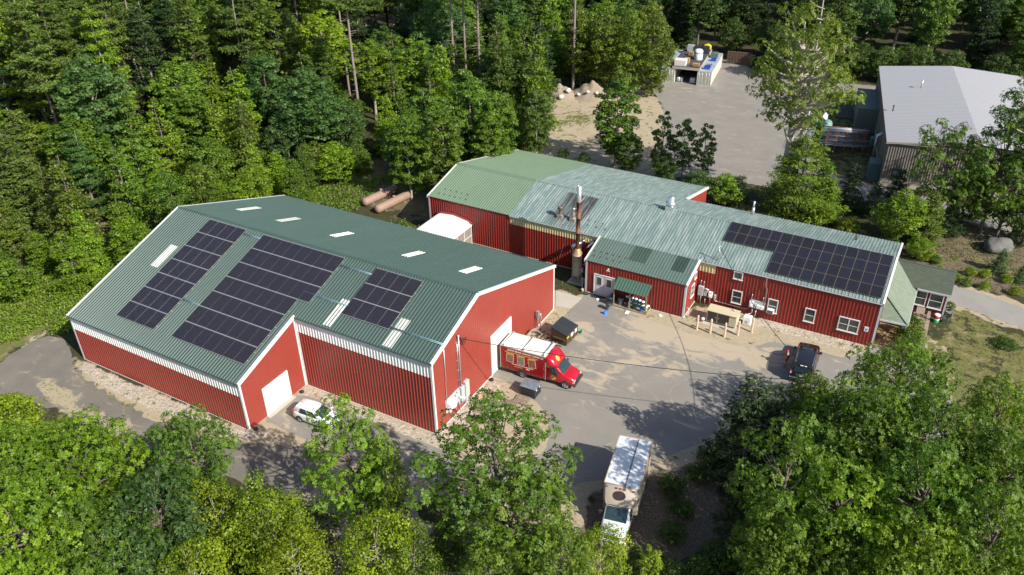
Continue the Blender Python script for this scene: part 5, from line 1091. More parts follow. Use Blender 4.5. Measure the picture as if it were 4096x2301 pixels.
# generator
ge = empty('generator', (0, 0, 0), 0, 'beige generator enclosure with dark doors on a pad behind bollards', 'generator')
gm = mat('beige_enclosure', (.52, .46, .31), .5, noise=(1.5, .3, (.45, .39, .25)))
b = MB(); b.box((49.25, 26.0, .22), (52.15, 27.2, 1.42)); b.build('enclosure', gm, ge, bevel=.02)
b = MB(); b.box((49.2, 25.93, 1.42), (52.2, 27.26, 1.47)); b.build('roof_panel', gm, ge)
b = MB(); b.box((49.4, 26.1, .06), (52.0, 27.1, .22)); b.build('base_frame', black_pl, ge)
for x0, x1 in ((49.36, 50.25), (50.36, 51.45)): b = MB(); b.box((x0, 25.97, .32), (x1, 26.0, 1.33)); d = b.build('door', mat('dark_mesh_door', (.035, .032, .028), .5), ge); b = MB(); xx = x1-.1 if x0 < 50 else x0+.1; b.box((xx-.02, 25.94, .75), (xx+.03, 25.97, .9)); b.build('handle', steel, d)
b = MB(); b.tube([(51.7, 26.9, 1.46), (51.7, 26.9, 1.58), (51.4, 26.9, 1.6)], .04, 8); b.build('exhaust_pipe', steel, ge)
bo = mat('pink_bollard_cover', (.60, .44, .34), .45)
bnames = ['leftmost pale pink bollard, left of the generator', 'second pale pink bollard from the left, in front of the generator door', 'middle pale pink bollard nearest the parking lot', 'fourth pale pink bollard, at the right corner of the generator', 'rightmost pale pink bollard, beside the white heat pump']
pb0 = None
for (x, y), lab in zip([(48.87, 24.39), (50.19, 24.37), (51.58, 24.38), (52.62, 25.25), (53.65, 26.37)], bnames):
    if pb0 is None:
        b = MB(); b.lathe((0, 0, 0), [(.11, 0), (.115, .04), (.105, .06), (.105, 1.5), (.09, 1.58), (.05, 1.63), (0, 1.65)], 16)
        for k in range(6): t = 2*pi*k/6; b.box((.1*cos(t)-.012, .1*sin(t)-.012, .05), (.1*cos(t)+.012, .1*sin(t)+.012, 1.5))
        pb0 = b.build('bollard', bo); o = pb0
    else: o = pb0.copy(); COL.objects.link(o)
    o.location = (x, y, 0); tag(o, lab, 'bollard', 'pink bollards round the generator')
hp = empty('heat_pump', (0, 0, 0), 0, 'white outdoor heat pump unit on the gravel beside the generator', 'air conditioner')
b = MB(); b.box((52.5, 27.25, .1), (53.25, 27.85, .95)); b.build('casing', white_box, hp, bevel=.04)
b = MB()
for k in range(5): b.box((52.72+k*.06, 27.235, .25), (52.76+k*.06, 27.25, .55))
b.build('grille', grey_box, hp)
b = MB(); b.box((52.45, 27.2, 0), (53.3, 27.9, .1)); b.build('base', concrete, hp)
# dumpster
br = mat('brown_dumpster_paint', (.075, .050, .025), .5, noise=[(2, .5, (.055, .036, .02)), (9, .4, (.10, .07, .04))])
du = empty('dumpster', (38.95, 15.9, 0), radians(86), 'brown dumpster with closed sloping black ribbed lid', 'dumpster')
DW, DD = 2.15, 1.65      # x along the front face (towards world +y), y to the back (world -x)
b = MB(); b.hexa([(0, 0, .1), (DW, 0, .1), (DW, DD, .1), (0, DD, .1), (0, 0, 1.15), (DW, 0, 1.15), (DW, DD, 1.55), (0, DD, 1.55)])
for x in (0.02, .72, 1.43, DW-.1): b.box((x, -.05, .1), (x+.08, 0, 1.12))
b.box((0, -.06, 1.08), (DW, .02, 1.17)); b.box((.1, .1, 0), (.3, DD-.1, .1)); b.box((DW-.3, .1, 0), (DW-.1, DD-.1, .1)); b.box((-.16, .1, .62), (0, 1.4, .78)); b.build('container', br, du, bevel=.01)
for k in range(2):
    b = MB(); xa, xb = k*DW/2-.02*(1-k), (k+1)*DW/2+.02*k
    zl = lambda y: 1.2+.4*y/DD
    b.hexa([(xa, -.08, zl(-.08)), (xb, -.08, zl(-.08)), (xb, DD+.05, zl(DD)), (xa, DD+.05, zl(DD)), (xa, -.08, zl(-.08)+.05), (xb, -.08, zl(-.08)+.05), (xb, DD+.05, zl(DD)+.05), (xa, DD+.05, zl(DD)+.05)])
    for j in range(11):
        y = .12+j*.135; b.hexa([(xa+.1, y, zl(y)+.04), (xb-.1, y, zl(y)+.04), (xb-.1, y+.06, zl(y+.06)+.04), (xa+.1, y+.06, zl(y+.06)+.04), (xa+.1, y, zl(y)+.085), (xb-.1, y, zl(y)+.085), (xb-.1, y+.06, zl(y+.06)+.085), (xa+.1, y+.06, zl(y+.06)+.085)])
    b.build('lid', black_pl, du)
b = MB(); b._add([(1.08+.30*cos(2*pi*k/20), y_, .80+.2*sin(2*pi*k/20)) for y_ in (-.02, -.012) for k in range(20)], [tuple(range(20)), tuple(reversed(range(20, 40)))], 0); b.box((1.63, -.02, .62), (2.0, -.01, 1.05)); b.build('white_decal', white_box, du)
text_mesh('HARVEY', .13, mat('dark_print', (.05, .05, .05), .5), du, (.84, -.024, .75), (pi/2, 0, 0), 'lettering', bold=.003)
b = MB(); b.box((.12, -.02, .80), (.5, -.01, .95)); b.build('yellow_sticker', mat('yellow_sticker', (.65, .5, .03), .5), du)
# low dark bin with ribbed lid beside it
d2 = empty('low_bin', (37.3, 14.0, 0), radians(-24), 'low bin with ribbed black lid half hidden behind the red truck', 'bin')
b = MB(); b.box((0, 0, 0), (2.0, .95, .55)); b.build('container', black_pl, d2)
b = MB(); b.box((-.05, -.05, .55), (2.05, 1.0, .60))
for j in range(14): b.box((.05+j*.14, 0, .60), (.11+j*.14, .95, .63))
b.build('lid', black_pl, d2)
# plastic bulk crate
bk = mat('dark_crate_plastic', (.035, .040, .048), .5, noise=(4, .3, (.06, .065, .07)))
cr = empty('bulk_crate', (38.55, 7.62, 0), radians(1), 'dark ribbed plastic bulk crate with grey lid at the edge of the asphalt', 'crate')
b = MB(); b.box((.03, .03, .12), (1.42, 1.13, .98)); b.build('container', black_pl, cr)
b = MB()
for sdx in range(12): x = .05+sdx*.115; b.box((x, 0, .12), (x+.035, .04, .98)); b.box((x, 1.12, .12), (x+.035, 1.16, .98))
for sdx in range(9): y = .05+sdx*.125; b.box((0, y, .12), (.04, y+.035, .98)); b.box((1.41, y, .12), (1.45, y+.035, .98))
for z in (.12, .32, .52, .72, .92): b.box((-.01, -.01, z), (1.46, .03, z+.05)); b.box((-.01, 1.13, z), (1.46, 1.17, z+.05)); b.box((-.01, .03, z), (.03, 1.13, z+.05)); b.box((1.42, .03, z), (1.46, 1.13, z+.05))
for x in (.02, .62, 1.23): 
    for y in (.02, .94): b.box((x, y, 0), (x+.2, y+.2, .12))
b.build('ribbing', bk, cr)
b = MB(); b.box((-.03, -.03, .98), (1.48, 1.19, 1.06)); b.build('lid', mat('grey_crate_lid', (.13, .155, .18), .5, noise=[(2.5, .8, (.24, .26, .28)), (7, .4, (.09, .1, .12))]), cr, bevel=.02)
b = MB(); b.box((1.465, .2, .75), (1.475, .35, .9)); b.box((1.465, .8, .75), (1.475, .95, .9)); b.build('label_sticker', white_box, cr)
def pallet(loc, rz, label, ry=0, rx=0, w_=1.2, d_=1.0, m_=wood_old, group='wooden pallets in the debris', n=8):
    t = empty('pallet', loc, 0, label, 'pallet', group); t.rotation_euler = (rx, ry, rz)
    b = MB()
    for k in range(n): x = k*(w_-.1)/(n-1); b.box((x, 0, .11), (x+.09, d_, .13))
    b.build('top_boards', m_, t)
    for y in (0, d_/2-.02, d_-.04): b = MB(); b.box((0, y, .02), (w_, y+.04, .11)); b.build('stringer', m_, t)
    b = MB()
    for k in range(3): x = k*(w_-.1)/2; b.box((x, 0, 0), (x+.09, d_, .02))
    b.build('bottom_boards', m_, t); return t
pallet((36.25, 3.75, .02), radians(20), 'stacked pallet under the lighter one at the left of the debris')
pallet((36.30, 3.85, .17), radians(24), 'pallet on top of another at the left of the debris')
pallet((38.55, 6.45, .05), radians(2), 'broken pallet lying against the dark plastic crate', rx=radians(4))
pallet((38.0, 5.45, .02), radians(14), 'pallet nearest the oak, partly under its leaves')
rng = random.Random(11)
ply = MB(); ply.box((0, 0, 0), (1.0, .8, .03)); o = ply.build('plywood_sheet', mat('pale_plywood', (.50, .37, .23), .8, noise=(3, .4, (.42, .3, .18)))); o.location = (35.55, 5.4, .03); o.rotation_euler = (0, 0, .35); tag(o, 'pale square plywood sheet lying by the red gable wall', 'board')
b = MB()
for k in range(150):
    x, y = 36.9+rng.gauss(0, .75), 5.6+rng.gauss(0, .9); a = rng.uniform(0, pi); l = rng.uniform(.08, .5); z = rng.uniform(.02, .14)
    b.beam((x, y, z), (x+l*cos(a), y+l*sin(a), z+rng.uniform(0, .1)), rng.uniform(.03, .09), .02, rng.choice([0, 0, 1, 2]))
o = b.build('wood_scraps', [wood_old, mat('pale_splinter', (.55, .42, .3), .8), mat('brown_bark', (.12, .07, .045), .9)]); tag(o, 'litter of broken boards and splinters between the pallets', 'debris', kind='stuff')
b = MB(); rng = random.Random(3)
for k in range(40):
    x, y = 35.9+rng.random()*1.9, 12.9+rng.random()*3.4; a = rng.gauss(1.1, .5); l = rng.uniform(.4, 2.2); z = rng.uniform(.05, .5)
    b.beam((x, y, z), (x+l*cos(a), y+l*sin(a), z+rng.uniform(-.05, .25)), rng.uniform(.04, .15), .03, rng.choice([0, 0, 1, 2]))
o = b.build('scrap_heap', [wood_old, mat('brown_bark', (.12, .07, .045), .9), black_pl]); tag(o, 'heap of scrap boards and dark sheets between the warehouse wall and dumpster', 'scrap heap', kind='stuff')
b = MB(); b.tube([(35.35, 13.0, .2), (35.4, 14.2, .7), (35.5, 15.6, .9), (35.7, 16.6, .7)], [.14, .2, .18, .1], 8); b.tube([(35.4, 14.2, .7), (36.0, 14.9, .4)], [.1, .05], 6); b.tube([(35.5, 15.3, .9), (36.1, 15.6, 1.1), (36.4, 15.9, .6)], [.1, .07, .04], 6)
o = b.build('driftwood_log', wood_old); tag(o, 'gnarled grey log leaning along the red gable wall', 'log')
for (x, y, lab) in [(35.35, 8.2, 'black round box at the wall base beside the big white door'), (21.5, -1.1, 'black round box in the inner corner of the bay'), (21.4, -6.6, 'black round box at the outer corner of the bay')]:
    b = MB(); b.lathe((0, 0, 0), [(.18, 0), (.2, .06), (.17, .16), (.1, .2), (0, .21)], 12); o = b.build('bait_box', black_rub); o.location = (x, y, .01); tag(o, lab, 'bait box', 'black boxes at the wall bases')
stone_m = mat('pale_stone', (.42, .36, .29), .9, noise=[(1.5, .5, (.33, .28, .22)), (8, .4, (.52, .47, .4))], bump=(3, .6, .08))
def rock(loc, s_, label, seed, m_=stone_m, group=None, name='rock', cat='rock'):
    rng = random.Random(seed); bm = bmesh.new(); bmesh.ops.create_icosphere(bm, subdivisions=3, radius=1)
    from mathutils import noise as mn
    for v in bm.verts:
        d = 1+.35*mn.noise(v.co*1.3+Vector((seed, 0, 0)))+.12*mn.noise(v.co*4); v.co = Vector((v.co.x*s_[0]*d, v.co.y*s_[1]*d, max(v.co.z, -.4)*s_[2]*d))
    me = bpy.data.meshes.new(name); bm.to_mesh(me); bm.free(); me.materials.append(m_)
    for p in me.polygons: p.use_smooth = True
    o = bpy.data.objects.new(name, me); COL.objects.link(o); o.location = loc; o.rotation_euler = (0, 0, seed); return tag(o, label, cat, group)
rock((35.5, -.25, .1), (.28, .2, .18), 'fist shaped pale rock at the near corner of the warehouse', 2)
rock((73.6, 55.2, .5), (1.7, 1.3, 1.0), 'large grey boulder in the scrub beyond the entry road', 4, mat('grey_boulder', (.13, .125, .115), .9, noise=[(.8, .6, (.08, .085, .07)), (5, .4, (.2, .19, .17))], bump=(2, .7, .15)))
# utility pole and cables
up_ = empty('utility_pole', (61.95, 10.7, 0), 0, 'dark wooden utility pole rising from the trees behind the SUV', 'utility pole')
b = MB(); b.tube([(0, 0, 0), (0, 0, 8.1)], [.17, .13], 12); b.build('pole', mat('dark_pole', (.05, .04, .035), .85, noise=(3, .4, (.09, .07, .06)), streak=(3, 3, .3)), up_)
b = MB(); b.tube([(.05, .14, 7.6), (.05, .3, 7.6)], .03, 6); b.tube([(-.12, 0, 7.7), (-.3, 0, 7.7)], .03, 6); b.build('insulator', grey_box, up_)
def cable(a, c, sag, r_, label, name='overhead_cable'):
    a, c = Vector(a), Vector(c); b = MB(); pts = [a.lerp(c, i/24)-Vector((0, 0, sag*4*(i/24)*(1-i/24))) for i in range(25)]
    b.tube(pts, r_, 5, cap=False); o = b.build(name, black_rub); return tag(o, label, 'cable')
cable((35.2, 3.75, 7.3), (61.85, 10.75, 7.9), .55, .028, 'black cable from the warehouse gable mast across the lot to the pole')
a_ = Vector(BO)+Vector((34.15, .5, 6.45)); cable(a_, (61.9, 10.8, 7.7), 1.15, .028, 'black cable from the roastery roof mast to the pole behind the SUV')
cable((61.95, 10.7, 7.8), (78, 0, 8.4), .5, .028, 'black cable leaving the pole to the right over the trees')
# exhaust stack with guys
st = empty('exhaust_stack', (34.71, 27.2, 0), 0, 'tall rusty exhaust stack on a pale cylindrical burner between the buildings', 'chimney')
ru = mat('rusted_stack', (.16, .055, .028), .6, .3, noise=[(2.0, .8, (.27, .12, .06)), (6, .6, (.09, .04, .03))], streak=(1, 1, .5))
gv = mat('dirty_galvanised', (.45, .46, .46), .4, .6, noise=(3, .6, (.3, .26, .22)), streak=(1, 1, .4))
pc = mat('pale_burner', (.50, .47, .41), .5, noise=[(1.5, .4, (.42, .38, .3)), (4, .4, (.34, .24, .12))], streak=(1, 1, .4))
b = MB(); b.lathe((0, 0, 0), [(.53, .9), (.53, 3.25), (.56, 3.25), (.56, 3.35)], 24); b.build('burner', pc, st)
b = MB(); b.lathe((0, 0, 0), [(.56, 3.35), (.28, 3.95), (.25, 4.0)], 24); b.build('cone', mat('rust_streaked_cone', (.35, .22, .11), .5, .3, noise=(3, .7, (.5, .36, .2))), st)
b = MB(); b.lathe((0, 0, 0), [(.235, 4.0), (.235, 5.8), (.27, 5.8), (.27, 5.88), (.235, 5.88), (.235, 7.5), (.26, 7.5), (.26, 7.56), (.235, 7.56), (.235, 9.28), (.27, 9.28), (.27, 9.36)], 20); b.build('stack_pipe', ru, st)
b = MB(); b.lathe((0, 0, 0), [(.24, 9.36), (.24, 11.1), (.21, 11.1), (.21, 10.4), (0, 10.4)], 20); b.build('top_pipe', gv, st)
for k in range(4): t = pi/4+k*pi/2; b = MB(); b.beam((.5*cos(t), .5*sin(t), 0), (.5*cos(t), .5*sin(t), .95), .1); b.build('leg', mat('yellow_steel', (.38, .33, .14), .6), st)
b = MB(); b.box((.5, -.15, 1.3), (.72, .15, 1.7)); b.tube([(.5, .3, 2.0), (.75, .3, 2.0), (.75, .3, 2.6)], .05, 8); b.build('control_box', grey_box, st)
b = MB(); b.box((-.8, -.8, 0), (.9, .8, .08)); b.build('base_slab', concrete, st)
for p in [(-2.7, .3, 0), (1.45, -1.65, 0), (1.5, 2.7, 6.0)]: b = MB(); b.tube([(0, 0, 10.6), p], .012, 4, cap=False); b.build('guy_wire', steel, st)
b = MB(); b.tube([(1.45, -1.65, 0), (1.45, -1.65, .35)], .13, 10); b.build('guy_anchor', concrete, st)
# rusty tanks behind the warehouse
tm = mat('tan_rusty_tank', (.27, .175, .125), .7, noise=[(1.5, .6, (.2, .12, .085)), (6, .4, (.36, .26, .2))])
def tank(name, a, c, r_, m_, label, cat='tank', group=None, man=True):
    a, c = Vector(a), Vector(c); t = empty(name, (0, 0, 0), 0, label, cat, group); d = (c-a).normalized(); b = MB()
    pts = [a-d*r_*.55, a-d*r_*.45, a-d*r_*.2, a, c, c+d*r_*.2, c+d*r_*.45, c+d*r_*.55]; b.tube(pts, [r_*.15, r_*.6, r_*.9, r_, r_, r_*.9, r_*.6, r_*.15], 20); b.build('tank_body', m_, t)
    if man: mpt = a.lerp(c, .55); b = MB(); b.tube([mpt+Vector((0, 0, r_*.8)), mpt+Vector((0, 0, r_+.22))], r_*.36, 12); b.build('manhole', m_, t)
    for q in (.2, .8): mpt = a.lerp(c, q); b = MB(); b.beam(mpt+Vector((-r_*.8, 0, -r_*.98)), mpt+Vector((r_*.8, 0, -r_*.98)), .2, .2); b.build('cradle', wood_old, t)
    return t
tank('rusty_tank', (3.0, 31.4, .58), (3.9, 36.6, .58), .54, tm, 'rusty horizontal tank behind the warehouse, the farther left one', group='rusty tanks')
tank('rusty_tank', (5.7, 30.5, .58), (6.6, 35.8, .58), .54, tm, 'rusty horizontal tank behind the warehouse, nearer the roastery', group='rusty tanks')
# picnic tables, drum, chairs, side deck
def picnic(loc, rz, label):
    t = empty('picnic_table', loc, rz, label, 'picnic table', 'picnic tables on the side deck')
    b = MB()
    for k in range(5): b.box((0, k*.15, .72), (1.75, k*.15+.14, .76))
    b.build('tabletop', wood_old, t)
    for y in (-.55, 1.05): b = MB(); b.box((0, y, .43), (1.75, y+.13, .47)); b.box((0, y+.14, .43), (1.75, y+.26, .47)); b.build('bench', wood_old, t)
    for x in (.25, 1.45):
        for s_ in (0, 1): b = MB(); b.beam((x, .37-(.72 if s_ else -.72), 0), (x, .37-(.2 if s_ else -.2), .72), .09, .04, up=(1, 0, 0)); b.build('leg', wood_old, t)
        b = MB(); b.beam((x, -.5, .40), (x, 1.25, .40), .04, .09); b.build('bench_support', wood_old, t)
picnic((67.75, 35.75, .12), radians(90), 'weathered picnic table next to the maroon annex wall'); picnic((67.75, 33.35, .12), radians(90), 'weathered picnic table behind the porch shrub')
b = MB()
for k in range(15): b.box((66.3+k*.14, 31.6, .03), (66.3+k*.14+.125, 37.3, .11))
o = b.build('side_deck', wood_old); tag(o, 'weathered plank deck beside the porch carrying picnic tables', 'deck')
dr = empty('rain_drum', (68.9, 36.45, 0), 0, 'red and green striped drum with white rim at the annex corner', 'drum')
b = MB(); b.lathe((0, 0, 0), [(.27, 0), (.27, .36)], 16); b.build('lower_drum', grn, dr); b = MB(); b.lathe((0, 0, 0), [(.28, .36), (.28, .42), (.26, .42)], 16); b.lathe((0, 0, .78), [(.28, 0), (.28, .06), (.2, .07), (0, .07)], 16); b.build('rim', wpl, dr); b = MB(); b.lathe((0, 0, 0), [(.27, .42), (.27, .78)], 16); b.build('upper_drum', mat('red_drum', (.33, .02, .02), .5), dr)
gch = mat('grey_green_plastic_chair', (.22, .27, .25), .5)
def chair(loc, rz, m_, label):
    t = empty('garden_chair', loc, rz, label, 'chair', 'garden chairs by the annex')
    b = MB(); b.box((-.25, -.25, .40), (.25, .25, .43)); b.build('seat', m_, t)
    b = MB()
    for k in range(4): b.hexa([(-.22+k*.12, .22, .43), (-.14+k*.12, .22, .43), (-.14+k*.12, .25, .43), (-.22+k*.12, .25, .43), (-.22+k*.12, .32, .88), (-.14+k*.12, .32, .88), (-.14+k*.12, .35, .88), (-.22+k*.12, .35, .88)])
    b.build('backrest', m_, t)
    for sx in (-.25, .25):
        b = MB(); b.beam((sx, -.27, .62), (sx, .27, .65), .06, .025); b.build('armrest', m_, t)
        for sy in (-.25, .25): b = MB(); b.beam((sx, sy, .62 if sy < 0 else .43), (sx*1.1, sy*1.1, 0), .045); b.build('leg', m_, t)
chair((69.85, 38.2, 0), radians(-60), gch, 'pale garden chair farther along the annex side wall'); chair((69.75, 36.75, 0), radians(-30), mat('dark_chair', (.06, .085, .08), .5), 'dark garden chair just behind the striped drum')
for (x, y, s_, lab) in [(74.9, 31.6, .22, 'small white stone in the lawn, nearer the road'), (74.0, 30.2, .25, 'larger white stone in the lawn, nearer the trees')]: pass
# ------------------------------------------------ trees and plants
NR = np.random.default_rng(42)
def leaf_material(name, trans=.35, rough=.5, spec=.35, col=None):
    M_ = bpy.data.materials.new(name); M_.use_nodes = True; t = M_.node_tree; p = t.nodes['Principled BSDF']; L = t.links.new
    oi = t.nodes.new('ShaderNodeObjectInfo'); at = t.nodes.new('ShaderNodeAttribute'); at.attribute_name = 'tone'
    hs = t.nodes.new('ShaderNodeHueSaturation'); L(oi.outputs['Color'], hs.inputs['Color']) if col is None else None
    if col is not None: hs.inputs['Color'].default_value = (*col, 1)
    def mr(x, a, b):
        r = t.nodes.new('ShaderNodeMapRange'); L(x, r.inputs[0]); r.inputs[3].default_value = a; r.inputs[4].default_value = b; return r.outputs[0]
    L(mr(at.outputs['Fac'], .55, 1.45), hs.inputs['Value']); L(mr(at.outputs['Fac'], .512, .488), hs.inputs['Hue'])
    L(hs.outputs[0], p.inputs['Base Color']); p.inputs['Roughness'].default_value = rough; p.inputs['Specular IOR Level'].default_value = spec
    tr = t.nodes.new('ShaderNodeBsdfTranslucent'); g = t.nodes.new('ShaderNodeMix'); g.data_type = 'RGBA'; g.blend_type = 'MULTIPLY'; g.inputs[0].default_value = 1
    L(hs.outputs[0], g.inputs[6]); g.inputs[7].default_value = (1.5, 1.7, .6, 1); L(g.outputs[2], tr.inputs[0])
    mx = t.nodes.new('ShaderNodeMixShader'); mx.inputs[0].default_value = trans; L(p.outputs[0], mx.inputs[1]); L(tr.outputs[0], mx.inputs[2])
    L(mx.outputs[0], t.nodes['Material Output'].inputs[0]); return M_
leafm = leaf_material('broad_leaves'); needlem = leaf_material('needles', .15, .6, .2)
bark = mat('grey_brown_bark', (.13, .105, .085), .9, noise=[(2, .5, (.2, .17, .14)), (8, .4, (.07, .055, .045))], streak=(3, 3, .6))
bark_p = mat('grey_pine_bark', (.21, .17, .145), .9, noise=[(2, .5, (.28, .24, .21)), (8, .4, (.10, .08, .07))], streak=(3, 3, .6))
bark_l = mat('pale_bark', (.34, .30, .25), .85, noise=[(2, .5, (.24, .2, .17))], streak=(3, 3, .6))

def nrm(a): return a/np.maximum(np.linalg.norm(a, axis=-1, keepdims=True), 1e-9)
def leaf_mesh(name, c, n, dirs, ln, wd, tone, m_, fold=.0):
    """c: leaf base centres, n: normals, dirs: leaf axis (None = random), diamond leaves"""
    N = len(c); n = nrm(n)
    d = NR.normal(size=(N, 3)) if dirs is None else dirs
    d = nrm(d-n*(d*n).sum(1, keepdims=True)); s = np.cross(n, d)
    ln = np.broadcast_to(ln, (N,))[:, None]; wd = np.broadcast_to(wd, (N,))[:, None]
    V = np.empty((N, 4, 3), np.float32)
    V[:, 0] = c-d*ln*.5; V[:, 1] = c+s*wd*.5-n*ln*fold; V[:, 2] = c+d*ln*.5; V[:, 3] = c-s*wd*.5-n*ln*fold
    me = bpy.data.meshes.new(name); me.vertices.add(4*N); me.vertices.foreach_set('co', V.ravel())
    me.loops.add(4*N); me.loops.foreach_set('vertex_index', np.arange(4*N, dtype=np.int32))
    me.polygons.add(N); me.polygons.foreach_set('loop_start', np.arange(0, 4*N, 4, dtype=np.int32)); me.update(calc_edges=True)
    at = me.attributes.new('tone', 'FLOAT', 'FACE'); at.data.foreach_set('value', np.clip(tone, 0, 1).astype(np.float32))
    me.materials.append(m_); return me
def trunk_mesh(name, segs, m_, n=7):
    b = MB()
    for pts, rad in segs: b.tube(pts, rad, n if rad[0] > .06 else 5, cap=False)
    me = bpy.data.meshes.new(name); me.from_pydata(b.v, [], b.f); me.update(); me.polygons.foreach_set('use_smooth', [True]*len(me.polygons)); me.materials.append(m_); return me
def fib_dirs(n, lo=-1.): 
    v = NR.normal(size=(n*4, 3)); v = nrm(v); v = v[v[:, 2] > lo][:n]; return v

PROTO = {}
def broad(key, R, H, z0, nc, nl, ls, top=.62, m_=bark, rose=False, gap=.35, trunk_r=.16, clr=(.22, .34), leaf_w=.62, limbs=16, lean=0, sparse=1.):
    """broadleaf tree: clumps of leaves spread through an uneven crown"""
    zc = z0+(H-z0)*.48; rz = (H-z0)*.52
    C = []
    lobes = [(NR.uniform(0, 2*pi), NR.uniform(-.5, .9), NR.uniform(.14, .3)) for _ in range(6)]
    tries = 0
    while len(C) < nc and tries < nc*60:
        tries += 1
        d = nrm(NR.normal(size=3)); rr = NR.uniform(.25, 1)**.45
        az = atan2(d[1], d[0]); bump = 1+sum(a*math.exp(-((((az-t+pi) % (2*pi))-pi)**2)/.35-((d[2]-z)**2)/.18) for t, z, a in lobes)-.16
        p = np.array([d[0]*R*rr*bump, d[1]*R*rr*bump, zc+d[2]*rz*rr*(bump if d[2] > 0 else 1)])
        taper = 1-.45*max(0, (p[2]-zc)/rz)**1.5
        p[0] *= taper; p[1] *= taper
        if p[2] < z0: continue
        rc = R*NR.uniform(*clr)
        if any(np.linalg.norm(p-q) < (r0+rc)*gap for q, r0 in C): continue
        C.append((p, rc))
    cs = []; ns = []; dr = []; tn = []
    for p, rc in C:
        ct = NR.uniform(.2, .75); k = int(nl*NR.uniform(.7, 1.3)*(rc/(R*.28))**2)
        if rose: k = max(8, k//7)
        d = fib_dirs(k, -.55); k = len(d); rad = (NR.uniform(.0, 1., k)**.4*.62+.43)[:, None]
        sq = np.array([1, 1, .72]); q = p+d*rad*rc*sq
        ax = nrm(d*1.05+np.array([0, 0, .6])+NR.normal(size=(k, 3))*.22)
        if rose:
            for j in range(7):
                t_ = 2*pi*j/7+NR.uniform(0, 1, k); a1 = nrm(np.cross(ax, NR.normal(size=(k, 3)))); 
                if j == 0: base1 = a1; base2 = np.cross(ax, base1)
                dd = base1*np.cos(t_)[:, None]+base2*np.sin(t_)[:, None]; dd = nrm(dd+ax*NR.uniform(-.15, .35, k)[:, None])
                nn = nrm(ax-dd*(ax*dd).sum(1, keepdims=True)+NR.normal(size=(k, 3))*.18)
                cs.append(q+dd*ls*.55); ns.append(nn); dr.append(dd); tn.append(np.clip(ct+NR.normal(size=k)*.18+.12*(rad[:, 0]-.8), 0, 1))
        else:
            cs.append(q); ns.append(nrm(ax+NR.normal(size=(k, 3))*.33)); dr.append(NR.normal(size=(k, 3))); tn.append(np.clip(ct+NR.normal(size=k)*.2, 0, 1))
    cs = np.concatenate(cs); ns = np.concatenate(ns); dr = np.concatenate(dr); tn = np.concatenate(tn)
    if sparse < 1: keep = NR.random(len(cs)) < sparse; cs, ns, dr, tn = cs[keep], ns[keep], dr[keep], tn[keep]
    sz = ls*NR.uniform(.75, 1.25, len(cs)); cr = leaf_mesh('crown', cs, ns, dr, sz, sz*(leaf_w if not rose else .5), tn, leafm, .06)
    sway = NR.normal(size=(4, 2))*.12*R/3
    tp = [(0, 0, -.2), (sway[0][0], sway[0][1], z0*.6+.3), (sway[1][0], sway[1][1], zc), (sway[2][0]*2, sway[2][1]*2, zc+rz*.72)]
    segs = [(tp, [trunk_r*1.2, trunk_r, trunk_r*.6, trunk_r*.15])]
    order = NR.permutation(len(C))[:limbs]
    for i in order:
        p, rc = C[i]; zb = max(z0*.7, min(p[2]-rz*.35, zc+rz*.3)); t = np.clip(zb/(zc+rz*.7), 0, 1)
        b0 = np.array([sway[1][0]*t, sway[1][1]*t, zb]); mid = b0*.45+p*.55+np.array([0, 0, -.25*rc]); segs.append(([tuple(b0), tuple(mid), tuple(p)], [trunk_r*.42, trunk_r*.24, trunk_r*.07]))
    PROTO[key] = (cr, trunk_mesh('trunk', segs, m_), R, H, leafm)
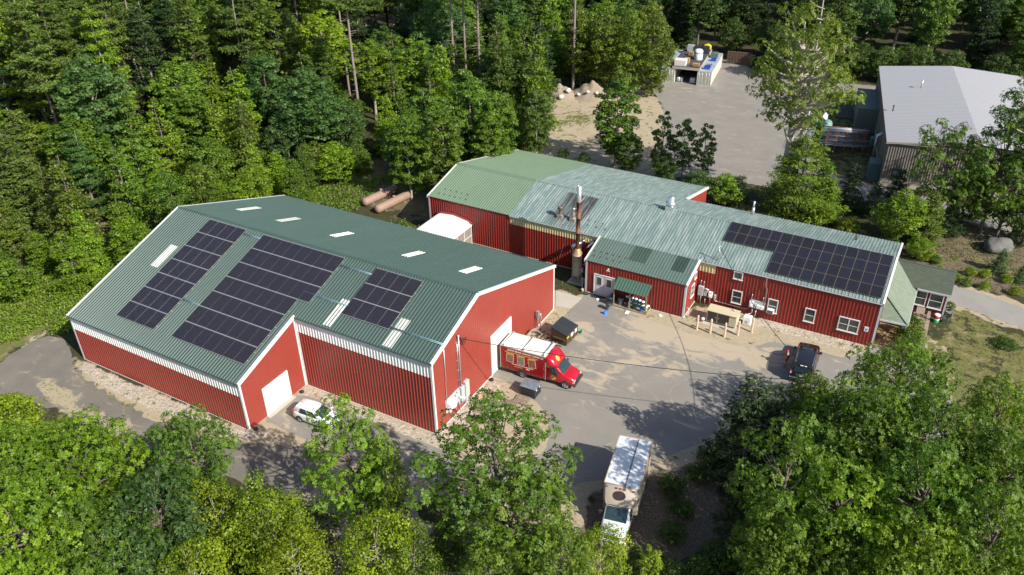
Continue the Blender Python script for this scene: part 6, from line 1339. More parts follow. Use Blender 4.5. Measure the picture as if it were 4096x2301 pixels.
def pine(key, R, H, z0, step, pads, ls=.42, m_=bark_p, tr=.22, conic=.35, dead=8, dens=1., wd=.36, lm=None, droop=0., layer=3, up=.9):
    cs = []; ns = []; dr = []; tn = []; segs = [([(0, 0, -.2), (NR.normal()*.1, NR.normal()*.1, H*.5), (NR.normal()*.25, NR.normal()*.25, H)], [tr*1.15, tr*.8, .04])]
    z = z0
    while z < H-.4:
        f = (z-z0)/(H-z0); prof = (1-f)**.75*(1-conic*.4)+conic*.25 if conic > .3 else (1-f*.75)*(.62+.38*sin(pi*min(1, f*1.3+.15)))
        nb = int(NR.integers(4, 7)) if H > 9 else int(NR.integers(5, 8))
        a0 = NR.uniform(0, 2*pi)
        for k in range(nb):
            if NR.random() < .12: continue
            az = a0+2*pi*k/nb+NR.normal()*.25; ln = R*prof*NR.uniform(.6, 1.15); zz = z+NR.normal()*.15
            dv = np.array([cos(az), sin(az), 0]); rise = ln*NR.uniform(-.05, .22); tip = np.array([0, 0, zz])+dv*ln+np.array([0, 0, rise])
            segs.append(([(0, 0, zz), tuple(np.array([0, 0, zz])+dv*ln*.5+np.array([0, 0, rise*.3])), tuple(tip)], [max(.025, tr*.25*(1-f)), .03, .01]))
            n_ = max(6, int(pads*dens*(ln/R)**1.2)); s_ = NR.uniform(.25, 1.02, n_)**.75
            lat = np.cross(dv, [0, 0, 1]); off = NR.normal(size=n_)*.20*ln*(.5+.9*s_*(1.15-s_)*2)
            pos = np.array([0, 0, zz])+dv*(ln*s_)[:, None]+lat*off[:, None]+np.array([0, 0, 1.])*(rise*s_-droop*ln*s_**2-np.abs(off)*.25+NR.uniform(-.12, .22, n_)*(.6+.1*R))[:, None]
            ct = NR.uniform(.3, .7)
            for j in range(layer):
                ddx = nrm(dv*NR.uniform(.2, 1, n_)[:, None]+NR.normal(size=(n_, 3))*.6+np.array([0, 0, .45])); cs.append(pos+NR.normal(size=(n_, 3))*(.07+ls*.25)*np.array([1, 1, .5])); ns.append(nrm(NR.normal(size=(n_, 3))*.5+dv*.25+np.array([0, 0, up]))); dr.append(ddx); tn.append(np.clip(ct+NR.normal(size=n_)*.2, 0, 1))
        z += step*NR.uniform(.7, 1.3)
    for k in range(dead):
        zz = NR.uniform(z0*.35, z0); az = NR.uniform(0, 2*pi); ln = NR.uniform(.6, 1.8); segs.append(([(0, 0, zz), (cos(az)*ln, sin(az)*ln, zz+NR.uniform(-.2, .3))], [.035, .01]))
    cs = np.concatenate(cs); ns = np.concatenate(ns); dr = np.concatenate(dr); tn = np.concatenate(tn); sz = ls*NR.uniform(.7, 1.3, len(cs))
    PROTO[key] = (leaf_mesh('crown', cs, ns, dr, sz, sz*wd, tn, lm or needlem, .05), trunk_mesh('trunk', segs, m_, 8), R, H, lm or needlem)
for i in range(3): broad('oak%d' % i, 4.6, 11.5, 2.2, 110, 480, .20, rose=True, clr=(.15, .26), gap=.62, trunk_r=.2, limbs=36)
for i in range(2): broad('open_oak%d' % i, 4.2, 12.5, 2.0, 70, 500, .21, rose=True, clr=(.15, .25), gap=.75, trunk_r=.2, limbs=40)
for i in range(2): broad('lime%d' % i, 2.9, 7.5, 1.0, 85, 150, .17, clr=(.16, .26), gap=.6, trunk_r=.09, m_=bark_l, limbs=30, leaf_w=.7)
for i in range(4): broad('maple%d' % i, 3.0, 8.5, .9, 85, 105, .30, clr=(.16, .27), gap=.6, trunk_r=.11)
for i in range(3): broad('tall%d' % i, 3.4, 17, 5.0, 110, 120, .40, clr=(.16, .27), gap=.6, trunk_r=.2, m_=bark_l if i == 1 else bark)
broad('bigoak', 7.0, 24, 10.2, 100, 560, .30, rose=True, clr=(.12, .22), gap=.75, trunk_r=.5, limbs=60, m_=bark_l)
for i in range(2): broad('poplar%d' % i, 2.5, 12.5, 1.6, 115, 190, .23, clr=(.15, .25), gap=.6, trunk_r=.12, m_=bark_l, leaf_w=.85)
for i in range(2): broad('thin%d' % i, 1.7, 8., 1.4, 50, 90, .26, clr=(.17, .26), gap=.7, trunk_r=.06, limbs=26)
for i in range(2): broad('bush%d' % i, 1.2, 1.7, .1, 40, 60, .15, clr=(.2, .34), gap=.5, trunk_r=.03, limbs=10)
for i in range(2): pine('pine%d' % i, 4.2, 25, 12, 1.15, 130, .55, dead=16, wd=.3)
pine('highpine', 3.4, 26, 17.0, 1.1, 120, .55, dead=26, wd=.3)
for i in range(2): pine('fullpine%d' % i, 4.4, 20, 3.0, 1.15, 150, .55, dead=4, wd=.3)
for i in range(3): pine('beech%d' % i, 2.7, 8.5, .7, .5, 75, .27, dead=0, tr=.08, conic=.55, wd=.6, lm=leafm, droop=.12, layer=2, m_=bark, up=.8)
for i in range(2): broad('column%d' % i, 3.0, 14, .8, 130, 110, .30, clr=(.16, .27), gap=.6, trunk_r=.16)
pine('broadpine', 5.4, 10, .8, .5, 120, .40, tr=.16, conic=.5, dead=0, wd=.28)
for i in range(2): pine('bushpine%d' % i, 2.7, 6.6, .3, .32, 34, .32, tr=.1, conic=.5, dead=0)
for i in range(2): pine('hemlock%d' % i, 3.0, 13, .8, .42, 40, .42, tr=.14, conic=.6, dead=2, dens=1.15)
pine('deadtree', 2.0, 9, 6.5, 1.2, 3, .2, dead=30, m_=bark_l)
VOID_HOLD = []
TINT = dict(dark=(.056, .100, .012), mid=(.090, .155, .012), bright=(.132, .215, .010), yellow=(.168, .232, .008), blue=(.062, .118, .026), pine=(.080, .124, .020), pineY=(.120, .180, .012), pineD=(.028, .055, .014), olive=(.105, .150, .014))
KIND = dict(oak='oak', open_oak='oak', bigoak='oak', lime='young_tree', maple='maple_tree', tall='broadleaf_tree', poplar='poplar_tree', thin='sapling', bush='bush', pine='pine_tree', highpine='pine_tree', fullpine='pine_tree', bushpine='small_pine', hemlock='hemlock_tree', deadtree='dead_tree', beech='beech_tree', column='broadleaf_tree', broadpine='pine_tree')
def plant(key, x, y, R=None, H=None, tint='mid', label=None, cat='tree', group=None, rz=None, z=0.0, jit=.12):
    cr, tk, R0, H0, _ = PROTO[key]; base = key.rstrip('0123456789')
    sx = (R or R0)/R0; sz = (H or H0)/H0
    t = empty(KIND[base], (x, y, z), NR.uniform(0, 2*pi) if rz is None else rz, label, cat, group, scale=(sx, sx, sz))
    c = bpy.data.objects.new('crown' if base != 'bush' else 'foliage', cr); COL.objects.link(c); c.parent = t
    k = bpy.data.objects.new('trunk' if base != 'bush' else 'stems', tk); COL.objects.link(k); k.parent = t
    col = np.array(TINT[tint] if isinstance(tint, str) else tint)*(1+NR.uniform(-jit, jit)*1.1)*(1+NR.uniform(-1, 1, 3)*np.array([.07, .03, .1])); c.color = (*col, 1)
    return t
def Tc(key, dx, dy, zc, R, H, tint, label, **k):     # crown centre seen at (dx, dy), standing zc metres up
    p = G(dx, dy, zc); return plant(key, p.x, p.y, R, H, tint, label, **k)
def Tb(key, dx, dy, R, H, tint, label, **k):
    p = G(dx, dy, 0); return plant(key, p.x, p.y, R, H, tint, label, **k)

# ---- foreground, bottom left
FG = 'trees along the near edge of the photo'
Tc('oak0', *r4(60, 880), 6, 4.2, 9.5, 'bright', 'bright green oak at the left edge, below the gravel drive', group=FG)
Tc('oak1', *r4(400, 900), 6.6, 4.3, 10.5, 'bright', 'large bright oak with long leaves, next to the left edge oak', group=FG)
Tc('oak2', *r4(170, 1300), 7, 4.8, 12, 'bright', 'lowest bright oak in the left corner of the photo', group=FG)
Tc('oak0', *r4(480, 1330), 6, 3.8, 10, 'mid', 'mid green oak in the bottom left with pale limbs showing', group=FG)
Tc('maple0', *r4(60, 620), 3, 2.2, 5.5, 'yellow', 'small yellowish tree at the left edge beside the drive', group=FG)
Tc('oak1', *r4(1000, 760), 6, 3.0, 9.5, 'mid', 'rounded oak in front of the long red wall of the warehouse', group=FG)
Tc('oak2', *r4(810, 1120), 6.5, 3.0, 10, 'blue', 'bluish green oak between the bright oak and the yellow saplings', group=FG)
Tc('lime0', *r4(700, 1400), 5.5, 2.6, 8, 'blue', 'bluish tree at the bottom edge under the bluish oak', group=FG)
Tc('lime1', *r4(1130, 1130), 4.2, 2.6, 7, 'yellow', 'yellow green sapling at the lower left, left of its twin', group=FG)
Tc('lime0', *r4(1400, 1180), 4.4, 2.8, 7, 'yellow', 'broad yellow green sapling below the shaded drive', group=FG)
Tc('lime1', *r4(1000, 1420), 4.5, 2.6, 7, 'yellow', 'yellow green sapling cut by the bottom edge at the left', group=FG)
Tc('lime0', *r5(120, 900), 4.6, 2.8, 7.5, 'yellow', 'tallest yellow green tree at the bottom, left of centre', group=FG)
Tc('lime1', *r5(330, 1180), 4.2, 2.6, 7.5, 'yellow', 'yellow green tree at the bottom edge left of centre', group=FG)
Tc('open_oak0', *r5(720, 420), 7, 3.2, 12, 'bright', 'two topped oak in front of the white hatchback', group=FG)
Tc('oak2', *r5(960, 560), 5.5, 1.9, 9, 'mid', 'slim darker oak just right of the two topped oak', group=FG)
Tc('lime1', *r5(930, 1060), 4.5, 2.8, 7.5, 'yellow', 'yellow green tree at the bottom in the middle left', group=FG)
Tc('bushpine0', *r5(1020, 820), 3.0, 1.8, 5.5, 'pine', 'soft young pine behind the two topped oak', group=FG)
Tc('bushpine1', *r5(1430, 990), 2.6, 1.7, 4.5, 'pine', 'soft young pine left of the big central oak', group=FG)
Tc('lime0', *r5(1200, 1180), 3.6, 2.2, 6, 'olive', 'olive sapling left of the big central oak trunk', group=FG)
Tc('open_oak1', *r5(1790, 520), 8, 4.7, 14, 'mid', 'big open oak at the bottom centre in front of the pallets', group=FG)
Tc('open_oak0', *r5(2010, 880), 6.5, 3.6, 11, 'mid', 'oak right behind the trunk of the big central oak', group=FG)
Tc('oak1', *r5(2230, 1120), 5, 2.3, 8, 'mid', 'lower oak at the bottom edge between the big oak and truck', group=FG)
Tc('lime1', *r6(150, 1010), 4.0, 2.0, 6.5, 'yellow', 'yellow green tree in front of the white truck bonnet', group=FG)
Tc('lime0', *r5(1750, 1300), 4, 2.4, 6, 'mid', 'low green tree at the foot of the big central oak', group=FG)
Tc('bushpine0', *r6(350, 1030), 1.5, .8, 2.6, 'pine', 'small young pine at the bottom, right of the white truck')
Tc('thin1', *r6(430, 1090), 2, .8, 4, 'yellow', 'spindly sapling at the bottom right of the white truck')
# ---- right foreground
RG = 'trees at the lower right'
Tc('bushpine1', *r6(1000, 330), 4.2, 3.5, 9.2, 'pineD', 'dark bushy pine at the edge of the lot, right of the white truck', group=RG)
for key, px, py, zc, R, H, tint, lab in [
    ('oak0', 1330, 190, 6.5, 2.3, 10, 'mid', 'oak around the utility pole, nearest the SUV'),
    ('oak1', 1450, 310, 7, 2.9, 11, 'bright', 'bright oak between the dark pine and the SUV'),
    ('oak2', 1850, 90, 7, 3.9, 12, 'mid', 'large oak at the right overlapping the porch shrub'),
    ('oak0', 1720, 390, 8, 3.8, 13, 'mid', 'oak in the middle of the lower right grove, upper row'),
    ('open_oak1', 1210, 620, 8.5, 3.4, 14, 'mid', 'oak at the left side of the lower right grove'),
    ('oak1', 2080, 420, 8, 3.8, 13, 'mid', 'oak in the upper row of the grove, right of its middle'),
    ('oak2', 2400, 260, 7, 2.9, 11, 'bright', 'oak at the far right beside the lawn'),
    ('oak0', 2430, 640, 7.5, 3.6, 12, 'mid', 'oak at the right edge of the photo, lower right'),
    ('open_oak0', 1520, 800, 7.5, 3.6, 12, 'bright', 'bright oak in the centre of the lower right grove'),
    ('oak2', 1950, 800, 7.5, 4.0, 13, 'mid', 'dense oak in the lower right grove, middle row'),
    ('oak1', 1150, 980, 5.5, 2.6, 9, 'mid', 'lower left oak of the right grove'),
    ('oak0', 1450, 1080, 5, 3.0, 9, 'mid', 'oak at the bottom edge of the right grove'),
    ('oak1', 1900, 1130, 6, 3.5, 11, 'bright', 'bright oak at the bottom edge of the right grove'),
    ('oak2', 2330, 1050, 6.5, 3.6, 12, 'mid', 'oak in the bottom right corner of the photo'),
    ('maple1', 2560, 900, 6, 2.6, 9, 'yellow', 'yellowish tree at the right edge near the corner'),
    ('maple2', 1640, 620, 5, 2.4, 8, 'dark', 'darker tree filling the middle of the right grove')]:
    Tc(key, *r6(px, py), zc, R, H, tint, lab, group=RG)
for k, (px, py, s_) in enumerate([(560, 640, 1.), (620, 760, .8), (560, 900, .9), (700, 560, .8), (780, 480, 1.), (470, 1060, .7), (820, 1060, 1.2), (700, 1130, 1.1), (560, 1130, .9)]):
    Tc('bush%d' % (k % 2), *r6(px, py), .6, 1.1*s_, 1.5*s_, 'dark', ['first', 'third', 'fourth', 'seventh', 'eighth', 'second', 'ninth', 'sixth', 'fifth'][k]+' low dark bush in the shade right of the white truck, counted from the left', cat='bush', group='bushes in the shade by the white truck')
# ---- beside the porch and lawn
Tc('bush0', *c8(480, 960), 1.0, 1.35, 2.6, 'olive', 'flowering shrub at the porch corner', cat='bush')
Tc('bush1', *c8(520, 850), 1.2, 1.0, 2.6, 'mid', 'leafy shrub between the porch post and picnic tables', cat='bush')
Tc('bush1', *c8(560, 1090), .6, .9, 1.5, 'dark', 'low dark shrub below the porch shrub', cat='bush')
Tc('bush0', *c8(1290, 985), .3, 1.1, .8, 'dark', 'oval low juniper mound alone in the lawn', cat='bush')
Tc('bushpine1', *c8(1255, 300), 1.3, 1.1, 2.8, 'blue', 'small bluish pine below the boulder', cat='tree')
Tc('bushpine0', *c8(1430, 410), 1.0, .9, 2.2, 'blue', 'small bluish pine at the right edge above the entry road', cat='tree')
Tc('bush0', *c8(815, 680), .5, .6, 1.1, 'mid', 'small bush beside the garden chairs', cat='bush')
for k, (px, py) in enumerate(sorted([(1115, 500), (880, 440), (1370, 550), (1120, 405), (680, 255), (720, 290), (960, 480), (620, 270), (1000, 390), (1300, 450)])):
    Tc('bush%d' % (px % 2), *c8(px, py), .4, .62, .9, 'yellow' if px % 3 else 'mid', ['first', 'second', 'third', 'fourth', 'fifth', 'sixth', 'seventh', 'eighth', 'ninth', 'tenth'][k]+' low bush from the left in the scrub beyond the entry road', cat='bush', group='low bushes in the scrub')
# ---- between the roastery and the back yard
MG = 'trees behind the roastery'
for key, px, py, R, H, tint, lab in [
    ('thin0', 60, 1150, 1.8, 10, 'dark', 'thin dark sapling left of the pair against the yard paving'), ('thin1', 200, 1150, 1.9, 9.2, 'dark', 'thin dark sapling against the yard paving'), ('thin0', 330, 1180, 1.7, 9, 'dark', 'thin dark sapling with forked top against the yard paving'),
    ('maple1', 90, 1180, 1.8, 4.5, 'dark', 'small dark tree at the foot of the thin saplings'), ('maple2', 300, 1290, 1.9, 4.5, 'blue', 'small bluish tree behind the roof vent fan'), ('maple0', 480, 1320, 2.0, 4.5, 'bright', 'bright small maple at the red back gable'),
    ('broadpine', 930, 1370, 5.6, 10.5, 'pineY', 'broad yellow green pine behind the solar roof'), ('beech1', 1090, 1370, 2.6, 7, 'mid', 'leafy tree to the right of the broad yellow green pine'), ('bushpine0', 560, 1330, 1.7, 4.5, 'pineD', 'dark small pine left of the broad yellow green pine'),
    ('bushpine1', 1260, 1340, 2.2, 6, 'pineD', 'dark pine behind the right part of the solar roof'), ('bushpine0', 1560, 1330, 1.8, 5.5, 'pineD', 'dark pine above the bright maple'), ('bushpine1', 1420, 1390, 1.7, 4.5, 'pineD', 'dark pine right of its neighbour behind the solar roof')]:
    Tb(key, *r3(px, py), R, H, tint, lab, group=MG)
c7 = lambda x, y: ((3100+.5527*x)/1.59, (200+.5527*y)/1.59)
for key, px, py, R, H, tint, lab in [('maple3', 850, 1400, 2.7, 6.8, 'bright', 'bright leafy maple behind the right end of the solar roof'), ('hemlock1', 1060, 1400, 2.2, 6.5, 'pine', 'soft green pine to the right of the bright maple'), ('bushpine0', 1240, 1330, 2.0, 4, 'pineD', 'dark low pine left of the boulder'),
    ('maple1', 1010, 1500, 1.3, 2.6, 'bright', 'small bright tree at the corner behind the annex'), ('maple0', 370, 1260, 1.3, 2.4, 'bright', 'bright low tree over the roof ridge, left'), ('maple2', 520, 1340, 1.2, 2.4, 'yellow', 'bright low tree over the roof ridge, right')]:
    Tb(key, *c7(px, py), R, H, tint, lab, group=MG)
Tb('bigoak', *r3(835, 1330), 6.6, 24.5, 'olive', 'tall forked oak with dead top beside the back yard')
p_ = G(*r3(835, 1330)); plant('deadtree', p_.x+.9, p_.y+1.2, 2.6, 26, 'olive', 'bare pale dead snag rising through the forked oak')
for key, px, py, R, H, tint, lab in [('open_oak0', 1110, 1290, 4.0, 14, 'mid', 'open oak in front of the grey building, leftmost'), ('open_oak1', 1480, 1330, 4.2, 15, 'mid', 'open oak in front of the grey building wall'), ('bigoak', 1730, 1360, 5.6, 20, 'mid', 'tall open oak overlapping the grey roof at the right edge'),
    ('open_oak1', 1600, 1350, 3.6, 11, 'mid', 'lower oak at the right edge above the boulder'), ('maple0', 1330, 1260, 2.6, 7, 'dark', 'dark tree between the boulder and grey building'), ('maple1', 1780, 1400, 3, 8, 'dark', 'dark tree at the right edge behind the boulder')]:
    Tb(key, *c7(px, py), R, H, tint, lab, group='oaks before the grey building')
# ---- poplars behind the roastery's left end
c2_ = lambda x, y: ((1300+.5529*x)/1.59, (.5529*y)/1.59)
for key, px, py, zc, R, H, tint, lab in [
    ('poplar0', 600, 1130, 6, 3.0, 12.5, 'mid', 'poplar leaning over the left end of the roastery roof'), ('poplar1', 860, 1080, 7, 3.0, 13, 'mid', 'poplar over the sage roof edge'), ('poplar0', 740, 880, 8, 3.0, 14, 'mid', 'poplar behind the two nearest the roof, left'),
    ('poplar1', 1050, 820, 8.5, 3.2, 15, 'mid', 'tallest poplar of the clump behind the roastery'), ('poplar0', 1250, 900, 7.5, 2.7, 13, 'mid', 'poplar at the right of the clump'), ('poplar1', 1180, 1030, 6, 2.4, 10.5, 'mid', 'lower poplar at the right of the clump'),
    ('poplar0', 1530, 900, 6, 2.3, 12, 'dark', 'separate poplar left of the dirt clearing'), ('poplar1', 2110, 880, 6.5, 3.3, 13, 'mid', 'poplar right of the dirt clearing'), ('poplar0', 2200, 1080, 4, 2.0, 7, 'dark', 'lower poplar right of the dirt clearing'),
    ('maple2', 1720, 1110, 1.2, .9, 2.2, 'dark', 'bush at the roof ridge before the clearing'), ('maple0', 1880, 1150, 1.2, .9, 2.2, 'dark', 'bush at the roof ridge, right of its twin')]:
    Tc(key, *c2_(px, py), zc, R, H, tint, lab, group='poplars behind the roastery')
# columnar hornbeams by the containers
for k, (px, py) in enumerate([(1520, 240), (1585, 250), (1640, 252), (1560, 205), (1625, 200), (1460, 228)]):
    Tb('column%d' % (k % 2), px, py-10, 3.3, 14.5, 'olive' if k != 3 else 'mid', ['dense leafy tree at the left of the row by the containers', 'dense leafy tree in the row by the containers, second from right', 'dense leafy tree nearest the containers', 'dense tree standing behind the row by the containers', 'dense tree behind the one nearest the containers', 'dense tree over the dark trunks by the dirt mounds'][k], group='dense row by the containers')
# ---- tall pines with bare trunks
for key, px, py, R, H, tint, lab in [
    ('highpine', 913, 352, 3.2, 30, 'pine', 'tall pine with long bare grey trunk, behind the warehouse ridge'), ('pine1', 672, 275, 4.6, 25, 'pine', 'pine with layered crown and bare leaning trunk, upper left'), ('pine0', 640, 300, 3.6, 24, 'pine', 'pine just left of the layered one'),
    ('highpine', 1147, 262, 3.2, 29, 'pine', 'left bare trunked pine of the trio above the poplars'), ('highpine', 1175, 245, 3.0, 28, 'pine', 'middle bare trunked pine of the trio above the poplars'), ('highpine', 1210, 262, 3.8, 27, 'pineY', 'leaning bare trunked pine at the right of the trio'),
    ('highpine', 1441, 225, 3.5, 29, 'pine', 'single tall trunk in the dark gap behind the mounds'), ('highpine', 880, 240, 3.0, 28, 'pine', 'bare pine trunk left of the tallest'), ('highpine', 770, 200, 3.2, 27, 'pine', 'bare pine trunk at the top of the photo, left of centre'),
    ('fullpine0', 150, 400, 5.2, 24, 'pineY', 'huge yellow green pine at the left edge'), ('fullpine1', 30, 330, 5.0, 24, 'pineY', 'yellow green pine at the very left of the top edge'), ('fullpine0', 250, 560, 3.2, 12, 'blue', 'soft bluish pine below the huge yellow green pine'),
    ('tall1', 300, 470, 4.2, 19, 'blue', 'tall bluish broadleaf right of the huge yellow pine'), ('hemlock0', 420, 340, 4.6, 20, 'pineD', 'dark hemlock with feathered tiers, upper left'), ('hemlock1', 520, 300, 4.4, 20, 'dark', 'dark hemlock in the upper left gap'),
    ('beech0', 440, 470, 3.6, 12, 'bright', 'bright tiered beech like tree below the dark hemlock'), ('beech1', 570, 440, 3.0, 10.5, 'bright', 'narrow tiered tree at the dark gap'), ('beech2', 645, 420, 2.4, 9.5, 'olive', 'narrow tree left of the leaning pine trunk'), ('tall2', 800, 420, 4.2, 14, 'blue', 'bluish oak with heavy leaves left of the long bare trunk')]:
    Tb(key, px, py, R, H, tint, lab, group='landmark trees of the forest')

# ---- filler forest: every tree a thing up to the limit, the far rest one stand
CLEAR = [(-60, -32), (-15, -6), (-10, 2), (-7, 12), (-5, 22), (-4, 34), (0, 42), (9, 43), (14, 56), (12, 66), (5, 83), (13, 89), (15, 100), (14, 116), (30, 118), (35, 106), (56, 113), (60, 112), (100, 118), (100, -60), (30, -60)]
def inframe(P, m_=.06):
    D = P-np.array(CAM_POS); z = D@np.array(FW); x = .5+FPX*(D@np.array(RT))/z/4096; y = .5-FPX*(D@np.array(UP))/z/2301
    return (z > 5) & (x > -m_) & (x < 1+m_) & (y > -.04) & (y < 1+m_)
cand = []
taken = [np.array([o.location.x, o.location.y]) for o in COL.objects if o.type == 'EMPTY' and o.get('category') == 'tree']
X_, Y_ = np.meshgrid(np.arange(-230, 150, 1.7), np.arange(-30, 290, 1.7)); PP = np.stack([X_.ravel(), Y_.ravel()], 1)+NR.uniform(-.8, .8, (X_.size, 2))
dclr = -sdf(PP, CLEAR); ok = dclr > .6; PP, dclr = PP[ok], dclr[ok]
hgt = np.where(dclr < 7, 6.2, np.where(dclr < 16, 9.5, np.where(dclr < 30, 14., 18.)))
right = (PP[:, 0] > 22) & (PP[:, 1] > 95); hgt = np.where(right, np.where(dclr < 4, 6.6, 15.), hgt)
near_dark = (PP[:, 0] > -8) & (PP[:, 1] > 60) & (~right); hgt = np.where(near_dark & (dclr < 16), 14, hgt)
vis = inframe(np.column_stack([PP, hgt*.9])) | inframe(np.column_stack([PP, hgt*.3])); PP, dclr, hgt = PP[vis], dclr[vis], hgt[vis]
perm = NR.permutation(len(PP)); acc = []; accsp = []
for i in perm:
    h = hgt[i]; sp_ = 3.5 if h < 7 else 4.6 if h < 10 else 5.6 if h < 15 else 6.6
    p = PP[i]
    if acc and np.min(np.hypot(*(np.array(acc)-p).T)) < sp_: continue
    if np.min(np.hypot(*(np.array(taken)-p).T)) < sp_*.62: continue
    acc.append(p); accsp.append((h, dclr[i]))
acc = np.array(acc); dist = np.hypot(acc[:, 0]-CAM_POS.x, acc[:, 1]-CAM_POS.y); order = np.argsort(dist)
NIND = 215
far = []
def species(h, p):
    u = NR.random()
    rightside = p[0] > 22 and p[1] > 95
    if rightside and h < 7: return ('maple%d' % NR.integers(4), 2.8, NR.uniform(6, 9), 'dark')
    if rightside: return ('tall%d' % NR.integers(3), NR.uniform(3.2, 4.4), NR.uniform(13, 18), NR.choice(['dark', 'blue', 'mid', 'dark'])) if u < .85 else ('hemlock0', 3.6, 15, 'pineD')
    if h < 7: return ('maple%d' % NR.integers(4), NR.uniform(2.2, 3.0), NR.uniform(4.5, 8), NR.choice(['bright', 'mid', 'bright', 'olive'])) if u < .45 else ('beech%d' % NR.integers(3), NR.uniform(2.0, 2.8), NR.uniform(5, 8.5), NR.choice(['bright', 'mid', 'bright']))
    if h < 10: return ('maple%d' % NR.integers(4), NR.uniform(2.6, 3.4), NR.uniform(7.5, 11), NR.choice(['mid', 'bright', 'mid', 'blue'])) if u < .35 else (('beech%d' % NR.integers(3), NR.uniform(2.6, 3.4), NR.uniform(8, 12), NR.choice(['mid', 'bright', 'mid', 'olive'])) if u < .82 else ('poplar0', 2.6, 11, 'mid'))
    if h < 15: return ('tall%d' % NR.integers(3), NR.uniform(3.2, 4.2), NR.uniform(11, 16), NR.choice(['mid', 'blue', 'dark', 'bright'])) if u < .5 else (('hemlock%d' % NR.integers(2), 3.8, NR.uniform(11, 17), NR.choice(['pineD', 'pine', 'dark'])) if u < .75 else ('beech%d' % NR.integers(3), 3.8, NR.uniform(11, 15), NR.choice(['mid', 'bright'])))
    return ('tall%d' % NR.integers(3), NR.uniform(3.6, 4.8), NR.uniform(15, 21), NR.choice(['mid', 'dark', 'mid', 'bright'])) if u < .45 else (('fullpine%d' % NR.integers(2), 4.4, NR.uniform(18, 24), NR.choice(['pine', 'pineY', 'pineD'])) if u < .72 else ('pine%d' % NR.integers(2), 4.2, NR.uniform(20, 26), 'pine'))
FL = {'beech': ('tiered young beech in the growth at the forest edge', 'tiered young beeches of the forest'), 'maple': ('round leafy tree in the young growth between warehouse and tall forest', 'young leafy trees at the forest edge'), 'tall': ('tall leafy tree inside the dense forest behind the buildings', 'tall leafy trees of the forest'),
      'hemlock': ('tiered evergreen tree inside the forest behind the buildings', 'tiered evergreens of the forest'), 'poplar': ('small leaved tree in the young growth at the forest edge', 'small leaved trees at the forest edge'),
      'fullpine': ('full crowned pine inside the tall forest at the back', 'full crowned pines of the forest'), 'pine': ('bare stemmed pine inside the tall forest at the back', 'bare stemmed pines of the forest')}
FILL = []
for n_, i in enumerate(order):
    p = acc[i]; h, dc = accsp[i]; key, R, H, tint = species(h, p)
    if n_ < NIND:
        l_, g_ = FL[key.rstrip('0123456789')]; FILL.append((plant(key, p[0], p[1], R, H, tint, l_, group=g_, jit=.22), key.rstrip('0123456789'), tint, p, H))
    else: far.append((key, p[0], p[1], R, H, tint))
# labels: look, kind, place by landmarks, then the count from the left
ORD = ['first', 'second', 'third', 'fourth', 'fifth', 'sixth', 'seventh', 'eighth', 'ninth', 'tenth', 'eleventh', 'twelfth', 'thirteenth', 'fourteenth', 'fifteenth', 'sixteenth', 'seventeenth', 'eighteenth', 'nineteenth', 'twentieth']
KN = dict(maple='round leafy tree', beech='tiered beech', tall='tall leafy tree', hemlock='hemlock', poplar='small leaved poplar', fullpine='full crowned pine', pine='bare stemmed pine')
ADJ = dict(dark='dark green', mid='mid green', bright='bright green', yellow='yellow green', blue='bluish green', pine='soft green', pineY='yellowish', pineD='blackish green', olive='olive green')
def px_of(p, h):
    d = Vector((p[0], p[1], h))-CAM_POS; z = d.dot(FW); return 2576*(.5+FPX*d.dot(RT)/z/4096), 1447*(.5-FPX*d.dot(UP)/z/2301)
bins = {}
for t, kb, ti, p, H in FILL:
    x, y = px_of(p, H*.7)
    zone = 'beyond the grey building' if p[0] > 45 and p[1] > 90 else 'behind the yard shelter' if p[0] > 20 and p[1] > 90 else 'round the mounds' if x > 1250 else 'above the warehouse ridge' if x > 700 else 'left of the warehouse' if y > 520 else 'at the upper left'
    bins.setdefault((kb, ti, zone), []).append((x, t))
for (kb, ti, zone), l in bins.items():
    l.sort(key=lambda q: q[0])
    for k, (x, t) in enumerate(l): t['label'] = ADJ[ti]+' '+KN[kb]+' '+zone+('' if len(l) == 1 else ', '+ORD[min(k, 19)]+' of '+str(len(l))+' from the left')
# the far stand: one object, its trees instanced by geometry nodes
src = bpy.data.collections.new('far_tree_sources'); keys = sorted({(f[0], f[5]) for f in far}); ids = {}
for kk in keys:
    cr, tk, R0, H0, lm = PROTO[kk[0]]
    bmj = bmesh.new(); bmj.from_mesh(cr); nf = len(bmj.faces); bmj.from_mesh(tk); bmj.faces.ensure_lookup_table()
    for f in bmj.faces[nf:]: f.material_index = 1
    me = bpy.data.meshes.new('far_tree'); bmj.to_mesh(me); bmj.free(); me.materials.clear(); me.materials.append(leaf_material('far_leaves', .15 if lm is needlem else .35, col=TINT[kk[1]])); me.materials.append(bark)
    o = bpy.data.objects.new('src_%03d' % len(ids), me); o.color = (*TINT[kk[1]], 1); src.objects.link(o); ids[kk] = len(ids)
me = bpy.data.meshes.new('far_forest'); me.vertices.add(len(far)); me.vertices.foreach_set('co', np.array([[f[1], f[2], 0] for f in far], np.float32).ravel())
for nm, ty, vals in [('idx', 'INT', [ids[(f[0], f[5])] for f in far]), ('rot', 'FLOAT', NR.uniform(0, 6.28, len(far)))]:
    a = me.attributes.new(nm, ty, 'POINT'); a.data.foreach_set('value', np.array(vals, np.int32 if ty == 'INT' else np.float32))
a = me.attributes.new('scl', 'FLOAT_VECTOR', 'POINT'); a.data.foreach_set('vector', np.array([[f[3]/PROTO[f[0]][2]]*2+[f[4]/PROTO[f[0]][3]] for f in far], np.float32).ravel())
ff = bpy.data.objects.new('far_forest', me); COL.objects.link(ff); tag(ff, 'far part of the dense forest filling the top of the photo', 'forest', kind='stuff')
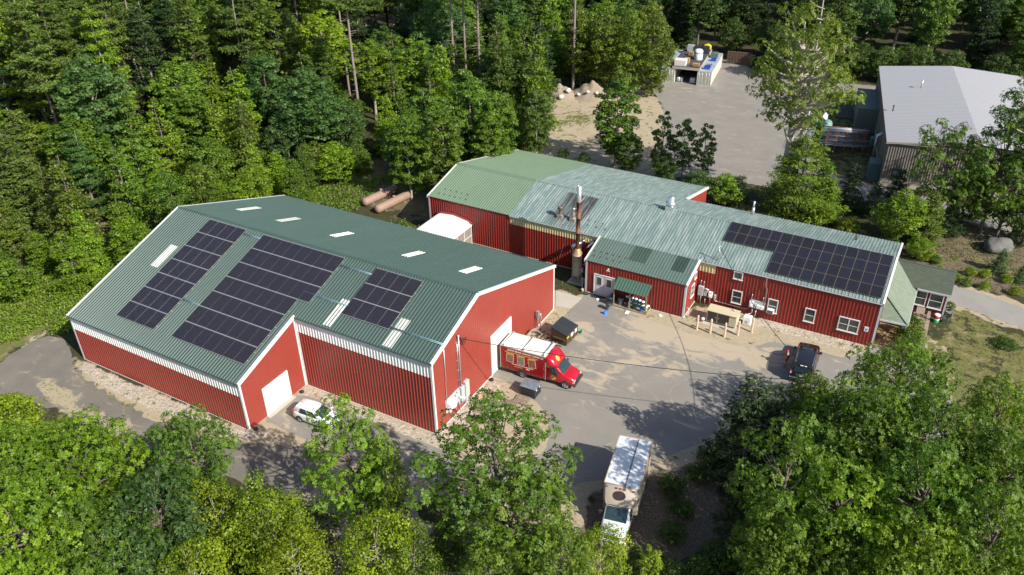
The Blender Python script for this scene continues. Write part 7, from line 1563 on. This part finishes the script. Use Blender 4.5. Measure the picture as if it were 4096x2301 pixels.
ng = bpy.data.node_groups.new('plant_stand', 'GeometryNodeTree'); ng.interface.new_socket('Geometry', in_out='INPUT', socket_type='NodeSocketGeometry'); ng.interface.new_socket('Geometry', in_out='OUTPUT', socket_type='NodeSocketGeometry')
gi = ng.nodes.new('NodeGroupInput'); go = ng.nodes.new('NodeGroupOutput'); ip = ng.nodes.new('GeometryNodeInstanceOnPoints'); ci = ng.nodes.new('GeometryNodeCollectionInfo')
ci.inputs['Collection'].default_value = src; ci.inputs['Separate Children'].default_value = True; ci.inputs['Reset Children'].default_value = True
def na(n, t_):
    x = ng.nodes.new('GeometryNodeInputNamedAttribute'); x.data_type = t_; x.inputs[0].default_value = n; return x.outputs[0]
cx = ng.nodes.new('ShaderNodeCombineXYZ'); ng.links.new(na('rot', 'FLOAT'), cx.inputs[2])
ng.links.new(gi.outputs[0], ip.inputs['Points']); ng.links.new(ci.outputs[0], ip.inputs['Instance']); ip.inputs['Pick Instance'].default_value = True
ng.links.new(na('idx', 'INT'), ip.inputs['Instance Index']); ng.links.new(cx.outputs[0], ip.inputs['Rotation']); ng.links.new(na('scl', 'FLOAT_VECTOR'), ip.inputs['Scale']); ng.links.new(ip.outputs[0], go.inputs[0])
md = ff.modifiers.new('stand', 'NODES'); md.node_group = ng
print('TREES individual', NIND, 'far', len(far), 'objects', len(COL.objects))

# ---- ground plants: weeds and tufts that nobody could count
def tufts(name, polys, dens, size, h, tint, label, cat='plants', seed=1, inside=.2, excl=()):
    rg = np.random.default_rng(seed); cs = []
    for pl_ in polys:
        a = np.array(pl_); lo, hi = a.min(0), a.max(0); n = int((hi-lo).prod()*dens); P = rg.uniform(lo, hi, (n, 2)); sd_ = sdf(P, pl_)
        keep = sd_ > inside*rg.random(n)
        P = P[keep]
        for e in excl: P = P[sdf(P, e) < 0]
        cs.append(P)
    P = np.concatenate(cs); hl = h*rg.uniform(.3, 1.2, len(P)); P3 = np.column_stack([P, hl*.5]); k = 3
    C3 = np.repeat(P3, k, 0)+rg.normal(size=(len(P)*k, 3))*np.array([size*.6, size*.6, h*.22]); C3[:, 2] = np.maximum(C3[:, 2], .02)
    me = leaf_mesh(name, C3, rg.normal(size=C3.shape)*.6+np.array([0, 0, .5]), rg.normal(size=C3.shape)+np.array([0, 0, .8]), size*rg.uniform(.6, 1.4, len(C3)), size*.45, rg.uniform(.15, .85, len(C3)), leafm, .05)
    o = bpy.data.objects.new(name, me); COL.objects.link(o); o.color = (*TINT[tint], 1) if isinstance(tint, str) else (*tint, 1); return tag(o, label, cat, kind='stuff')
wpoly = [(-18, -8), (-9, -9.5), (-4, -4), (-3.2, 0), (-2.2, 8), (-2, 20), (-4, 34), (-12, 34), (-14, 10), (-20, -2), (-40, -12), (-30, -16)]
tufts('weeds', [wpoly], 26, .30, .75, (.15, .23, .022), 'tall bright green weeds along the forest edge left of the warehouse', excl=[POLY['drive'], POLY['sandF']])
tufts('weeds', [[(8, 24.5), (13, 25), (14, 29), (10, 30)], [(-4, 24), (1, 24), (3, 30), (0, 40), (-4, 36)], [(0, 38), (9, 38), (13, 43), (9, 46), (0, 44)]], 22, .28, .8, (.13, .20, .025), 'weeds around the rusty tanks behind the warehouse', seed=2)
tufts('understory', [[(-12, -14), (10, -15.5), (24, -12.6), (34, -10.5), (36, -14), (52, -10), (50, -20), (20, -32), (-14, -24)]], 14, .34, 1.2, 'dark', 'dark undergrowth beneath the foreground trees', seed=3)
tufts('understory', [[(58, 4), (64, 10), (80, 18), (84, -10), (56, -14), (58, -4)]], 12, .34, 1.0, 'dark', 'dark undergrowth beneath the lower right grove', seed=4)
tufts('scrub_growth', [POLY['scrub'], [(50, 43), (64, 46), (66, 60), (52, 58), (44, 50), (30, 47), (34, 42)]], 4.0, .26, .4, (.10, .13, .03), 'patchy low growth in the scrub behind the roastery', seed=5, excl=[POLY['road'], POLY['yard']])
tufts('grass_tufts', [[(x, y) for x, y in POLY['lawn']]], 3.5, .15, .09, (.13, .15, .035), 'sparse grass tufts of the lawn at the right', 'grass', seed=6, excl=[POLY['road'], POLY['lot']])
tufts('grass_tufts', [POLY['grassN'], POLY['grassY'], POLY['grassmid'], [(33, 24.5), (36.3, 24.6), (36, 27), (33, 28)], [(36, 17), (37.5, 19), (37, 21.5), (35.3, 21), (35.3, 17.5)], [(46.5, 25.2), (49, 25.4), (49, 28.5), (47.2, 28.5)], POLY['grassdrive'], POLY['drive_dirt']], 5, .15, .12, (.14, .19, .03), 'scattered grass tufts around drives and wall bases', 'grass', seed=7)
tufts('grass_tufts', [POLY['gravel1'], POLY['gravel2'], POLY['gravel3']], 1.2, .16, .14, (.14, .19, .03), 'small weeds poking through gravel strips by the walls', 'grass', seed=8)

# ------------------------------------------------ back yard things
# two shipping containers with a roof slab between
ca, cb = radians(8), (27.25, 98.1, 0)
def container(off, label):
    t = empty('shipping_container', cb, ca, label, 'shipping container', 'containers of the yard shelter'); w_, l_, h_ = 2.44, 12.6, 2.6
    cm = mat('pale_container_paint', (.50, .49, .43), .55, noise=[(1, .4, (.42, .41, .36)), (5, .3, (.36, .3, .24))])
    x0 = off
    b = MB(); ribbed(b, (x0+w_, .05, 0), Y3, Z3, (1, 0, 0), l_, .12, h_-.1, pitch=.28, h=.03, bw=.2, tw=.1); ribbed(b, (x0, l_, 0), (0, -1, 0), Z3, (-1, 0, 0), l_, .12, h_-.1, pitch=.28, h=.03, bw=.2, tw=.1); b.box((x0, l_-.05, .1), (x0+w_, l_, h_)); b.build('side_wall', cm, t, fixn=False)
    b = MB(); b.box((x0, 0, h_-.1), (x0+w_, l_, h_)); b.build('roof', mat('rusty_blue_grey_roof', (.30, .36, .42), .6, noise=[(.5, .6, (.2, .28, .36)), (1.2, .5, (.30, .17, .1))]), t)
    for k in range(2):
        b = MB(); xa = x0+.05+k*1.18; b.box((xa, 0, .12), (xa+1.14, .06, h_-.12))
        for j in (0.02, .55, 1.06): b.box((xa+j, -.04, .12), (xa+j+.06, 0, h_-.12))
        for z in (.15, .75, 1.3, 1.85, h_-.2): b.box((xa, -.03, z), (xa+1.14, 0, z+.07))
        d = b.build('door', cm, t); b = MB()
        for j in (.3, .82): b.tube([(xa+j, -.07, .15), (xa+j, -.07, h_-.15)], .022, 6)
        b.build('locking_bar', steel, d)
    b = MB()
    for xx in (x0, x0+w_-.1): b.box((xx, -.05, 0), (xx+.1, .05, h_))
    b.box((x0, -.05, h_-.12), (x0+w_, .05, h_)); b.box((x0, -.05, 0), (x0+w_, .05, .12)); b.build('frame', cm, t); return t
container(-2.5, 'pale shipping container at the right of the yard shelter'); container(-2.5-4.0-2.44, 'pale shipping container at the left, partly behind leaves')
sh_ = empty('shelter_roof', cb, ca, 'black flat roof with concrete edge spanning between the two containers', 'shelter roof')
b = MB(); b.box((-7.0, -.1, 2.62), (-2.2, 13.2, 3.02)); b.build('roof_slab', [mat('grey_concrete_edge', (.33, .31, .27), .85)], sh_)
b = MB(); b.box((-6.95, -.02, 3.02), (-2.25, 13.15, 3.05)); b.build('felt', mat('black_roof_felt', (.05, .045, .043), .9, noise=(2, .4, (.075, .07, .065))), sh_)
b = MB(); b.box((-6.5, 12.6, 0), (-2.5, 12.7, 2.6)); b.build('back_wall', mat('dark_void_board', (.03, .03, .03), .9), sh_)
Mc = Matrix.Translation(cb) @ Matrix.Rotation(ca, 4, 'Z')
def item(name, loc, b, mats_, label, cat, group=None, bevel=0):
    o = b.build(name, mats_, bevel=bevel); o.matrix_world = Mc @ Matrix.Translation(loc); return tag(o, label, cat, group)
b = MB(); b.lathe((0, 0, 0), [(.75, 0), (.78, .1), (.78, 1.5), (.6, 1.75), (.25, 1.85), (0, 1.86)], 20); b2 = b
o = item('white_tank', (-3.5, 5.6, 3.05), b, [wpl], 'white cylindrical tank with blue stripe on the shelter roof', 'tank')
b = MB(); b.lathe((0, 0, 0), [(.79, 1.12), (.79, 1.32)], 20); s2 = b.build('blue_band', mat('blue_band', (.05, .25, .5), .5), o)
b = MB(); b.box((0, 0, 0), (2.0, 1.6, 1.0)); item('white_box', (-6.8, .4, 3.05), b, mat('grey_white_box', (.6, .57, .52), .6), 'large pale box at the front left of the shelter roof', 'box', bevel=.02)
for (x, y, w_, d_, h_, lab) in [(-3.6, .5, 1.2, .8, .55, 'low brown crate at the front right of the shelter roof'), (-5.6, 7.2, .9, .8, .7, 'brown crate behind the black felt roof middle'), (-5.4, 1.9, .9, 1.2, .9, 'brown board crate behind the pale box'), (-7.9, .9, .9, 1.0, .9, 'brown crate on the left container')]:
    b = MB(); b.box((.03, .03, .1), (w_-.03, d_-.03, h_-.02))
    for zz in (.1, h_*.5, h_-.1): b.box((0, 0, zz), (w_, .03, zz+.09)); b.box((0, d_-.03, zz), (w_, d_, zz+.09)); b.box((0, .03, zz), (.03, d_-.03, zz+.09)); b.box((w_-.03, .03, zz), (w_, d_-.03, zz+.09))
    b.box((0, 0, h_-.02), (w_, d_, h_+.01)); item('wooden_crate', (x, y, 3.05 if x > -7.5 else 2.6), b, mat('tan_crate_wood', (.36, .22, .10), .7, noise=(3, .5, (.26, .15, .07))), lab, 'crate', 'wooden crates on the shelter')
for (x, y, m_, lab) in [(-6.3, 9.9, grey_box, 'grey slotted bin at the back left of the shelter roof'), (-5.0, 9.8, mat('charcoal_crate', (.05, .05, .055), .5), 'charcoal slotted bin at the back middle of the shelter roof'), (-3.5, 9.6, mat('charcoal_crate', (.05, .05, .055), .5), 'charcoal slotted bin behind the white tank')]:
    b = MB(); b.box((.05, .05, .1), (1.15, 1.15, 1.1))
    for k in range(7): b.box((.02+k*.17, .0, .1), (.1+k*.17, 1.2, 1.15)); b.box((0, .02+k*.17, .1), (1.2, .1+k*.17, 1.15))
    item('slotted_bin', (x, y, 3.05), b, m_, lab, 'bin', 'slotted bins on the shelter roof')
b = MB(); b.tube([(0, 0, .2), (.3, .2, .9), (.8, .3, 1.0), (1.1, .2, .8), (1.3, 0, .2)], [.15, .35, .3, .35, .15], 8); b.tube([(.4, .6, .2), (.5, .5, 1.0), (1.0, .5, .9)], .2, 8)
item('yellow_sacks', (-3.6, 11.6, 3.05), b, mat('yellow_tarp', (.65, .48, .01), .5), 'crumpled yellow sacks at the back of the shelter roof', 'sacks')
for (x, y, s_, m_, lab) in [(-1.6, 1.2, .8, mat('royal_blue_drum', (.02, .08, .38), .5), 'blue tub at the front of the right container roof'), (-1.4, 2.6, .7, mat('blue_white_bags', (.3, .33, .42), .6, noise=(4, .8, (.05, .1, .4))), 'heap of pale and blue bags on the right container'), (-1.3, 6.6, .7, mat('royal_blue_drum', (.02, .08, .38), .5), 'blue tub midway on the right container roof')]:
    b = MB(); b.box((0, 0, 0), (1.0*s_*1.2, 1.1*s_, .7*s_)); b.box((.1, .1, .7*s_), (.9*s_, .9*s_, .85*s_)); b.box((-.03, -.03, .62*s_), (1.24*s_, 1.14*s_, .7*s_)); item('plastic_tub', (x, y, 2.6), b, m_, lab, 'tub', bevel=.04)
b = MB(); b.box((0, 0, 0), (1.3, 1.3, .8)); b.box((.04, .04, .8), (1.26, 1.26, .84)); b.tube([(.65, .65, .82), (.65, .65, .9)], .5, 18); item('rooftop_condenser', (-1.8, 8.8, 2.6), b, mat('dark_condenser', (.10, .12, .13), .5), 'grey condenser unit with round fan on the right container', 'air conditioner', bevel=.03)
b = MB(); b.box((0, 0, .12), (.9, .8, .85)); b.box((-.1, -.1, 0), (1.0, .9, .12)); item('wrapped_machine', (-3.9, 1.2, 0), b, white_box, 'white topped machine on a pallet inside the shelter opening', 'machine', bevel=.04)
b = MB(); b.tube([(0, 0, .2), (0, 0, 1.0)], .35, 10); b.tube([(.5, .1, .2), (.5, .1, .95)], .3, 10); b.box((-.45, -.45, 0), (.9, .55, .12)); item('silver_drums', (-5.9, 1.0, 0), b, steel, 'silver drums on a pallet inside the shelter opening', 'drums')
b = MB(); b.box((0, 0, 0), (4.6, .3, 2.3))
for k in range(9): b.box((k*.55, -.05, 0), (k*.55+.08, 0, 2.3))
b.box((0, -.06, 1.1), (4.6, 0, 1.2)); o = b.build('crate_wall', mat('brown_plank_wall', (.10, .06, .035), .8, noise=(3, .5, (.16, .1, .06)))); o.location = (25.6, 113.4, 0); o.rotation_euler = (0, 0, .1); tag(o, 'brown slatted wooden wall behind the right container', 'wall')
b = MB(); b.box((0, 0, 0), (1.4, .8, .5)); b.box((.9, .1, .5), (1.3, .7, .9)); b.beam((0, .4, .3), (-.8, .4, .8), .15); o = b.build('yellow_machine', mat('machine_yellow', (.62, .38, .01), .5)); p_ = G(*r3(755, 495)); o.location = (p_.x, p_.y, 0); tag(o, 'small yellow machine half hidden by the forked oak', 'machine')
# dirt mounds
def mound(loc, s_, label, seed):
    rng = random.Random(seed); from mathutils import noise as mn; n = 34; b = MB(); vs = []; fs = []
    for i in range(n+1):
        for j in range(n+1):
            u, v = i/n*2-1, j/n*2-1; r_ = sqrt(u*u+v*v); h = max(0, 1-r_)**1.05*s_[2]; q = mn.noise(Vector((u*4+seed, v*4, 0)))*.22*h+mn.noise(Vector((u*14, v*14+seed, 0)))*.06*min(1, h*2)
            vs.append((u*s_[0], v*s_[1], h+q-.03))
    for i in range(n):
        for j in range(n): fs.append((i*(n+1)+j, (i+1)*(n+1)+j, (i+1)*(n+1)+j+1, i*(n+1)+j+1))
    b._add(vs, fs, 0, True); o = b.build('dirt_mound', mat('mound_earth', (.25, .195, .135), .95, noise=[(1.2, .5, (.32, .26, .19)), (7, .5, (.15, .11, .075)), (14, .4, (.42, .37, .3))], bump=(6, .6, .1))); o.location = loc; return tag(o, label, 'dirt mound', 'earth mounds in the clearing')
mound((5.6, 82.3, 0), (3.6, 2.8, 2.1), 'left earth mound with a few white stones', 1); mound((10.6, 84.2, 0), (4.3, 3.2, 2.8), 'right and taller earth mound with pale stones', 2)
for k, (x, y, z, s_) in enumerate([(6.9, 80.0, .5, .5), (7.4, 81.6, 1.2, .6), (9.2, 81.9, .7, .35), (10.9, 82.0, 1.4, .3), (12.2, 82.6, 1.2, .35), (3.2, 79.9, .1, .3)]):
    rock((x, y, z), (s_, s_*.8, s_*.8), ['white stone at the foot of the left mound', 'pale brown stone on the left mound', 'white stone between the two mounds', 'small white stone high on the right mound', 'white stone on the right flank of the right mound', 'white stone left of both mounds'][k], k+20, mat('white_stone', (.55, .52, .47), .8), 'stones on the earth mounds')
# racks, cages, tank and bins by the grey building
steelr = mat('orange_rack_steel', (.42, .12, .04), .6); pipes = mat('mixed_pipe_stock', (.16, .17, .19), .4, .5, noise=(2, .8, (.5, .5, .5)), streak=(.2, 3, 3))
rk = empty('pipe_rack', (50.6, 77.3, 0), radians(13), 'orange steel rack loaded with long pipes in the shade beside the grey building', 'rack')
for x in (0, 1.25, 2.5, 3.75, 5.0):
    b = MB(); b.box((x, 0, 0), (x+.12, .12, 3.0)); b.box((x, 1.4, 0), (x+.12, 1.52, 3.0)); b.build('upright', steelr, rk)
    b = MB()
    for z in (.7, 1.4, 2.1, 2.8): b.box((x, -.6, z), (x+.1, 1.5, z+.09))
    b.build('arms', steelr, rk)
b = MB(); rng = random.Random(9)
for z in (.8, 1.5, 2.2, 2.9):
    for k in range(9): y = -.5+k*.22; a = rng.uniform(-.9, .1); b.tube([(a, y, z+.05+rng.random()*.05), (a+rng.uniform(4.6, 6.2), y+rng.uniform(-.05, .05), z+.06)], rng.uniform(.03, .07), 6, rng.choice([0, 0, 1, 2]))
b.build('pipe_stock', [pipes, mat('rusty_pipe', (.24, .09, .04), .7), mat('pale_pipe', (.5, .5, .52), .4)], rk)
cg = mat('cage_wire', (.40, .45, .50), .35, .7)
cage0 = None; n_ = 0
for row in range(4):
    for lev in range(2):
        if cage0 is None:
            cage0 = empty('wire_cage', (0, 0, 0), 0); b = MB()
            for k in range(7): x = k*.19; b.tube([(x, 0, 0), (x, 0, 1)], .013, 4); b.tube([(x, 1, 0), (x, 1, 1)], .013, 4); b.tube([(0, x*.87, 0), (0, x*.87, 1)], .013, 4); b.tube([(1.15, x*.87, 0), (1.15, x*.87, 1)], .013, 4)
            for z in (0, .25, .5, .75, 1.0): b.tube([(0, 0, z), (1.15, 0, z), (1.15, 1, z), (0, 1, z), (0, 0, z)], .016, 4)
            b.build('wire_frame', cg, cage0); b = MB(); b.box((-.02, -.02, -.1), (1.17, 1.02, 0)); b.box((.05, .05, .02), (1.1, .95, .18 )); b.build('base', mat('cage_pallet', (.28, .33, .38), .5), cage0); c_ = cage0
        else: c_ = copy_tree(cage0)
        c_.location = (47.9-row*.12, 74.2+row*1.25, .1+lev*1.15); c_.rotation_euler = (0, 0, radians(5))
        tag(c_, ['nearest', 'second', 'third', 'farthest'][row]+[' lower', ' upper'][lev]+' wire cage in the row of stacked cages by the yard', 'cage', 'stacked wire cages')
tank('green_tank', (50.0, 81.2, .85), (49.3, 85.6, .85), .72, mat('sea_green_tank', (.20, .36, .29), .5), 'sea green horizontal tank behind the pipe rack')
gd = empty('green_dumpster', (45.7, 86.4, 0), radians(8), 'green dumpster with raised lid beside the yard', 'dumpster')
b = MB(); b.hexa([(0, 0, .1), (2.6, 0, .1), (2.6, 1.9, .1), (0, 1.9, .1), (0, 0, 1.3), (2.6, 0, 1.3), (2.6, 1.9, 1.9), (0, 1.9, 1.9)]); b.box((0, -.04, 1.2), (2.6, .02, 1.32)); b.box((1.2, -.04, .1), (1.3, 0, 1.2)); b.build('container', mat('green_steel', (.01, .10, .05), .5), gd)
b = MB(); b.hexa([(2.6, 0, 1.35), (3.3, 0, .8), (3.3, 1.9, 1.2), (2.6, 1.9, 1.95), (2.62, 0, 1.4), (3.35, 0, .85), (3.35, 1.9, 1.25), (2.62, 1.9, 2.0)]); b.build('lid', grey_box, gd)
b = MB(); b.box((.15, .2, 1.35), (1.3, 1.6, 1.75)); b.build('white_sheet', white_box, gd, bevel=.05)
for k, (x, y, z, lab) in enumerate([(48.6, 101.2, 0, 'leftmost concrete block in the row'), (50.3, 101.5, 0, 'second concrete block in the row'), (52.0, 101.9, 0, 'third concrete block in the row'), (51.4, 102.4, .62, 'concrete block resting on top of the row')]):
    b = MB(); b.box((0, 0, 0), (1.6, .7, .6)); b.box((.5, .25, .6), (1.1, .45, .66)); o = b.build('concrete_block', concrete, bevel=.03); o.location = (x, y, z); o.rotation_euler = (0, 0, .15); tag(o, lab+' beyond the yard', 'concrete block', 'concrete blocks beyond the yard')
pallet((48.9, 74.9, .02), .1, 'bottom dark pallet right of the wire cages', group='pallets by the wire cages'); pallet((48.9, 74.9, .16), .15, 'top dark pallet right of the wire cages', group='pallets by the wire cages')
b = MB(); b.box((0, 0, .1), (1.3, 1.1, 1.2)); b.box((.05, .05, 1.2), (1.25, 1.05, 1.3)); b.box((.1, .1, 0), (.3, 1, .1)); b.box((1, .1, 0), (1.2, 1, .1)); o = b.build('teal_tote', mat('teal_tote_plastic', (.08, .22, .20), .5), bevel=.03); o.location = (56.2, 81.0, 0); o.rotation_euler = (0, 0, .17); tag(o, 'teal plastic tote against the grey building', 'tote')
for k in range(2):
    b = MB()
    for j in range(8): b.box((0, j*.42, 0), (3.4, j*.42+.36, .22))
    for j in range(3): b.box((j*1.5, 0, .22), (j*1.5+.3, 3.3, .3))
    o = b.build('timber_stack', mat('dark_timbers', (.06, .06, .055), .8)); o.location = (49.6+k*.3, 91.2+k*3.5, 0); o.rotation_euler = (0, 0, .16); tag(o, ['nearer', 'farther'][k]+' flat stack of dark timbers in the building shade', 'timber stack', 'timber stacks by the grey building')
